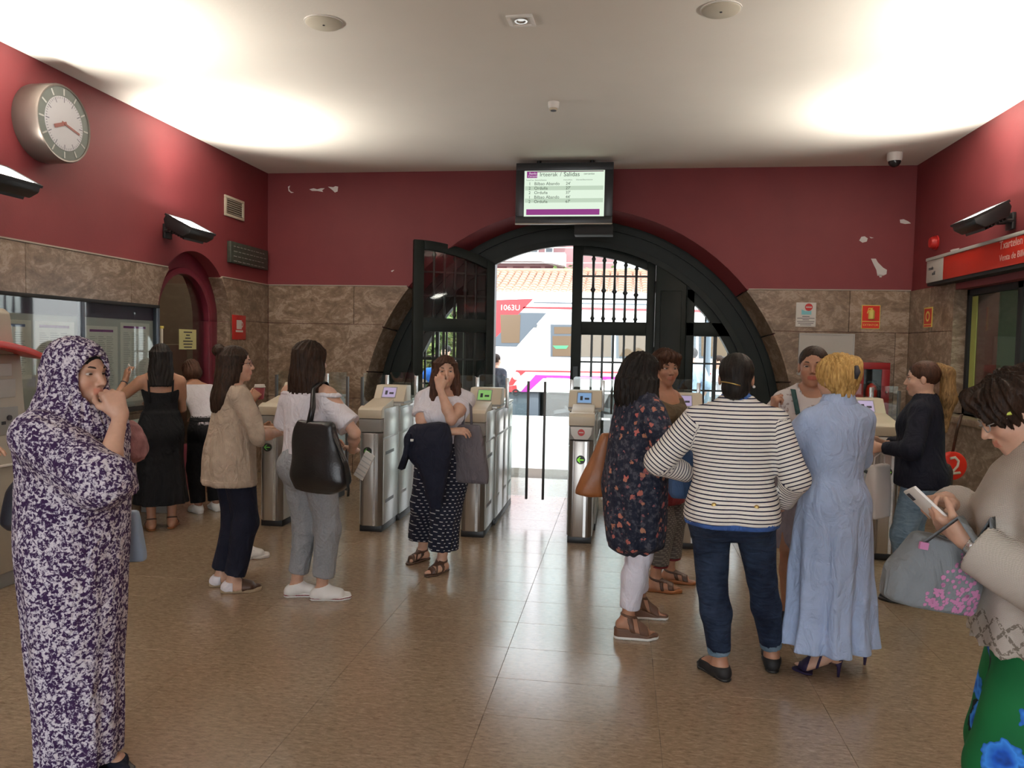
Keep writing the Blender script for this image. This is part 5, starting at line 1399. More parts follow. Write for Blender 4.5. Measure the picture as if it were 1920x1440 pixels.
        if s.face and brow:
            for sx in (-1, 1):
                pts = [s.hp(sx*a, b, c) for a, b, c in ((.013, .0845, .0205), (.024, .0835, .0255), (.036, .0770, .0275), (.049, .0655, .0225))]
                MB().tube(pts, [.0028*s.hs, .0036*s.hs, .0032*s.hs, .0016*s.hs], 6).build('eyebrow', 'brow', o, smooth=True)['label'] = 'dark eyebrow'
        return o
    def sub(s, tags): return [p for p in s.P if p.tag in tags]
    def garment(s, name, m, tags=(), off=.012, extra=(), clips=(), h=None, disp=None, label=None, attrs=None, fine=(), seed=1, wr=.004, wf=26, lo=None, hi=None):
        v, q = shape(s.sub(tags)+list(extra), h or s.res, off=off, clips=clips, fine=fine, lo=lo, hi=hi)
        n = vnormals(v, q)
        if wr: v = v+n*(wr*wob(v*np.array([1, 1, .8]), wf, seed))[:, None]
        if disp is not None: v = disp(v, n)
        return s.emit(name, v, q, m, label=label, attrs=attrs(v) if attrs else None)
    def sleeve(s, n, end, off0, off1, flare=0.0, tag='sleeve'):
        """arm cloth from shoulder to a fraction: 0..1 upper arm, 1..2 forearm"""
        k = s.k; aw = 1+(s.w-1)*.9; S, E_, W_ = s.S[n], s.E[n], s.W[n]; out = []
        if end <= 1:
            e = S+(E_-S)*end; out.append(cone(S-A3((0, 0, .010)), e, .044*k*aw+off0, .042*k*aw+off1+flare, .03, tag, flat=True))
        else:
            out.append(cone(S-A3((0, 0, .010)), E_, .044*k*aw+off0, .042*k*aw+(off0+off1)/2, .03, tag)); f = end-1
            e = E_+(W_-E_)*f; out.append(cone(E_, e, .043*k*aw+(off0+off1)/2, (.041-(.041-.0245)*f)*k*aw+off1+flare, .02, tag, flat=True))
        return out
    def legs(s, end, off0, off1, tag='leg', flare=0.0, only=None, straight=False):
        """trouser legs to a fraction: 1 = knee, 2 = ankle"""
        k = s.k; lw = 1+(s.w-1)*.9; out = []
        for n in ('L', 'R'):
            if only and n != only: continue
            hp, kp, an = s.hip[n], s.knee[n], s.ank[n]; f = A3((math.sin(-s.fy[n]), math.cos(s.fy[n]), 0))
            out.append(cone(hp, kp, .083*k*lw+off0, .053*k*lw+(off0+off1)/2, .03, tag))
            if straight:
                e = kp+(an-kp)*(end-1); out.append(cone(kp, e, .053*k*lw+(off0+off1)/2, .038*k*lw+off1+flare, .03, tag, flat=True)); continue
            fr = end-1; mid = kp+(an-kp)*.35-f*.012
            e = kp+(an-kp)*fr; out.append(cone(kp, mid, .051*k*lw+(off0+off1)/2, .055*k*lw+(off0+off1)/2, .02, tag))
            out.append(cone(mid, e, .053*k*lw+(off0+off1)/2, (.053-(.019)*min(1, fr))*k*lw+off1+flare, .02, tag, flat=True))
        return out
    def sole(s, n, h0, h1=None, grow=.004, y0=-.045, tip=.150, tag='sole'):
        """2-d foot outline extruded from the ground: heel thickness h1, toe thickness h0"""
        k = s.k; h1 = h0 if h1 is None else h1; a = s.ank[n]; c, q_ = math.cos(s.fy[n]), math.sin(s.fy[n]); sx = -1 if n == 'L' else 1
        segs = [((0, y0*k), (sx*.004, .05*k), .030*k, .034*k), ((sx*.004, .05*k), (sx*.004, .105*k), .034*k, .043*k), ((sx*.004, .105*k), (-sx*.006, tip*k), .043*k, .028*k)]
        def fn(X, Y, Z):
            x, y = X-a[0], Y-a[1]; u, v_ = x*c+y*q_, -x*q_+y*c; d = None
            for p, r, ra, rb in segs:
                ab = (r[0]-p[0], r[1]-p[1]); t = np.clip(((u-p[0])*ab[0]+(v_-p[1])*ab[1])/(ab[0]**2+ab[1]**2), 0, 1)
                e = np.sqrt((u-p[0]-t*ab[0])**2+(v_-p[1]-t*ab[1])**2)-(ra+(rb-ra)*t); d = e if d is None else np.minimum(d, e)
            tt = np.clip((v_-.0)/(.10*k), 0, 1); top = h1+(h0-h1)*tt
            return np.maximum(d-grow, np.maximum(Z-top, -Z))
        return Prim(tag, fn, (a[0]-.22, a[1]-.22, 0), (a[0]+.22, a[1]+.22, max(h0, h1)+.005), .0)
    def footclip(s, n, pts):
        """keeps what lies below a plane through foot-local point p with normal nrm"""
        p, nr = pts; p = s.fpt(n, p); c, q_ = math.cos(s.fy[n]), math.sin(s.fy[n]); g = (nr[0]*c-nr[1]*q_, nr[0]*q_+nr[1]*c, nr[2])
        return lambda X, Y, Z: (X-p[0])*g[0]+(Y-p[1])*g[1]+(Z-p[2])*g[2]
    def slab_clip(s, p, nrm, hw):
        p, g = A3(p), unit(nrm); return lambda X, Y, Z: np.abs((X-p[0])*g[0]+(Y-p[1])*g[1]+(Z-p[2])*g[2])-hw
    def band(s, name, m, tags, p, nrm, hw, off=.004, h=.0045, lo=None, hi=None, label=None, box=.13):
        p = A3(p)
        v, q = shape(s.sub(tags), h, off=off, clips=[s.slab_clip(p, nrm, hw)], lo=p-box, hi=p+box)
        if len(q): return s.emit(name, v, q, m, label=label)
    def sneakers(s, m, ms, stripe=None, label=None):
        for n in ('L', 'R'):
            lo = s.fpt(n, (0, .05, 0))-A3((.2, .2, 0)); hi = s.fpt(n, (0, .05, .12))+A3((.2, .2, 0))
            v, q = shape(s.sub(['foot'+n]), .0055, off=.007, clips=[s.footclip(n, ((0, -.03, .082*s.k), (0, -.28, .96))), lambda X, Y, Z: .012-Z+0*X+0*Y], lo=lo, hi=hi)
            o = s.emit('shoe', v, q, m, label=label)
            v, q = shape([s.sole(n, .026, .030)], .0055, lo=lo, hi=hi); so = s.emit('sole', v, q, ms); so.parent = o
            if stripe: 
                v, q = shape([s.sole(n, .026, .030, .0055)], .0045, clips=[lambda X, Y, Z: np.abs(Z-.0155)-.0042+0*X+0*Y], lo=lo, hi=hi); st = s.emit('stripe', v, q, stripe); st.parent = o
            mb = MB()
            for i in range(4):
                y = .045+i*.016; z = .082-.0125*i
                mb.tube([s.fpt(n, (-.018, y, z*s.k)), s.fpt(n, (0, y+.004, z*s.k+.008)), s.fpt(n, (.018, y, z*s.k))], .0028, 5)
            la = mb.build('laces', ms); la.parent = o
    def flats(s, m, label=None, top=.055, h=.014):
        for n in ('L', 'R'):
            lo = s.fpt(n, (0, .05, 0))-A3((.2, .2, 0)); hi = s.fpt(n, (0, .05, .12))+A3((.2, .2, 0))
            v, q = shape(s.sub(['foot'+n]), .0055, off=.006, clips=[s.footclip(n, ((0, 0, top*s.k), (0, .1, .99))), lambda X, Y, Z: .006-Z+0*X+0*Y], lo=lo, hi=hi)
            o = s.emit('shoe', v, q, m, label=label)
            v, q = shape([s.sole(n, h, h)], .0055, lo=lo, hi=hi); so = s.emit('sole', v, q, 'black'); so.parent = o
    def sandals(s, m, ms, h0=.014, h1=None, straps=((.085, .4, .010), (.12, .1, .012)), ankle=True, edge=None, front=None):
        h1 = h0 if h1 is None else h1
        for n in ('L', 'R'):
            lo = s.fpt(n, (0, .05, 0))-A3((.2, .2, 0)); hi = s.fpt(n, (0, .05, .15+s.hh))+A3((.2, .2, 0))
            v, q = shape([s.sole(n, h0, h1)], .005, lo=lo, hi=hi, clips=[s.footclip(n, ((0, front*s.k, 0), (0, -1, 0)))] if front else ()); o = s.emit('sandal', v, q, ms)
            if edge:
                v, q = shape([s.sole(n, edge[1], edge[1], .0065)], .005, lo=lo, hi=hi); e = s.emit('sole_edge', v, q, edge[0]); e.parent = o
            c, q_ = math.cos(s.fy[n]), math.sin(s.fy[n])
            def dirv(u): return (u[0]*c-u[1]*q_, u[0]*q_+u[1]*c, u[2])
            for y, tilt, hw in straps:
                p = s.fpt(n, (0, y*s.k, .03)); b = s.band('strap', m, ['foot'+n], p, dirv((math.sin(tilt), math.cos(tilt), .25)), hw, .004)
                if b: b.parent = o
            if ankle:
                b = s.band('ankle_strap', m, ['foot'+n, 'calf'+n], s.ank[n]+A3((0, 0, .005)), (0, .25, 1), .007, .0045, box=.08)
                if b: b.parent = o
    # ---- hair
    def hair(s, m, kind='cap', extra=(), h=None, face=(.068, .075, .090), facec=(0, .115, -.032), off=0.0, strands=.0035, cut=None, k=.02, label=None, seed=3, hl=1.0):
        R = s.HR; hs = s.hs; H = s.hp
        P = [ell(H(0, -.022, .034), A3((.083, .102, .088))*hs*hl, .02, R=R)]
        P += list(extra)
        cl = []
        fc = H(*facec); fr = A3(face)*hs
        def carve(X, Y, Z):
            x, y, z = X-fc[0], Y-fc[1], Z-fc[2]; x, y, z = [(R[0][i]*x+R[1][i]*y+R[2][i]*z) for i in range(3)]
            k0 = np.sqrt((x/fr[0])**2+(y/fr[1])**2+(z/fr[2])**2); return -(k0-1)*fr.min()
        if face is not None: cl.append(carve)
        if cut: cl += list(cut)
        v, q = shape(P, h or max(.005, s.hres*1.15), clips=cl); n = vnormals(v, q)
        if strands:
            L = (v-s.HO)@R/hs; a = np.arctan2(L[:, 0], -L[:, 1])
            st = np.sin(a*23+2.2*np.sin(L[:, 2]*22+a*3))*.6+np.sin(a*41+1.7*np.sin(L[:, 2]*31))*.4
            v = v+n*(strands*st+strands*.8*wob(v, 34, seed))[:, None]
        return s.emit('hair', v, q, m, label=label)
# ------------------------------------------------------------------ cloth materials
def cloth(name, col, rough=.85, var=.12, scale=14, wv=.25, sheen=.0):
    m, nt, b = new_mat(name); v = coords(nt, 'Object')
    c = ramp(nt, noise(nt, v, scale, 4), [(.3, tuple(x*(1-var) for x in col)), (.7, tuple(min(1, x*(1+var)) for x in col))])
    nt.links.new(c, b.inputs['Base Color']); b.inputs['Roughness'].default_value = rough; b.inputs['Specular IOR Level'].default_value = .25
    b.inputs['Sheen Weight'].default_value = sheen
    fold = noise(nt, coords(nt, 'Object', (1, 1, .55)), 11, 3, .5, 1.4); fine = noise(nt, v, 260, 2)
    bump(nt, b, math_n(nt, 'ADD', fold, math_n(nt, 'MULTIPLY', fine, .03)), .55, .055); return m
def leather(name, col, rough=.38):
    m, nt, b = new_mat(name); v = coords(nt, 'Object')
    c = ramp(nt, noise(nt, v, 6, 4), [(.3, tuple(x*.75 for x in col)), (.7, tuple(x*1.2 for x in col))])
    nt.links.new(c, b.inputs['Base Color']); b.inputs['Roughness'].default_value = rough
    bump(nt, b, noise(nt, v, 90, 4), .25, .004); return m
def m_splotch():
    m, nt, b = new_mat('purple_white_print'); v = coords(nt, 'Object')
    f = noise(nt, v, 78, 5, .66, .6); g = noise(nt, v, 14, 2)
    f = math_n(nt, 'ADD', f, math_n(nt, 'MULTIPLY', math_n(nt, 'SUBTRACT', g, .5), .16))
    c = ramp(nt, f, [(.0, (.030, .014, .055)), (.485, (.045, .020, .075)), (.515, (.36, .33, .43)), (.555, (.62, .59, .66)), (.8, (.74, .70, .73))])
    nt.links.new(c, b.inputs['Base Color']); b.inputs['Roughness'].default_value = .85; b.inputs['Specular IOR Level'].default_value = .2
    bump(nt, b, noise(nt, coords(nt, 'Object', (1, 1, .5)), 9, 3, .5, 1.4), .6, .06); return m
def flowers(nt, v, scale, r, amp, keep, metric='EUCLIDEAN'):
    """mask (0..1), cell random colour, distance: petal blobs at random cell centres"""
    vo = N(nt, 'ShaderNodeTexVoronoi', Scale=scale); vo.feature = 'F1'
    w_ = nt.nodes.new('ShaderNodeVectorMath'); w_.operation = 'ADD'
    nz = N(nt, 'ShaderNodeTexNoise', Scale=scale*2.2, Detail=2.0); nt.links.new(v, nz.inputs['Vector'])
    sc = nt.nodes.new('ShaderNodeVectorMath'); sc.operation = 'SCALE'; sc.inputs['Scale'].default_value = amp/scale
    nt.links.new(nz.outputs['Color'], sc.inputs[0]); nt.links.new(v, w_.inputs[0]); nt.links.new(sc.outputs[0], w_.inputs[1])
    nt.links.new(w_.outputs[0], vo.inputs['Vector'])
    sp = nt.nodes.new('ShaderNodeSeparateColor'); nt.links.new(vo.outputs['Color'], sp.inputs[0])
    on = math_n(nt, 'LESS_THAN', sp.outputs[0], keep)
    d = vo.outputs['Distance']
    mask = math_n(nt, 'MULTIPLY', math_n(nt, 'LESS_THAN', d, r), on)
    return mask, sp, d
def m_floral():
    m, nt, b = new_mat('navy_floral'); v = coords(nt, 'Object')
    base = ramp(nt, noise(nt, v, 34, 4, .65), [(.35, (.010, .013, .028)), (.52, (.022, .026, .045)), (.62, (.085, .085, .105)), (.70, (.03, .033, .055))])
    mk, sp, d = flowers(nt, v, 25, .36, .9, .34)
    c1 = mixc(nt, sp.outputs[1], (.50, .13, .12), (.40, .19, .12)); c = mixc(nt, mk, base, c1)
    mk2, sp2, d2 = flowers(nt, coords(nt, 'Object', loc=(.3, .7, .1)), 36, .30, .8, .22); c = mixc(nt, mk2, c, (.24, .10, .11))
    nt.links.new(c, b.inputs['Base Color']); b.inputs['Roughness'].default_value = .8; b.inputs['Specular IOR Level'].default_value = .25; bump(nt, b, noise(nt, coords(nt, 'Object', (1, 1, .5)), 11, 3, .5, 1.4), .5, .05); return m
def m_green():
    m, nt, b = new_mat('green_blue_flowers'); v = coords(nt, 'Object')
    base = ramp(nt, noise(nt, v, 5, 2), [(.3, (.006, .115, .035)), (.7, (.010, .165, .050))])
    lk, ls, ld = flowers(nt, coords(nt, 'Object', (1, 1, .55), (.5, .2, .3), (0, .6, .3)), 13, .34, .9, .62); c = mixc(nt, lk, base, (.006, .012, .012))
    mk, sp, d = flowers(nt, coords(nt, 'Object', loc=(.13, .02, .05)), 8.5, .44, .75, .8)
    pet = ramp(nt, d, [(.0, (.25, .2, .05)), (.07, (.008, .02, .10)), (.20, (.012, .10, .55)), (.36, (.05, .28, .85)), (.45, (.01, .08, .4))])
    c = mixc(nt, mk, c, pet); nt.links.new(c, b.inputs['Base Color']); b.inputs['Roughness'].default_value = .75; b.inputs['Specular IOR Level'].default_value = .25; return m
def m_dash(name, base, ink, px, pz, wx, wz):
    m, nt, b = new_mat(name); t = nt.nodes.new('ShaderNodeTexCoord'); s = nt.nodes.new('ShaderNodeSeparateXYZ'); nt.links.new(t.outputs['Object'], s.inputs[0])
    u = math_n(nt, 'ADD', math_n(nt, 'MULTIPLY', s.outputs[0], .9), math_n(nt, 'MULTIPLY', s.outputs[1], .5)); zf = math_n(nt, 'DIVIDE', s.outputs[2], pz)
    row = math_n(nt, 'FLOOR', zf); uu = math_n(nt, 'ADD', math_n(nt, 'DIVIDE', u, px), math_n(nt, 'MULTIPLY', row, .5))
    mk = math_n(nt, 'MULTIPLY', math_n(nt, 'LESS_THAN', math_n(nt, 'FRACT', uu), wx), math_n(nt, 'LESS_THAN', math_n(nt, 'FRACT', zf), wz))
    nt.links.new(mixc(nt, mk, base, ink), b.inputs['Base Color']); b.inputs['Roughness'].default_value = .8; b.inputs['Specular IOR Level'].default_value = .25; bump(nt, b, noise(nt, coords(nt, 'Object', (1, 1, .4)), 12, 3, .5, 1.2), .5, .05); return m
def m_stripe():
    m, nt, b = new_mat('white_navy_stripes'); a = N(nt, 'ShaderNodeAttribute', attribute_name='stripe')
    f = math_n(nt, 'FRACT', math_n(nt, 'DIVIDE', a.outputs['Fac'], .0188)); mk = math_n(nt, 'LESS_THAN', f, .30)
    nt.links.new(mixc(nt, mk, (.84, .81, .75), (.012, .014, .045)), b.inputs['Base Color']); b.inputs['Roughness'].default_value = .85; b.inputs['Specular IOR Level'].default_value = .2
    bump(nt, b, noise(nt, coords(nt, 'Object', (1, 1, .6)), 10, 3, .5, 1.2), .4, .04); return m
def m_knit():
    m, nt, b = new_mat('open_knit'); v = coords(nt, 'Object')
    s = nt.nodes.new('ShaderNodeSeparateXYZ'); nt.links.new(v, s.inputs[0])
    w1 = N(nt, 'ShaderNodeTexWave', Scale=120, Distortion=2.0, Detail=2); w1.bands_direction = 'Z'; nt.links.new(v, w1.inputs['Vector'])
    c = ramp(nt, w1.outputs['Fac'], [(.2, (.45, .415, .375)), (.7, (.62, .58, .53))])
    u = math_n(nt, 'ADD', math_n(nt, 'MULTIPLY', s.outputs[0], .8), math_n(nt, 'MULTIPLY', s.outputs[1], .8))
    d1 = math_n(nt, 'FRACT', math_n(nt, 'MULTIPLY', math_n(nt, 'ADD', u, s.outputs[2]), 15)); d2 = math_n(nt, 'FRACT', math_n(nt, 'MULTIPLY', math_n(nt, 'SUBTRACT', u, s.outputs[2]), 15))
    nz = noise(nt, v, 120, 3)
    lace = math_n(nt, 'MAXIMUM', math_n(nt, 'LESS_THAN', d1, .22), math_n(nt, 'LESS_THAN', d2, .22))
    lace = math_n(nt, 'MULTIPLY', math_n(nt, 'MULTIPLY', lace, math_n(nt, 'GREATER_THAN', nz, .47)), math_n(nt, 'LESS_THAN', s.outputs[2], .90))
    nt.links.new(mixc(nt, lace, c, (.24, .215, .18)), b.inputs['Base Color']); b.inputs['Roughness'].default_value = .95; b.inputs['Specular IOR Level'].default_value = .1
    bump(nt, b, math_n(nt, 'ADD', w1.outputs['Fac'], math_n(nt, 'MULTIPLY', nz, .7)), .5, .006); return m
def m_lace():
    m, nt, b = new_mat('white_lace'); v = coords(nt, 'Object'); mk, sp, d = flowers(nt, v, 34, .30, .9, .55)
    nt.links.new(mixc(nt, mk, (.62, .58, .57), (.36, .29, .28)), b.inputs['Base Color']); b.inputs['Roughness'].default_value = .85; return m
def m_jeans(name, c0, c1):
    m, nt, b = new_mat(name); v = coords(nt, 'Object'); s = nt.nodes.new('ShaderNodeSeparateXYZ'); nt.links.new(v, s.inputs[0])
    f = math_n(nt, 'ADD', math_n(nt, 'MULTIPLY', noise(nt, coords(nt, 'Object', (1, 1, .5)), 7, 4), .7), math_n(nt, 'MULTIPLY', noise(nt, coords(nt, 'Object', (.25, .25, 1)), 60, 3), .3))
    nt.links.new(ramp(nt, f, [(.38, c0), (.64, c1)]), b.inputs['Base Color']); b.inputs['Roughness'].default_value = .85; b.inputs['Specular IOR Level'].default_value = .2
    bump(nt, b, noise(nt, coords(nt, 'Object', (.6, .6, 1.5)), 15, 3, .5, 1.0), .5, .04); return m
C = {k: v for k, v in dict(
    robe=m_splotch(), floral=m_floral(), green=m_green(), stripe=m_stripe(), knit=m_knit(), lace=m_lace(),
    dash=m_dash('navy_white_dashes', (.012, .014, .028), (.50, .50, .50), .034, .026, .42, .24), plaid=m_dash('grey_check', (.22, .24, .27), (.42, .42, .42), .03, .03, .3, .5),
    pattern=m_dash('grey_patterned_cotton', (.10, .088, .080), (.21, .19, .165), .02, .014, .5, .5),
    jeans=m_jeans('dark_denim', (.008, .013, .030), (.030, .050, .095)), ljeans=m_jeans('light_denim', (.10, .16, .22), (.22, .30, .37)),
    black=cloth('black_cloth', (.0075, .0075, .009)), navy=cloth('navy_cloth', (.011, .013, .026)), blazer=cloth('navy_blazer', (.0085, .0095, .018)),
    beige=cloth('beige_knit', (.42, .335, .26)), white=cloth('white_cotton', (.76, .74, .79), var=.04), wtrous=cloth('white_trousers', (.74, .72, .80), var=.04), grey=cloth('grey_marl', (.27, .285, .305), var=.10, scale=90),
    dress=cloth('pale_blue_cloth', (.42, .53, .76), var=.05), blue=cloth('royal_blue_cotton', (.05, .12, .36)), skirt=cloth('lavender_grey', (.30, .27, .31)), brown=cloth('brown_maroon', (.12, .045, .035)),
    olive=cloth('olive_brown', (.10, .075, .045)), teal=cloth('teal_cloth', (.04, .09, .09)), pink=cloth('dusty_pink_velvet', (.30, .15, .155), var=.35, scale=25), tote=cloth('grey_purple_canvas', (.125, .112, .125), var=.06), denimbag=cloth('denim_bag', (.045, .085, .17)),
    blackl=leather('black_leather', (.012, .012, .013), .30), tan=leather('tan_leather', (.30, .105, .032), .42), brownl=leather('brown_leather', (.075, .035, .02), .45), wedge=leather('wedge_brown', (.13, .062, .035), .55),
    lbag=cloth('grey_blue_canvas', (.19, .215, .235), var=.05), paleblue=mat('pale_blue_bag', (.33, .45, .62), .4), whitebag=mat('white_paper_bag', (.60, .56, .54), .6, var=.04),
    darkbag=leather('dark_blue_leather', (.012, .016, .026), .4), heel=leather('violet_suede', (.022, .012, .055), .7), cork=mat('espadrille_sole', (.36, .27, .17), .9, var=.2, vscale=60),
    shirtblue=cloth('light_blue_shirt', (.38, .50, .66)), bluetee=cloth('bright_blue_tee', (.03, .14, .55)), maroon=cloth('maroon_cloth', (.20, .03, .035))).items()}
BL = lambda z: (lambda X, Y, Z: Z-z)       # keep what is below z
AB = lambda z: (lambda X, Y, Z: z-Z)       # keep what is above z
def pl(p, n):
    p, n = A3(p), unit(n); return lambda X, Y, Z: (X-p[0])*n[0]+(Y-p[1])*n[1]+(Z-p[2])*n[2]
def keepout(p, r):
    """keeps what is outside a vertical cylinder (neck openings)"""
    return lambda X, Y, Z: np.where(Z > p[2]-.02, r-np.sqrt((X-p[0])**2+(Y-p[1])**2), -1.0)
def foot_at(loc, rz, px, py, yaw):
    p = at(px, py, 2, 0.0); x, y = p[0]-loc[0], p[1]-loc[1]; c, q = math.cos(rz), math.sin(rz); return (x*c+y*q, -x*q+y*c, yaw)
def D(a): return math.radians(a)
def pleats(n, amp, z0, z1, k=0.0, seed=0):
    """radial folds that grow from z1 down to z0"""
    def f(v, nrm):
        t = np.clip((z1-v[:, 2])/(z1-z0), 0, 1)**1.2; a = np.arctan2(v[:, 1], v[:, 0])
        d = amp*t*(np.sin(n*a+1.5*np.sin(2*a+seed)+k*v[:, 2])*.7+.3*np.sin((n*1.7)*a+seed*2))
        r = np.hypot(v[:, 0], v[:, 1])+1e-6; v = v.copy(); v[:, 0] += v[:, 0]/r*d; v[:, 1] += v[:, 1]/r*d; return v
    return f
def top(P, z, tags=('torso',)): return z*P.k+P.hh
def glasses(P, m='ink', par=None):
    H = P.hp; mb = MB()
    for sx in (-1, 1):
        mb.tube([H(sx*.031+.024*math.cos(a), .094-.010*abs(math.cos(a)*sx > 0 and math.cos(a)), .0+.0175*math.sin(a)) for a in [2*PI*i/18 for i in range(19)]], .0016*P.hs, 5)
        mb.tube([H(sx*.055, .088, .004), H(sx*.078, .03, .004), H(sx*.080, -.01, .0)], .0018*P.hs, 5)
    mb.tube([H(-.008, .098, .004), H(0, .101, .006), H(.008, .098, .004)], .0016*P.hs, 5)
    o = mb.build('glasses', m, P.t, smooth=True); o['label'] = 'thin rimmed glasses'; return o
def earring(P, sx, m='paper', r=.005):
    p = P.hp(sx*.083, -.006, -.040); mb = MB().lathe([(0.001, -r), (r*.8, -r*.6), (r, 0), (r*.8, r*.6), (.001, r)], 10, p); o = mb.build('earring', m, P.t, smooth=True); return o
class Bag:
    """soft bag in its own frame: x width, y thickness, z up from its lowest point"""
    def __init__(s, name, label, P_or_loc, rz, rows, m, cat='bag', tilt=0.0, pw=3.2, h=.008, wr=.006, wf=16, seed=5, fold=None, roll=0.0):
        s.t = thing(name, label, cat, tuple(P_or_loc), rz); s.t.rotation_euler = (tilt, roll, rz)
        v, q = shape([loft(rows, 0, pw=pw, fold=fold)], h); n = vnormals(v, q); v = v+n*(wr*wob(v, wf, seed))[:, None]
        me = mesh_np('bag_body', v, q, True); me.materials.append(m); s.b = link('bag_body', me, s.t); s.m = m
    def part(s, name, mb, m, parent=None, **kw): return mb.build(name, m, parent or s.t, **kw)
    def loc(s, p):
        bpy.context.view_layer.update(); return s.t.matrix_world.inverted() @ Vector(p)
# ================================================================== PEOPLE IN THE HALL
def zc(P, z): return z*P.k+P.hh
# ---- 1 woman in the long patterned robe and veil
loc, rz = (-1.95, 2.53), D(-97)
P = Person('woman in a long purple and white patterned robe and veil, hand at her mouth', loc, rz, H=1.60, w=1.05, skin='skin_b', res=.011, hres=.0042,
           armR=dict(w=(-.005, .185, 1.345), e=(.5, .3, -1), d=(.10, -.34, .94), n=(-.55, -.8, -.25), curl=(1.15, 1.15, 1.2, 1.2), thumb=.8, spread=.02), armL=dict(w=(.0, .07, 1.08), e=(-.8, -.3, -1), d=(.9, .2, -.3), n=(0, -1, -.2), curl=.6),
           legL=(-.055, 0, .1), legR=(.055, .0, -.1), head=(D(2), D(-3), 0))
WOMAN1 = P; P.body(hands='R')
H = P.hp
P.garment('trousers', C['navy'], (), 0, extra=P.legs(1.93, .0, .012, straight=True), clips=[BL(.22)]); P.flats(C['navy'], 'navy shoes')
rows = [(.065, 0, .0, .150, .135), (.14, 0, -.0, .152, .137), (.43, .0, -.01, .168, .150), (.72, .005, -.015, .188, .168), (.90, .005, -.015, .198, .178), (1.05, .0, -.012, .200, .180), (1.20, .0, -.01, .192, .165), (1.30, .0, -.01, .172, .13), (1.38, 0, -.01, .12, .10)]
def rf(v, n):
    v = pleats(9, .012, .07, 1.05, 1.0, 2)(v, n); return v
P.garment('robe', C['robe'], (), 0, extra=[loft(rows, .03)]+P.sleeve('R', 1.25, .045, .05, .0)+[cone(P.S['R']+A3((-.03, .02, -.05)), P.E['R']+A3((-.02, -.04, -.03)), .065, .078, .07)]+P.sleeve('L', 1.0, .03, .035, .0), clips=[lambda X, Y, Z: Z-(P.HO[2]-.09)], disp=rf, wr=.006, wf=15, h=.010)
vr = [(1.02, -.0, -.09, .13, .06), (1.12, -.0, -.045, .185, .125), (1.22, 0, -.025, .20, .165), (1.31, 0, -.02, .178, .155), (1.38, 0, -.018, .135, .125), (1.45, 0, -.012, .108, .118), (1.50, 0, -.01, .100, .116)]
face = dict(face=(.066, .11, .094), facec=(.010, .105, -.020))
v1 = P.hair('hair_black', face=(.066, .11, .085), facec=(0, .115, -.024), strands=.0, hl=1.0, label='black underscarf'); v1.name = 'underscarf'; v1.data.materials[0] = C['black']
sl_clip = lambda X, Y, Z: .05-np.sqrt((X-P.E['R'][0])**2+(Y-P.E['R'][1]-.06)**2+(Z-P.E['R'][2]-.05)**2)
o = P.hair(C['robe'], extra=[loft(vr, .05), ell(H(0, -.02, .03), A3((.094, .116, .098))*P.hs, .02, R=P.HR)], h=.0075, strands=.0035, cut=[lambda X, Y, Z: 1.0-Z, lambda X, Y, Z: np.where(Z < 1.30, (Y-.15), -1)], **face); o.name = 'veil'
# ---- 2 woman in the black dress at the notice board
loc, rz = (-3.86, 6.02), D(33)
P = Person('woman in a long black strappy dress with her back turned, holding a phone', loc, rz, H=1.565, w=.98, skin='skin_c', res=.011, hres=.006,
           armL=dict(w=(-.27, .17, 1.27), e=(-.6, -.35, -1), d=(.05, .3, .95), n=(.9, .3, 0), curl=.7), armR=dict(w=(-.02, .24, 1.07), e=(.8, -.3, -.6), d=(-.8, .6, 0), n=(-.2, -.5, -.9), curl=.5), legL=(-.075, 0, .1), legR=(.085, .03, -.15), head=(D(8), D(-12), 0))
W2_ = P; P.body(brow=False, eyes=False, hands='L')
P.garment('dress', C['black'], ('torso',), {'torso': .011}, extra=[loft([(.20, 0, .01, .215, .185), (.45, 0, 0, .185, .155), (.65, 0, 0, .175, .14), (.82, 0, -.01, .178, .135), (1.0, 0, 0, .15, .115)], .04)], clips=[lambda X, Y, Z: Z-(1.255*P.k+.5*np.clip(Y, -.1, .1)*P.k), lambda X, Y, Z: .21-Z+.05*np.abs(X)-.05*Y], disp=pleats(8, .014, .24, .95, 0, 1), wr=.003)
for sx in (-1, 1):
    pts = [P.tors(sx*.085, -.098, 1.12), P.tors(sx*.095, -.085, 1.24), P.tors(sx*.10, -.058, 1.345), P.tors(sx*.10, -.01, 1.388), P.tors(sx*.095, .05, 1.35), P.tors(sx*.085, .10, 1.24)]
    MB().strip(pts, (1, 0, 0), .015, .004).build('dress_strap', C['black'], P.t, smooth=True)
P.sandals(C['brownl'], C['tan'], .012, straps=((.10, .1, .012),))
H = P.hp; P.hair('hair_black', extra=[loft([(P.HO[2]-.235, 0+P.HO[0], P.HO[1]-.085, .085, .045), (P.HO[2]-.13, P.HO[0], P.HO[1]-.06, .098, .065), (P.HO[2]-.03, P.HO[0], P.HO[1]-.03, .092, .095), (P.HO[2]+.05, P.HO[0], P.HO[1]-.02, .085, .10)], .03)], strands=.004)
P.band('bracelet', 'ink', ['farmL'], P.W['L']+(P.E['L']-P.W['L'])*.15, P.E['L']-P.W['L'], .006, .003)
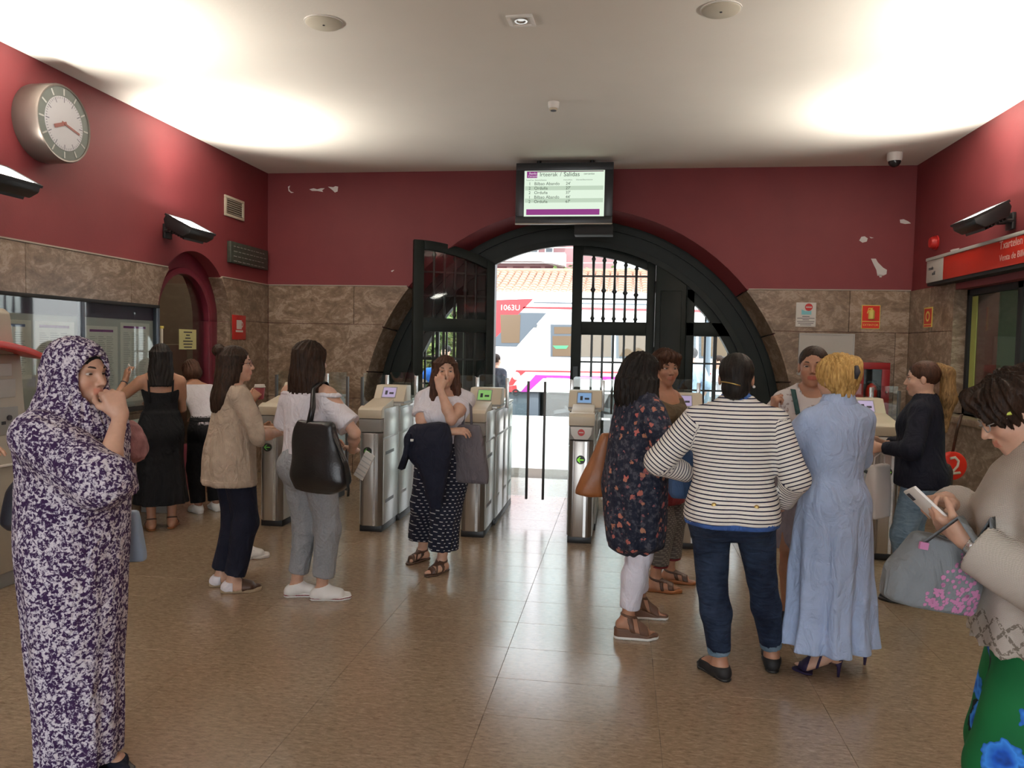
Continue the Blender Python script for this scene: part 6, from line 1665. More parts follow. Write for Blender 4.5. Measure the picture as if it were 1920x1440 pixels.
def phone(label, P, n, m, sc=1.0, rot=None, off=(0, 0, 0), size=(.070, .008, .145)):
    d, pn, t = P.hd[n]; c = P.W[n]+d*.085*P.k+pn*.024*P.k+A3(off)
    X, Z = t, d; Y = np.cross(Z, X)
    if rot is not None:
        ca, sa = math.cos(rot), math.sin(rot); X, Z = X*ca+Z*sa, -X*sa+Z*ca
    T = thing('phone', label, 'phone'); pw = P.world(c)
    Rz = Matrix.Rotation(P.t.rotation_euler[2], 4, 'Z'); Mx = Matrix((tuple(X)+(0,), tuple(Y)+(0,), tuple(Z)+(0,), (0, 0, 0, 1))).transposed()
    T.matrix_world = Matrix.Translation(pw) @ Rz @ Mx
    a, b, c_ = [q/2 for q in size]
    MB().box(-a, a, -b, b, -c_, c_).build('case', m, T, bev=.003); s_ = 1 if float(np.dot(Y, pn)) > 0 else -1
    MB().box(-a+.004, a-.004, s_*b, s_*(b+.0006), -c_+.01, c_-.01).build('screen', glow('phone_screen', (.5, .55, .65), .35) if 'phone_screen' not in bpy.data.materials else bpy.data.materials['phone_screen'], T)
    MB().box(-a+.008, -a+.026, -s_*(b+.0015), -s_*b, c_-.035, c_-.01).build('camera_bump', 'ink', T); return T
phone('white phone raised in the left hand of the black dress woman', W2_, 'L', M['white'], rot=.9)
# ---- 3 woman leaning over the counter behind her
loc, rz = (-3.84, 6.72), D(52)
P = Person('woman with bobbed brown hair in a white sleeveless top leaning over the side counter', loc, rz, H=1.47, w=1.0, lean=(0, .34), skin='skin_c', res=.012, hres=.007,
           armL=dict(w=(-.22, .50, 1.0), e=(-.8, -.2, -1)), armR=dict(w=(.08, .34, .86), e=(1, -.5, -.3), d=(-.8, .5, 0), n=(0, -.3, -1)), head=(D(5), D(-28), 0))
P.body(brow=False, eyes=False, hands=False)
P.garment('top', C['white'], ('torso',), {'torso': .012}, clips=[AB(.83), pl(P.tors(0, 0, 1.37), (0, .1, 1))], wr=.004)
P.garment('trousers', C['black'], ('torso',), {'torso': .012}, extra=P.legs(1.95, .02, .035, straight=True), clips=[BL(.92)])
P.sneakers('white', 'white', label='white shoes'); P.hair('hair_brown', extra=[ell(P.hp(0, -.035, -.04), A3((.098, .095, .085))*P.hs, .03, R=P.HR)], strands=.005)
P.garment('belt', C['black'], ('torso',), {'torso': .016}, clips=[AB(.86), BL(.90)], wr=0); MB().box(-.02, .02, -.004, .004, -.014, .014).build('belt_buckle', mat('gold_metal', (.6, .45, .15), .3, .9), P.t).location = tuple(P.tors(.05, -.135, .90))
# ---- 4 woman in the beige cardigan with hair bun and glasses
loc, rz = (-2.46, 4.64), D(-44)
P = Person('woman in a beige cardigan and glasses with half-up bun, seen from behind', loc, rz, H=1.575, w=1.0, skin='skin_b', res=.010, hres=.005,
           armR=dict(w=(.13, .27, 1.03), e=(.9, -.4, -1), d=(-.5, .9, .1), n=(-.6, -.5, -.4), curl=.7), armL=dict(w=(-.10, .28, 1.02), e=(-.9, -.4, -1), d=(.6, .8, 0), n=(.5, 0, -.8), curl=.7),
           legL=foot_at(loc, rz, 415, 1098, D(-22)), legR=foot_at(loc, rz, 437, 1110, D(-22)), head=(D(-20), D(2), 0))
W4 = P; P.body(hands=False); H = P.hp
P.garment('blouse', C['navy'], ('torso',), {'torso': .010}, clips=[AB(.78), BL(zc(P, 1.37))], wr=.003)
cr = [(.715, 0, -.025, .225, .175), (.80, 0, -.025, .215, .172), (.92, 0, -.022, .195, .160), (1.04, 0, -.018, .175, .142), (1.16, 0, -.012, .170, .130), (1.27, 0, -.008, .166, .112), (1.335, 0, -.014, .150, .085), (1.375, 0, -.022, .10, .055)]
cr = [(z*P.k if z > 1 else z, a, b, c, d) for z, a, b, c, d in cr]
P.garment('cardigan', C['beige'], ('torso',), {'torso': .017}, extra=[loft(cr, .03)]+P.sleeve('R', 1.82, .022, .018)+P.sleeve('L', 1.82, .022, .018), clips=[AB(.715), BL(zc(P, 1.378)), lambda X, Y, Z: np.where(Z < 1.28, (Y-.085), -1)], disp=pleats(7, .010, .71, 1.1, 0, 3), wr=.006, wf=19)
P.garment('hem_band', C['beige'], (), 0, extra=[loft([(.70, 0, -.025, .228, .176), (.745, 0, -.025, .226, .177)], 0)], clips=[lambda X, Y, Z: Y-.08], disp=pleats(7, .010, .71, 1.1, 0, 3), wr=0)
P.garment('trousers', C['navy'], ('torso',), {'torso': .014}, extra=P.legs(1.92, .022, .030, straight=True), clips=[BL(.98)], wr=.007, wf=18)
for n in ('L', 'R'):
    lo = P.fpt(n, (0, .05, 0))-A3((.2, .2, 0)); hi = P.fpt(n, (0, .05, .12))+A3((.2, .2, 0))
    v, q = shape([P.sole(n, .022, .045, .004)], .005, lo=lo, hi=hi); o = P.emit('espadrille_sole', v, q, C['cork'])
    v, q = shape(P.sub(['foot'+n]), .005, off=.007, clips=[P.footclip(n, ((0, .0, .075), (0, -.35, .93))), P.footclip(n, ((0, .055, .0), (0, -1, 0)))], lo=lo, hi=hi); P.emit('espadrille_toe', v, q, C['brownl']).parent = o
    v, q = shape(P.sub(['foot'+n]), .005, off=.007, clips=[P.footclip(n, ((0, .0, .07), (0, .1, .98))), P.footclip(n, ((0, .0, .0), (0, 1, 0)))], lo=lo, hi=hi); P.emit('espadrille_heel', v, q, C['white']).parent = o
hb = [loft([(P.HO[2]-.31, P.HO[0]-.01, P.HO[1]-.115, .07, .035), (P.HO[2]-.22, P.HO[0], P.HO[1]-.105, .105, .05), (P.HO[2]-.12, P.HO[0], P.HO[1]-.075, .11, .062), (P.HO[2]-.02, P.HO[0], P.HO[1]-.04, .09, .085), (P.HO[2]+.05, P.HO[0], P.HO[1]-.02, .08, .09)], .03), ell(H(.0, -.108, .092), A3((.042, .040, .040))*P.hs, .004)]
hb += [cone(H(sx*.07, -.015, -.05), H(sx*.085, .0, -.20), .026, .016, .03) for sx in (-1, 1)]
P.hair('hair_dark', extra=hb, face=(.078, .09, .10), facec=(0, .095, -.03), strands=.0035); glasses(P, mat('red_rims', (.10, .02, .02), .3))
# ---- 5 coffee drinker, hidden behind her
loc, rz = (-2.90, 5.42), D(-68)
cup = at(487, 733, 1, 5.26); c_, q_ = math.cos(rz), math.sin(rz); cl_ = (cup[0]-loc[0], cup[1]-loc[1]); cl_ = (cl_[0]*c_+cl_[1]*q_, -cl_[0]*q_+cl_[1]*c_)
P = Person('person in a check shirt and black trousers holding a takeaway cup, mostly hidden', loc, rz, H=1.50, w=.92, skin='skin_c', res=.012, hres=.007,
           armR=dict(w=(cl_[0]+.035, cl_[1]-.055, cup[2]-.07), e=(.5, -.3, -1), d=(-.15, .55, .8), n=(-.9, .35, 0), curl=.75), armL=dict(w=(-.12, .22, .95), e=(-.8, -.5, -1)), legL=foot_at(loc, rz, 430, 1050, 0.1), legR=foot_at(loc, rz, 462, 1046, D(-6)))
W5 = P; P.body(hands='R'); P.garment('shirt', C['plaid'], ('torso',), {'torso': .02}, clips=[AB(.84), BL(zc(P, 1.37))])
P.garment('jacket', C['navy'], ('torso',), {'torso': .028}, extra=P.sleeve('R', 1.72, .02, .016)+P.sleeve('L', 1.8, .02, .016), clips=[AB(.98), BL(zc(P, 1.378)), lambda X, Y, Z: np.where(Z < 1.25, Y-.07, -1)])
P.garment('trousers', C['black'], ('torso',), {'torso': .012}, extra=P.legs(1.9, .012, .014), clips=[BL(.95)]); P.sneakers('white', 'white', label='white sneakers with dark stripes')
for k in range(3):
    for sx in (1, -1):
        q2 = [P.fpt('R', (sx*(.036+.001*k), .025+.022*k, .03)), P.fpt('R', (sx*.030, .012+.022*k, .062))]; MB().strip(q2, tuple(P.fpt('R', (0, 1, 0))-P.fpt('R', (0, 0, 0))), .010, .004).build('shoe_stripe', 'ink', P.t)
P.hair('hair_dark', strands=.003)
wc = Vector(cup); T = thing('coffee_cup', 'red and white takeaway coffee cup with white lid', 'cup', (wc.x, wc.y, wc.z-.06))
MB().lathe([(.028, 0), (.038, .09), (.036, .09), (.027, .004)], 24, caps=False).lathe([(.0, .0), (.028, 0)], 24, caps=False).build('cup_body', mat('cup_red', (.26, .03, .04), .5), T, smooth=True)
MB().lathe([(.040, .085), (.041, .093), (.037, .096), (.035, .108), (.030, .108), (.028, .103)], 24).build('lid', 'paper', T, smooth='auto')
# ---- 6 woman in the white off-shoulder top
loc, rz = (-1.895, 4.50), D(-18)
P = Person('woman in a white off-shoulder top, grey trousers and white sneakers, back turned', loc, rz, H=1.615, w=.98, skin='skin_b', res=.010, hres=.005,
           armR=dict(w=(.20, .17, .95), e=(1, -.4, -.3), d=(-.5, .9, 0), n=(-.5, 0, -.8)), armL=dict(w=(-.10, .25, .98), e=(-1, -.6, -.4), d=(.6, .8, 0), n=(.3, 0, -.9)), legL=foot_at(loc, rz, 556, 1118, D(-55)), legR=foot_at(loc, rz, 604, 1124, D(-57)), head=(D(-18), D(-4), 0))
W6 = P; P.body(brow=False, eyes=False, hands='R'); H = P.hp
tr = [(.925, 0, 0, .185, .13), (1.0, 0, 0, .178, .125), (1.12, 0, 0, .172, .125), (1.22, 0, 0, .178, .122), (1.285, 0, -.005, .185, .108), (1.312, 0, -.008, .19, .10)]
def slv(P, n): return [cone(P.S[n]+A3((0, 0, -.05)), P.S[n]+(P.E[n]-P.S[n])*.82, .062, .082, .03, flat=True)]
P.garment('top', C['white'], (), 0, extra=[loft([(z*P.k, a, b, c, d) for z, a, b, c, d in tr], .03)]+slv(P, 'L')+slv(P, 'R'), clips=[lambda X, Y, Z: Z-(1.318*P.k-.03*np.abs(X)), lambda X, Y, Z: (.93+.10*np.clip(X*2.5, -.5, .5))-Z], disp=pleats(12, .008, .9, 1.25, 0, 2), wr=.005, wf=22)
P.garment('elastic_neckline', C['white'], (), 0, extra=[loft([(1.295*P.k, 0, -.006, .192, .104), (1.318*P.k, 0, -.007, .19, .10)], .0)]+[cone(P.S[n]+A3((0, 0, -.045)), P.S[n]+(P.E[n]-P.S[n])*.2, .062, .066, .03) for n in 'LR'], clips=[lambda X, Y, Z: Z-(1.326*P.k-.03*np.abs(X)), lambda X, Y, Z: (1.300*P.k-.03*np.abs(X))-Z], wr=.003, wf=60)
P.garment('trousers', C['grey'], ('torso',), {'torso': .011}, extra=P.legs(1.80, .020, .030, straight=True), clips=[BL(.99)], wr=.005, wf=20)
P.sneakers('white', 'white', C['maroon'], 'white sneakers with red-lined soles')
P.hair('hair_dark', extra=[loft([(P.HO[2]-.205, P.HO[0], P.HO[1]-.06, .118, .06), (P.HO[2]-.13, P.HO[0], P.HO[1]-.05, .122, .078), (P.HO[2]-.03, P.HO[0], P.HO[1]-.03, .100, .10), (P.HO[2]+.06, P.HO[0], P.HO[1]-.015, .082, .10)], .03)], strands=.005)
# her black leather tote
bl = at(594, 924, 1, 4.25); B = Bag('black_tote', 'large black leather tote hanging behind the off-shoulder top', (bl[0], 4.25, bl[2]), D(-14),
    [(0, -.02, 0, .13, .045), (.03, .0, 0, .165, .065), (.10, .015, 0, .205, .085), (.18, .01, 0, .195, .075), (.28, -.02, 0, .165, .05), (.38, -.04, 0, .130, .03), (.41, -.04, 0, .120, .022)], C['blackl'], wr=.016, wf=15, pw=2.7, roll=.06)
sh = W6.world(W6.S['R']+A3((-.035, 0, .06)))
for dy in (-.02, .025):
    pts = [Vector((bl[0]-.05, 4.25+dy*.6, bl[2]+.40)), Vector((bl[0]-.035, 4.265+dy*.5, bl[2]+.50)), Vector((sh.x-.03, sh.y-.095, sh.z-.02)), Vector((sh.x-.01, sh.y-.05, sh.z+.012)), Vector((sh.x+.005, sh.y+.01, sh.z+.016)), Vector((sh.x+.02, sh.y+.08, sh.z-.06))]
    MB().strip([B.loc(p) for p in pts], (1, .2, 0), .026, .006).build('strap', C['blackl'], B.t, smooth=True)
MB().strip([(.12, -.03, .34), (.20, -.03, .22), (.235, -.03, .06), (.235, -.03, .02)], (0, 1, 0), .02, .005).build('side_tie', C['blackl'], B.t)
pp = W6.world(W6.W['R']+A3((.02, .03, -.06))); T = thing('folded_paper', 'white striped paper tucked beside the black leather tote', 'paper', (pp.x+.01, pp.y-.0, pp.z-.10)); T.rotation_euler = (0, D(28), D(-10))
MB().box(-.035, .035, -.004, .004, -.02, .16).build('sheet', 'paper', T); 
for k in range(5): MB().box(-.035, .035, -.0052, -.004, .0+k*.03, .008+k*.03).build('print_line', 'papergrey', T)
# ---- 7 woman in the middle, hand over her face
loc, rz = (-1.215, 5.24), D(-167)
P = Person('woman in a white blouse and dotted navy culottes covering her face with one hand', loc, rz, H=1.535, w=1.06, skin='skin_b', res=.010, hres=.0048,
           armL=dict(w=(.034, .160, 1.322), e=(.2, .9, -1), d=(.06, -.30, .95), n=(0, -.9, -.3), curl=(.6, .65, .7, .75), thumb=.6, spread=.03), armR=dict(w=(-.05, .205, 1.035), e=(1, -.1, -.8), d=(-.95, .15, .05), n=(0, -.5, -.9), curl=.5),
           legR=foot_at(loc, rz, 792, 1050, D(-42)), legL=foot_at(loc, rz, 828, 1072, D(-38)), head=(D(6), D(2), 0))
W7 = P; P.body(); H = P.hp
P.garment('blouse', C['white'], ('torso',), {'torso': .014}, extra=P.sleeve('L', .42, .016, .02, .008)+P.sleeve('R', .42, .016, .02, .008), clips=[AB(.86), BL(zc(P, 1.42)), keepout(P.nb+A3((0, .02, -.02)), .088)], wr=.005, wf=24)
for n in 'LR':
    e = P.S[n]+(P.E[n]-P.S[n])*.42; P.garment('sleeve_frill', C['white'], (), 0, extra=[cone(e-(P.E[n]-P.S[n])*.08, e+(P.E[n]-P.S[n])*.03, .064, .070, 0, flat=True)], h=.007, wr=.006, wf=60)
P.garment('culottes', C['dash'], ('torso',), {'torso': .014}, extra=P.legs(1.74, .034, .070, straight=True), clips=[BL(.94), AB(.17)], disp=pleats(6, .010, .17, .8, 0, 2), wr=.006, wf=14)
P.sandals(C['brownl'], C['brownl'], .013, straps=((.125, .1, .009), (.075, .7, .007), (.075, -.7, .007)))
hp = [loft([(P.HO[2]-.245, P.HO[0], P.HO[1]-.05, .128, .05), (P.HO[2]-.12, P.HO[0], P.HO[1]-.045, .118, .07), (P.HO[2]-.02, P.HO[0], P.HO[1]-.03, .096, .09), (P.HO[2]+.06, P.HO[0], P.HO[1]-.015, .082, .10)], .03)]
hp += [cone(H(sx*.078, .03, -.02), H(sx*.090, .035, -.215), .027, .026, .03) for sx in (-1, 1)]
P.hair('hair_brown', extra=hp, face=(.070, .09, .105), facec=(-.004, .105, -.035), strands=.004)
# jacket over her forearm
def hung_cloth(name, label, cat, loc, rz, rows, m, wr=.02, wf=17, seed=4, extra=None, pw=2.4, h=.010):
    T = thing(name, label, cat, loc, rz); v, q = shape([loft(rows, .03, pw=pw)]+(extra or []), h); n = vnormals(v, q); v = v+n*(wr*wob(v*np.array([1, 1, .45]), wf, seed))[:, None]+n*(wr*.4*wob(v, wf*2.3, seed+1))[:, None]
    me = mesh_np('folded_cloth', v, q, True); me.materials.append(m); link('folded_cloth', me, T); return T
jw = W7.world(W7.W['R']+A3((.12, .07, 0)))
jx = at(807, 800, 1, 5.02)
T = hung_cloth('navy_jacket', 'dark navy jacket draped over the forearm of the white-bloused woman', 'jacket', (jx[0], 5.0, .52), D(-5), [(0, .05, 0, .05, .03), (.10, .045, 0, .07, .045), (.22, .03, 0, .10, .055), (.34, .0, 0, .155, .065), (.44, -.015, 0, .170, .07), (.535, -.01, .02, .14, .075), (.57, .0, .03, .11, .06)], C['navy'], wr=.014)
MB().strip([(-.13, -.02, .50), (-.15, -.03, .36), (-.185, -.03, .26)], (0, 1, 0), .07, .03).build('sleeve', C['navy'], T, smooth=True); MB().box(-.105, -.085, -.083, -.075, .455, .47).build('label_tab', 'paper', T)
ty = 5.17; tx = at(886, 850, 1, ty)
B = Bag('canvas_tote', 'grey-purple canvas tote on the shoulder of the white-bloused woman', (tx[0]-.01, ty, .67), D(-10), [(0, 0, 0, .125, .03), (.03, 0, 0, .13, .045), (.2, -.012, 0, .118, .05), (.33, -.024, 0, .10, .03), (.40, -.03, 0, .085, .018)], C['tote'], wr=.006)
sh = W7.world(W7.S['L']+A3((.035, 0, .058)))
for dx in (-.035, .03):
    pts = [Vector((tx[0]-.04+dx, ty, 1.05)), Vector((tx[0]-.035+dx*.6, ty, 1.2)), Vector((sh.x+.005+dx*.3, sh.y-.06, sh.z-.03)), Vector((sh.x+dx*.3, sh.y, sh.z+.012)), Vector((sh.x+dx*.3, sh.y+.07, sh.z-.05))]
    MB().strip([B.loc(p) for p in pts], (1, 0, 0), .018, .004).build('strap', C['tote'], B.t, smooth=True)
# ---- 8 woman in the floral tunic
loc, rz = (.11, 4.26), D(-66)
P = Person('woman in a navy floral tunic and white trousers with thick dark hair', loc, rz, H=1.585, hh=.045, w=1.12, skin='skin_c', res=.010, hres=.0055,
           armR=dict(w=(.14, .23, .98), e=(.9, -.5, -.6), d=(-.5, .9, .1), n=(-.6, 0, -.7)), armL=dict(w=(-.12, .25, 1.0), e=(-.9, -.5, -.5)), legR=foot_at(loc, rz, 1176, 1196, D(-18)), legL=foot_at(loc, rz, 1198, 1158, D(-20)), head=(D(-8), D(-4), 0))
W8 = P; P.body(brow=False, eyes=False, hands=False); H = P.hp
tr = [(.47, 0, -.015, .155, .135), (.58, 0, -.02, .185, .155), (.75, 0, -.02, .205, .168), (.90, 0, -.02, .208, .168), (1.05, 0, -.01, .195, .155), (1.2, 0, 0, .195, .15), (1.30, 0, -.005, .185, .125), (1.37, 0, -.015, .14, .085), (1.41, 0, -.02, .09, .06)]
P.garment('tunic', C['floral'], ('torso',), {'torso': .016}, extra=[loft(tr, .03)]+P.sleeve('R', 1.45, .03, .03, .01)+P.sleeve('L', 1.45, .03, .03, .01), clips=[lambda X, Y, Z: (.475+2.6*(Y+.02)**2+2.6*X**2)-Z, BL(zc(P, 1.42)), keepout(P.nb, .066)], disp=pleats(7, .012, .5, 1.2, 0, 1), wr=.007, wf=17)
P.garment('trousers', C['wtrous'], ('torso',), {'torso': .008}, extra=P.legs(1.86, .006, .018), clips=[BL(.9)], wr=.004); P.garment('undershirt_collar', C['blue'], ('torso', 'neck'), .010, clips=[AB(zc(P, 1.365)), BL(zc(P, 1.40))], wr=.002)
P.sandals(C['wedge'], C['wedge'], .028, .062, straps=((.10, .1, .024), (.055, .5, .012)), edge=('paper', .016))
ht = [ell(H(0, -.04, -.035), A3((.108, .105, .105))*P.hs, .04, R=P.HR), loft([(P.HO[2]-.20, P.HO[0], P.HO[1]-.04, .115, .095), (P.HO[2]-.12, P.HO[0], P.HO[1]-.04, .125, .115), (P.HO[2]-.03, P.HO[0], P.HO[1]-.03, .108, .11)], .04)]
P.hair('hair_black', extra=ht, face=(.06, .07, .10), facec=(0, .12, -.03), strands=.008)
ty = 4.42; tx = at(1116, 930, 1, ty); B = Bag('tan_handbag', 'tan brown leather handbag hanging behind the floral tunic', (tx[0], ty, .765), D(12), [(0, .03, 0, .09, .05), (.02, .01, 0, .125, .065), (.09, .025, 0, .115, .07), (.22, .055, 0, .075, .045), (.33, .075, 0, .045, .03), (.36, .08, 0, .035, .022)], C['tan'], pw=2.6, wr=.004, roll=-.04)
sh = W8.world(W8.S['L']+A3((.03, -.03, .06)))
for dy in (-.02, .02): MB().strip([B.loc(p) for p in (Vector((tx[0]+.085, ty+dy, 1.10)), Vector((tx[0]+.11, ty+dy, 1.24)), Vector((sh.x-.03, sh.y-.02+dy*.4, sh.z-.0)), Vector((sh.x, sh.y+dy*.4, sh.z+.012)), Vector((sh.x+.06, sh.y+dy*.4, sh.z-.03)))], (0, 1, 0), .016, .005).build('strap', C['tan'], B.t, smooth=True)
# ---- 9 woman with short brown hair behind them
loc, rz = (.285, 5.20), D(-122)
P = Person('woman with short reddish brown hair and patterned grey trousers facing the hall', loc, rz, H=1.60, w=1.0, skin='skin_c', res=.011, hres=.0052, legR=foot_at(loc, rz, 1228, 1108, D(28)), legL=foot_at(loc, rz, 1255, 1092, D(30)), head=(D(-38), D(-2), 0), armR=dict(w=(.16, .24, 1.05), e=(.9, -.5, -.8)), armL=dict(w=(-.12, .25, 1.05), e=(-.9, -.5, -.8)))
P.body(hands=False); P.garment('tunic', C['olive'], ('torso',), {'torso': .016}, extra=[loft([(.66, 0, 0, .19, .15), (.85, 0, -.01, .19, .15), (1.05, 0, 0, .16, .125)], .04)]+P.sleeve('R', 1.3, .02, .02)+P.sleeve('L', 1.3, .02, .02), clips=[AB(.66), pl(P.tors(0, .05, 1.30), (0, .55, .85))], wr=.005)
P.garment('tunic_hem', C['maroon'], (), 0, extra=[loft([(.60, 0, 0, .188, .15), (.70, 0, 0, .193, .153)], 0)], wr=.003)
P.garment('trousers', C['pattern'], ('torso',), {'torso': .012}, extra=P.legs(1.72, .02, .035, straight=True), clips=[BL(.95)]); [P.garment('trouser_cuff', C['maroon'], (), 0, extra=P.legs(1.76, .02, .034, straight=True, only=n), clips=[BL(.185)], wr=.002) for n in 'LR']
P.sandals(C['brownl'], C['tan'], .022, .03, straps=((.11, .1, .018), (.06, .3, .010)))
P.hair('hair_brown', extra=[ell(P.hp(0, -.03, .02), A3((.094, .108, .10))*P.hs, .03, R=P.HR), ell(P.hp(0, .055, .075), A3((.075, .045, .035))*P.hs, .02, R=P.HR)], face=(.066, .10, .088), facec=(0, .115, -.035), strands=.008)
# ---- 10 woman in the striped jacket
loc, rz = (.545, 3.78), D(-2)
P = Person('woman in a white and navy striped jacket and dark jeans, back turned', loc, rz, H=1.595, w=1.20, sh=1.06, skin='skin_c', res=.0095, hres=.0052,
           armL=dict(w=(-.18, .17, .985), e=(-1, -.35, -.25), d=(.7, .7, 0), n=(.5, 0, -.8), curl=.6), armR=dict(w=(.245, .12, .86), e=(.45, -.9, -.1), d=(-.5, .8, -.3), n=(-.8, 0, -.5), curl=.6), legL=foot_at(loc, rz, 1348, 1268, D(30)), legR=foot_at(loc, rz, 1446, 1252, D(-4)), head=(D(-6), D(-2), 0))
W10 = P; P.body(brow=False, eyes=False, hands='R'); H = P.hp
def stripes(P):
    def f(v):
        s = v[:, 2].copy()
        for n in 'LR':
            S, E_, W_ = P.S[n], P.E[n], P.W[n]
            sx = -1 if n == 'L' else 1
            lat = np.abs(v[:, 0]-0)
            def seg(a, b):
                d = b-a; L = np.linalg.norm(d); t = ((v-a)@d)/L; tc = np.clip(t, 0, L); r = np.linalg.norm(v-a-np.outer(tc/L, d), axis=1); return t, r, L
            tu, ru, Lu = seg(S, E_); tf, rf, Lf = seg(E_, W_)
            on = (v[:, 0]*sx > 0) & (((ru < .078) & (v[:, 0]*sx > .172+.10*np.clip(1.30-v[:, 2], 0, .5)) & (tu > .0)) | ((rf < .068) & (tf > 0)))
            use_f = on & (rf < ru) & (tf > 0); use_u = on & ~use_f
            s[use_u] = S[2]-tu[use_u]; s[use_f] = S[2]-Lu-tf[use_f]
        return [('stripe', 'FLOAT', s+5)]
    return f
jr = [(.805, 0, -.012, .228, .165), (.86, 0, -.012, .220, .16), (.94, 0, -.006, .202, .148), (1.03, 0, 0, .187, .135), (1.12, 0, .0, .190, .135), (1.22, 0, 0, .200, .14), (1.29, 0, -.005, .195, .118), (1.335, 0, -.012, .155, .09), (1.372, 0, -.016, .105, .072), (1.40, 0, -.02, .074, .06)]
jr = [(z*P.k+.0, a, b, c, d) for z, a, b, c, d in jr]
P.garment('striped_jacket', C['stripe'], ('torso',), {'torso': .014}, extra=[loft(jr, .03)]+P.sleeve('R', 1.88, .02, .016)+P.sleeve('L', 1.88, .02, .016), clips=[lambda X, Y, Z: (.812-.02*np.abs(X))-Z, BL(zc(P, 1.44)), keepout(P.nb, .064), lambda X, Y, Z: np.where((np.abs(X) < .2) & (Z < 1.3), Y-.13, -1)], attrs=stripes(P), disp=pleats(5, .006, .8, 1.0, 0, 3), wr=.004, wf=18)
P.garment('shirt_tail', C['blue'], ('torso',), {'torso': .010}, extra=[loft([(.785, 0, -.012, .222, .158), (.84, 0, -.012, .218, .155)], .02)], clips=[AB(.788), BL(.95)], wr=.003)
P.garment('shirt_collar', C['blue'], ('neck', 'torso'), {'neck': .014, 'torso': .012}, clips=[AB(zc(P, 1.375)), lambda X, Y, Z: Z-(1.448*P.k-.25*(Y-P.nb[1])), lambda X, Y, Z: np.sqrt((X-P.nb[0])**2+(Y-P.nb[1])**2)-.072], wr=.002, h=.006)
P.garment('jeans', C['jeans'], ('torso',), {'torso': .008}, extra=P.legs(1.86, .006, .014), clips=[BL(.93)], wr=.004, wf=26)
for n in 'LR':
    d = unit(P.ank[n]-P.knee[n]); p = P.ank[n]-d*.055; P.garment('jeans_cuff', C['ljeans'], (), 0, extra=[cone(p-d*.022, p+d*.022, .056, .054, 0, flat=True)], clips=[pl(p-d*.022, -d)], h=.006, wr=.001)
P.flats('blackm', 'black flat shoes', top=.06)
for x in (-.095, .085): MB().lathe([(.011, 0), (.012, -.004), (.006, -.007)], 12, (0, 0, 0), 'y').build('button', mat('brass_button', (.45, .33, .12), .35, .8) if 'brass_button' not in bpy.data.materials else bpy.data.materials['brass_button'], P.t).location = (x*1.05, -.168, .905)
P.hair('hair_black', extra=[ell(H(0, -.07, -.045), A3((.068, .055, .055))*P.hs, .03, R=P.HR), ell(H(-.01, -.080, -.065), A3((.050, .042, .042))*P.hs, .02, R=P.HR)], strands=.0015, face=(.075, .10, .105), facec=(0, .10, -.03))
hc = [H(-.075, -.085, -.020), H(-.045, -.117, -.022), H(-.01, -.128, -.028), H(.02, -.122, -.036)]
MB().tube(hc, .0032, 6).build('hair_clip', mat('gold_metal', (.6, .45, .15), .3, .9) if 'gold_metal' not in bpy.data.materials else bpy.data.materials['gold_metal'], P.t, smooth=True); earring(P, 1, 'paper', .0075)
bx = at(1290, 905, 1, 3.98); B = Bag('denim_bag', 'denim blue shoulder bag in front of the striped jacket woman', (bx[0]-.01, 3.99, .86), D(10), [(0, 0, 0, .07, .04), (.03, 0, 0, .085, .055), (.2, 0, 0, .085, .055), (.26, 0, 0, .07, .035)], C['denimbag'])
MB().box(.03, .05, -.066, -.058, .14, .17).build('clasp', bpy.data.materials['gold_metal'], B.t); MB().strip([(.0, 0, .25), (.03, -.0, .34), (.10, .02, .44)], (0, 1, 0), .025, .004).build('strap', C['denimbag'], B.t, smooth=True)
# ---- 11 woman in the lace top
loc, rz = (1.10, 4.66), D(172)
P = Person('woman in a white lace top and lavender skirt with pulled-back hair and raised fist', loc, rz, H=1.645, w=1.0, skin='skin_c', res=.0105, hres=.005,
           armR=dict(w=(.215, .20, 1.27), e=(.8, -.2, -1), d=(-.05, .05, 1), n=(-.9, -.3, 0), curl=(1.25, 1.25, 1.25, 1.25), thumb=.9), armL=dict(w=(-.13, .22, 1.02), e=(-.9, -.5, -.8)), legL=(-.10, .0, .1), legR=(.09, .03, -.1), head=(D(-8), D(0), 0))
W11 = P; P.body(hands='R', lips=(1, .55, .58)); H = P.hp
P.garment('lace_top', C['lace'], ('torso',), {'torso': .013}, extra=P.sleeve('R', .75, .014, .016)+P.sleeve('L', .75, .014, .016), clips=[AB(.90), BL(zc(P, 1.42)), keepout(P.nb+A3((0, .015, -.02)), .078)], wr=.004)
P.garment('skirt', C['skirt'], ('torso',), {'torso': .012}, extra=[loft([(.47, 0, 0, .19, .155), (.65, 0, -.005, .188, .15), (.86, 0, -.01, .185, .14), (1.0, 0, 0, .15, .115)], .03)], clips=[AB(.47), BL(1.0)], disp=pleats(8, .010, .45, .9, 0, 2), wr=.003)
P.sneakers(C['navy'], 'paper', label='navy shoes with white soles'); P.hair('hair_dark', strands=.0012, face=(.072, .10, .100), facec=(0, .108, -.028), extra=[ell(H(0, -.105, .03), A3((.04, .04, .04))*P.hs, .01)], hl=.97)
MB().strip([P.tors(.105, -.03, 1.385), P.tors(.105, .04, 1.375), P.tors(.085, .115, 1.27), P.tors(.06, .135, 1.15)], (1, 0, 0), .026, .005).build('shoulder_strap', C['teal'], P.t, smooth=True); earring(P, 1, M['beige'], .007); earring(P, -1, M['beige'], .007)
d, pn, t_ = P.hd['R']; kk = P.W['R']+d*.083; MB().lathe([(.0115, -.003), (.0125, 0), (.0115, .003)], 14, tuple(kk), 'z').build('ring', bpy.data.materials['gold_metal'], P.t, smooth=True)
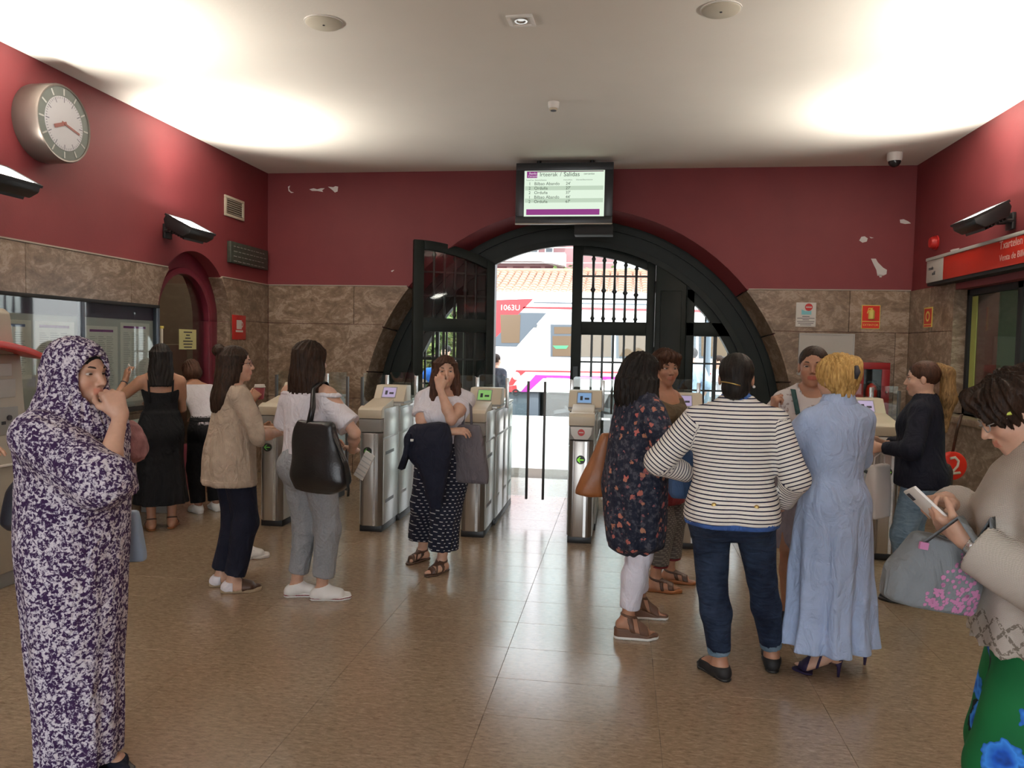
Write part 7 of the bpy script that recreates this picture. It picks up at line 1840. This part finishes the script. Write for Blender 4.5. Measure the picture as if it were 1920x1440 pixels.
# ---- 12 woman in the pale blue dress
loc, rz = (1.065, 4.02), D(24)
P = Person('blonde woman in a long pale blue dress and violet heels, back turned', loc, rz, H=1.585, hh=.065, w=1.0, skin='skin_b', res=.0095, hres=.0052,
           armL=dict(w=(-.05, .24, 1.12), e=(-1, -.1, -.7), d=(.9, .3, 0), n=(0, -1, 0)), armR=dict(w=(.06, .24, 1.10), e=(1, -.2, -.7), d=(-.9, .3, 0), n=(0, -1, 0)), legL=foot_at(loc, rz, 1552, 1266, D(52)), legR=foot_at(loc, rz, 1602, 1244, D(56)), head=(D(10), D(-6), 0))
W12 = P; P.body(brow=False, eyes=False, hands=False); H = P.hp
dr = [(.115, .01, -.01, .232, .19), (.30, .01, -.01, .212, .175), (.55, 0, -.012, .195, .180), (.80, 0, -.014, .182, .170), (.92, 0, -.012, .164, .150), (1.015, 0, 0, .150, .124), (1.10, 0, 0, .165, .13), (1.20, 0, 0, .182, .135), (1.28, 0, -.005, .180, .12), (1.33, 0, -.014, .150, .09), (1.372, 0, -.02, .10, .066)]
P.garment('dress', C['dress'], ('torso',), {'torso': .006}, extra=[loft(dr, .03)]+P.sleeve('R', 1.85, .026, .02)+P.sleeve('L', 1.85, .026, .02), clips=[AB(.140), BL(zc(P, 1.42)), keepout(P.nb, .064)], disp=pleats(9, .040, .10, .98, 0, 1), wr=.006, wf=18)
P.garment('dress_collar', C['dress'], ('neck', 'torso'), {'neck': .026, 'torso': .016}, clips=[AB(zc(P, 1.355)), lambda X, Y, Z: Z-(zc(P, 1.438)-.12*(Y-P.nb[1])), lambda X, Y, Z: np.sqrt((X-P.nb[0])**2+(Y-P.nb[1])**2)-.088], wr=.003, h=.007)
P.garment('waist_seam', C['dress'], (), 0, extra=[loft([(1.005, 0, 0, .1545, .1285), (1.018, 0, 0, .1545, .1285)], 0)], wr=0)
P.sandals(C['heel'], C['heel'], .010, .010, straps=((.125, .1, .022), (.05, .2, .006)), front=.075)
for n in 'LR':
    MB().tube([P.fpt(n, (0, -.045, .085)), P.fpt(n, (0, -.050, .05)), P.fpt(n, (0, -.048, .0))], [.022, .010, .006], 10).build('stiletto_heel', C['heel'], P.t, smooth=True)
    MB().strip([P.fpt(n, (0, -.065, .098)), P.fpt(n, (0, -.02, .085)), P.fpt(n, (0, .06, .035)), P.fpt(n, (0, .10, .016))], tuple(P.fpt(n, (1, 0, 0))-P.fpt(n, (0, 0, 0))), .055, .008).build('shoe_arch', C['heel'], P.t, smooth=True)
bh = [ell(H(0, -.02, .03), A3((.102, .118, .104))*P.hs, .02, R=P.HR), ell(H(.0, -.095, .03), A3((.070, .052, .078))*P.hs, .02, R=P.HR), ell(H(.03, -.10, .075), A3((.04, .035, .035))*P.hs, .015, R=P.HR), cone(H(-.05, -.05, -.03), H(-.02, -.06, -.085), .04*P.hs, .03*P.hs, .03), cone(H(.05, -.05, -.03), H(.02, -.06, -.08), .04*P.hs, .03*P.hs, .03)]
P.hair('hair_blonde', extra=bh, strands=.007, face=(.07, .09, .10), facec=(0, .105, -.03))
MB().tube([H(-.012, -.146, .062), H(-.018, -.155, .03), H(-.02, -.146, -.005)], [.010, .016, .007], 8).build('hair_claw', 'ink', P.t, smooth=True)
# ---- 13 woman in the navy blazer
loc, rz = (1.94, 5.30), D(62)
P = Person('woman in a dark navy blazer and light jeans with a long ponytail', loc, rz, H=1.565, w=1.02, skin='skin_b', res=.0105, hres=.0055,
           armL=dict(w=(-.17, .21, 1.01), e=(-.8, -.8, -.5), d=(.3, .9, -.3), n=(.8, -.2, -.3), curl=.9), armR=dict(w=(.12, .24, 1.0), e=(.9, -.5, -.6)), legL=(-.09, .02, .1), legR=(.09, -.02, -.1), head=(D(8), D(-4), 0))
W13 = P; P.body(hands='L'); H = P.hp
br_ = [(z*P.k, a, b, c, d) for z, a, b, c, d in [(.77, 0, -.01, .205, .165), (.88, 0, -.01, .200, .16), (1.0, 0, 0, .182, .145), (1.12, 0, 0, .178, .138), (1.24, 0, 0, .182, .13), (1.32, 0, -.01, .17, .10), (1.38, 0, -.018, .10, .065)]]
P.garment('blazer', C['blazer'], ('torso',), {'torso': .016}, extra=[loft(br_, .03)]+P.sleeve('R', 1.85, .022, .018)+P.sleeve('L', 1.85, .022, .018), clips=[AB(.765), BL(zc(P, 1.42)), keepout(P.nb, .062)], wr=.005)
P.garment('jeans', C['ljeans'], ('torso',), {'torso': .010}, extra=P.legs(1.92, .010, .028, straight=True), clips=[BL(.95)], wr=.006, wf=22); P.flats('blackm', 'black shoes', top=.075, h=.02)
P.hair('hair_brown', strands=.0012, face=(.075, .10, .10), facec=(0, .105, -.03))
v, q = shape([cone(H(0, -.10, .075), H(0, -.15, .03), .03*P.hs, .042*P.hs, .02), cone(H(0, -.15, .03), H(0, -.150, -.14), .042*P.hs, .046*P.hs, .03), cone(H(0, -.15, -.14), H(.0, -.125, -.35), .046*P.hs, .016*P.hs, .03)], .007); n = vnormals(v, q)
P.emit('ponytail', v+n*(.004*np.sin(np.arctan2(v[:, 0]-P.HO[0], v[:, 1]-P.HO[1]+.14)*14)+.003*wob(v, 30, 2))[:, None], q, 'hair_tail', label='light brown ponytail')
wp = W13.world(W13.W['L']+A3((-.0, .075, -.10))); pb = at(1645, 970, 1, wp.y); B = Bag('white_paper_bag', 'white paper bag hanging from the hand of the navy blazer woman', (pb[0], wp.y, pb[2]), D(38), [(0, 0, 0, .085, .045), (.01, 0, 0, .09, .05), (.22, 0, 0, .088, .045), (.345, .01, 0, .078, .026)], C['whitebag'], pw=5, wr=.006, roll=-.03)
MB().tube([(-.05, 0, .34), (-.04, .0, .40), (.02, 0, .425), (.06, 0, .40), (.06, 0, .34)], .004, 6).build('handle', C['whitebag'], B.t)
# shoulder bags on her far side
sb = at(1772, 920, 1, 5.36); B = Bag('black_shoulder_bag', 'black shoulder bag behind the hip of the navy blazer woman', (sb[0], 5.40, .70), D(60), [(0, 0, 0, .09, .04), (.03, 0, 0, .105, .055), (.14, 0, 0, .10, .05), (.19, 0, 0, .085, .03)], C['darkbag']); B.m
rb = at(1785, 873, 1, 5.62); T = thing('red_round_purse', 'round red purse with a cream curved mark hanging by the navy blazer', 'purse', (rb[0], 5.62, rb[2])); T.rotation_euler = (0, 0, D(10))
MB().lathe([(.085, .02), (.098, .01), (.098, -.01), (.085, -.02)], 28, axis='y').build('purse_body', 'redsign', T, smooth='auto')
mb = MB().tube([(-.03, -.022, .052), (.005, -.022, .06), (.03, -.022, .035), (.025, -.022, .0), (-.005, -.022, -.035), (-.045, -.022, -.048), (.0, -.022, -.050), (.045, -.022, -.045)], .0095, 6); mb.build('cream_mark', 'cream', T, smooth=True)
sp_ = W13.world(W13.tors(.13, -.05, 1.39)); MB().strip([Vector((0, 0, .095)), Vector((.005, -.03, .25)), Vector((.0, -.08, .36))], (1, 0, 0), .02, .004).build('strap', C['brownl'], T, smooth=True)
# ---- 14 woman with the knitted cardigan and the phone
loc, rz = (1.20, 2.36), D(72)
P = Person('woman with curly dark hair in an open-knit cardigan looking at her phone', loc, rz, H=1.575, w=1.14, lean=(0, .03), skin='skin_b', res=.0095, hres=.0042,
           armL=dict(w=(-.155, .205, 1.105), e=(-.5, -.7, -1), d=(.30, .80, .52), n=(.55, -.35, .75), curl=(.5, .5, .5, .55), thumb=.7), armR=dict(w=(.10, .235, 1.17), e=(.9, -.4, -.8), d=(-.80, .55, .1), n=(-.2, -.2, -.95), curl=(.25, .7, .8, .8), thumb=.4), legL=(-.10, .03, .1), legR=(.10, -.02, -.1), head=(D(4), D(-30), 0), headoff=(0, .035, -.01))
W14 = P; P.body(lips=(1, .72, .72)); H = P.hp
kr = [(.745, 0, -.01, .225, .185), (.85, 0, -.012, .222, .183), (.95, 0, -.01, .212, .175), (1.08, 0, 0, .198, .16), (1.20, 0, .005, .198, .155), (1.29, 0, .005, .188, .13), (1.345, 0, .0, .155, .09), (1.39, 0, .0, .10, .065)]
P.garment('cardigan', C['knit'], ('torso',), {'torso': .018}, extra=[loft(kr, .03)]+P.sleeve('L', 1.86, .018, .024, .022)+P.sleeve('R', 1.86, .018, .024, .022), clips=[lambda X, Y, Z: (.800+.010*np.sin(np.arctan2(Y, X)*14))-Z, BL(zc(P, 1.43)), keepout(P.nb, .07)], disp=pleats(8, .010, .75, 1.15, 0, 2), wr=.006, wf=18, h=.0085)
P.garment('trousers', C['green'], ('torso',), {'torso': .010}, extra=P.legs(1.94, .010, .080, straight=True), clips=[BL(.86)], wr=.008, wf=14); P.flats('redsign', 'red shoes')
ch = [ell(H(0, -.02, .03), A3((.095, .115, .097))*P.hs, .02, R=P.HR), ell(H(0, -.09, .06), A3((.075, .06, .055))*P.hs, .02, R=P.HR), ell(H(0, .075, .085), A3((.062, .040, .035))*P.hs, .02, R=P.HR), ell(H(0, -.075, -.05), A3((.085, .06, .085))*P.hs, .03, R=P.HR), ell(H(0, -.075, -.12), A3((.085, .065, .07))*P.hs, .03, R=P.HR), ell(H(-.06, -.02, .05), A3((.05, .055, .05))*P.hs, .02, R=P.HR), ell(H(.06, -.02, .05), A3((.05, .055, .05))*P.hs, .02, R=P.HR)]
P.hair('hair_dark', extra=ch, strands=.010, face=(.066, .095, .090), facec=(0, .118, -.042), seed=8); glasses(P, 'grey'); earring(P, -1, 'paper', .008)
for a, b, c_ in ((-.088, .02, .05), (-.07, -.11, .09)): MB().tube([H(a, b, c_), H(a-.004, b-.022, c_+.006)], .005, 6).build('hair_slide', 'steel', P.t)
MB().tube([H(-.088, .035, .018), H(-.092, .022, .017)], .006, 6).build('green_clip', mat('clip_green', (.55, .65, .08), .4), P.t)
pw_ = P.W['L']+(P.E['L']-P.W['L'])*.10; P.band('watch_strap', 'steel_lt', ['farmL', 'handL'], pw_, P.E['L']-P.W['L'], .009, .004)
phone('white phone held by the woman in the open-knit cardigan', W14, 'L', M['white'], rot=-.35, off=(0, .03, .012), size=(.076, .009, .158))
# her grey-blue shopping bag
fy = W14.world(W14.W['L']+(W14.E['L']-W14.W['L'])*.35); bp = at(1722, 1132, 1, 2.34)
B = Bag('shopping_bag', 'grey-blue shopping bag with pink flowers on the forearm of the knit cardigan woman', (bp[0]+.015, 2.32, bp[2]), D(6), [(0, 0, 0, .115, .055), (.015, 0, 0, .128, .065), (.08, .0, 0, .128, .070), (.15, .010, 0, .105, .058), (.20, .018, 0, .088, .045)], C['lbag'], pw=3.4, wr=.007, roll=D(9))
for (dx, dy) in ((-.055, -.05), (.085, -.045)):
    pts = [Vector((bp[0]+.03+dx, 2.32+dy, bp[2]+.19)), Vector((bp[0]+.03+dx*.6+(fy.x-bp[0])*.45, 2.32+dy+(fy.y-2.32)*.3, bp[2]+.28)), Vector((fy.x-.02, fy.y-.058, fy.z-.015)), Vector((fy.x, fy.y-.01, fy.z+.055))]
    MB().strip([B.loc(p) for p in pts], (1, .6, .2), .026, .004).build('strap', C['lbag'], B.t, smooth=True)
    MB().box(-.012, .012, -.004, .004, -.010, .010).build('strap_stitch', mat('pink_print', (.50, .20, .38), .6) if 'pink_print' not in bpy.data.materials else bpy.data.materials['pink_print'], B.t).location = tuple(B.loc(pts[0])+Vector((0, -.012, .0)))
from mathutils.bvhtree import BVHTree
random.seed(9); mb = MB(); bvh = BVHTree.FromObject(B.b, bpy.context.evaluated_depsgraph_get())
for k in range(150):
    f = random.random(); x = -.045+.15*f**.8; z = .012+random.random()*(.02+.15*max(0, 1-abs(x-.035)/.09))
    h_ = bvh.ray_cast(Vector((x, -.5, z)), Vector((0, 1, 0)))
    if h_[0] is None: continue
    r = random.uniform(.004, .0085); n = 5; p, nn = h_[0], h_[1]; u = nn.cross(Vector((0, 0, 1))).normalized(); v_ = nn.cross(u)
    rim = [p+nn*.0012+(u*math.cos(2*PI*i/n)+v_*math.sin(2*PI*i/n))*r*(1 if i % 2 else .8) for i in range(n)]; low = [q-nn*.004 for q in rim]
    mb.add(rim+low, [tuple(range(n))]+[(i, (i+1) % n, n+(i+1) % n, n+i) for i in range(n)])
stuff(mb.build('pink_flower_print', bpy.data.materials['pink_print'], B.t))
# ---- things carried by the robed woman
g = WOMAN1.world(A3((-.10, .30, 1.17))); jp = at(244, 825, 1, 2.78)
hung_cloth('pink_jacket', 'dusty pink velvet jacket bundled over the far arm of the robed woman', 'jacket', (jp[0], 2.78, jp[2]-.085), D(-20), [(0, .02, 0, .04, .04), (.03, .01, 0, .075, .055), (.08, -.005, 0, .08, .06), (.14, -.03, 0, .05, .045), (.16, -.04, 0, .03, .03)], C['pink'], wr=.012, wf=40, h=.006)
pb = at(254, 1052, 1, 2.80); B = Bag('pale_blue_bag', 'pale blue carrier bag beside the skirt of the patterned robe', (pb[0]-.02, 2.80, pb[2]), D(14), [(0, 0, 0, .055, .03), (.01, 0, 0, .058, .034), (.10, -.008, 0, .052, .032), (.20, -.018, 0, .045, .022)], C['paleblue'], pw=4.5, wr=.004)
MB().tube([(-.03, 0, .19), (-.03, .0, .28), (-.02, .02, .36)], .004, 6).build('handle', C['paleblue'], B.t)
db = at(28, 995, 1, 2.62); B = Bag('dark_handbag', 'dark blue handbag behind the back of the patterned robe', (db[0]+.055, 2.61, db[2]+.01), D(20), [(0, 0, 0, .06, .04), (.03, 0, 0, .085, .055), (.14, .01, 0, .075, .05), (.21, .03, 0, .045, .03)], C['darkbag'], pw=2.6); MB().strip([B.loc(p) for p in (Vector((db[0]+.085, 2.61, db[2]+.20)), Vector((db[0]+.10, 2.60, db[2]+.30)), WOMAN1.world(A3((.03, -.145, 1.20))), WOMAN1.world(A3((.10, -.10, 1.31))), WOMAN1.world(A3((.13, -.02, 1.345))))], (0, 1, 0), .02, .004).build('strap', C['darkbag'], B.t)
# ---- 15 the hand at the ticket machine belongs to somebody outside the picture
hw = at(2, 838, 1, 3.35); loc = (hw[0]-.46, 3.22); rz = D(-70); c_, q_ = math.cos(rz), math.sin(rz); dx, dy = hw[0]-loc[0]-.03, hw[1]-loc[1]
P = Person('person at the ticket machine of whom only a hand enters the picture', loc, rz, H=1.60, skin='skin_b', res=.013, hres=.006, face=False, armL=dict(w=(dx*c_+dy*q_, -dx*q_+dy*c_-.09, hw[2]), e=(-.5, -.2, -1), d=(.1, 1, 0), n=(0, 0, -1), curl=.35), armR=dict(w=(.2, .1, .8)))
P.body(hands='L'); P.garment('top', C['teal'], ('torso',), .013, extra=P.sleeve('R', .5, .015, .015)+P.sleeve('L', .5, .015, .015), clips=[AB(.85), BL(1.36)]); P.garment('trousers', C['navy'], ('torso',), .012, extra=P.legs(1.9, .012, .02, straight=True), clips=[BL(.95)]); P.flats('black'); P.hair('hair_dark')
# ================================================================== PEOPLE ON THE PLATFORM
def passer(label, px, py, y, rz, H, tm, bm_, hm, sleeve=.5, w=1.0):
    p = at(px, py, 1, y); P = Person(label, (p[0], y, -.02), rz, H=H, w=w, skin='skin_b', res=.016, hres=.009, face=False)
    P.body(hands=False); P.garment('top', tm, ('torso',), .016, extra=P.sleeve('R', sleeve, .018, .02)+P.sleeve('L', sleeve, .018, .02), clips=[AB(.84), BL(zc(P, 1.385))], wr=.005)
    P.garment('trousers', bm_, ('torso',), .012, extra=P.legs(1.95, .015, .025, straight=True), clips=[BL(.95)]); P.flats('black'); P.hair(hm, strands=.004); return P
passer('person in a dark grey-navy top waiting beside the open gate leaf on the platform', 929, 690, 12.2, D(-30), 1.50, cloth('slate_top', (.045, .05, .065)), C['navy'], 'hair_dark', 1.0, 1.05)
passer('person in a bright blue tee on the platform behind the gate bars', 818, 690, 12.6, D(20), 1.46, C['bluetee'], C['navy'], 'hair_brown')
passer('dark-haired person on the platform seen through the gate bars, middle', 836, 690, 13.6, D(160), 1.62, C['white'], C['jeans'], 'hair_black')
passer('brown-haired person on the platform seen through the gate bars, nearest the leaf hinge', 866, 690, 13.0, D(60), 1.50, C['grey'], C['navy'], 'hair_brown')
passer('person in a light blue shirt on the platform seen through the right side light', 1296, 690, 12.6, D(30), 1.66, C['shirtblue'], C['jeans'], 'hair_black', 1.3, 1.1)
passer('person in white at the far right of the platform side light', 1346, 690, 13.2, D(100), 1.54, C['white'], C['grey'], 'hair_dark')
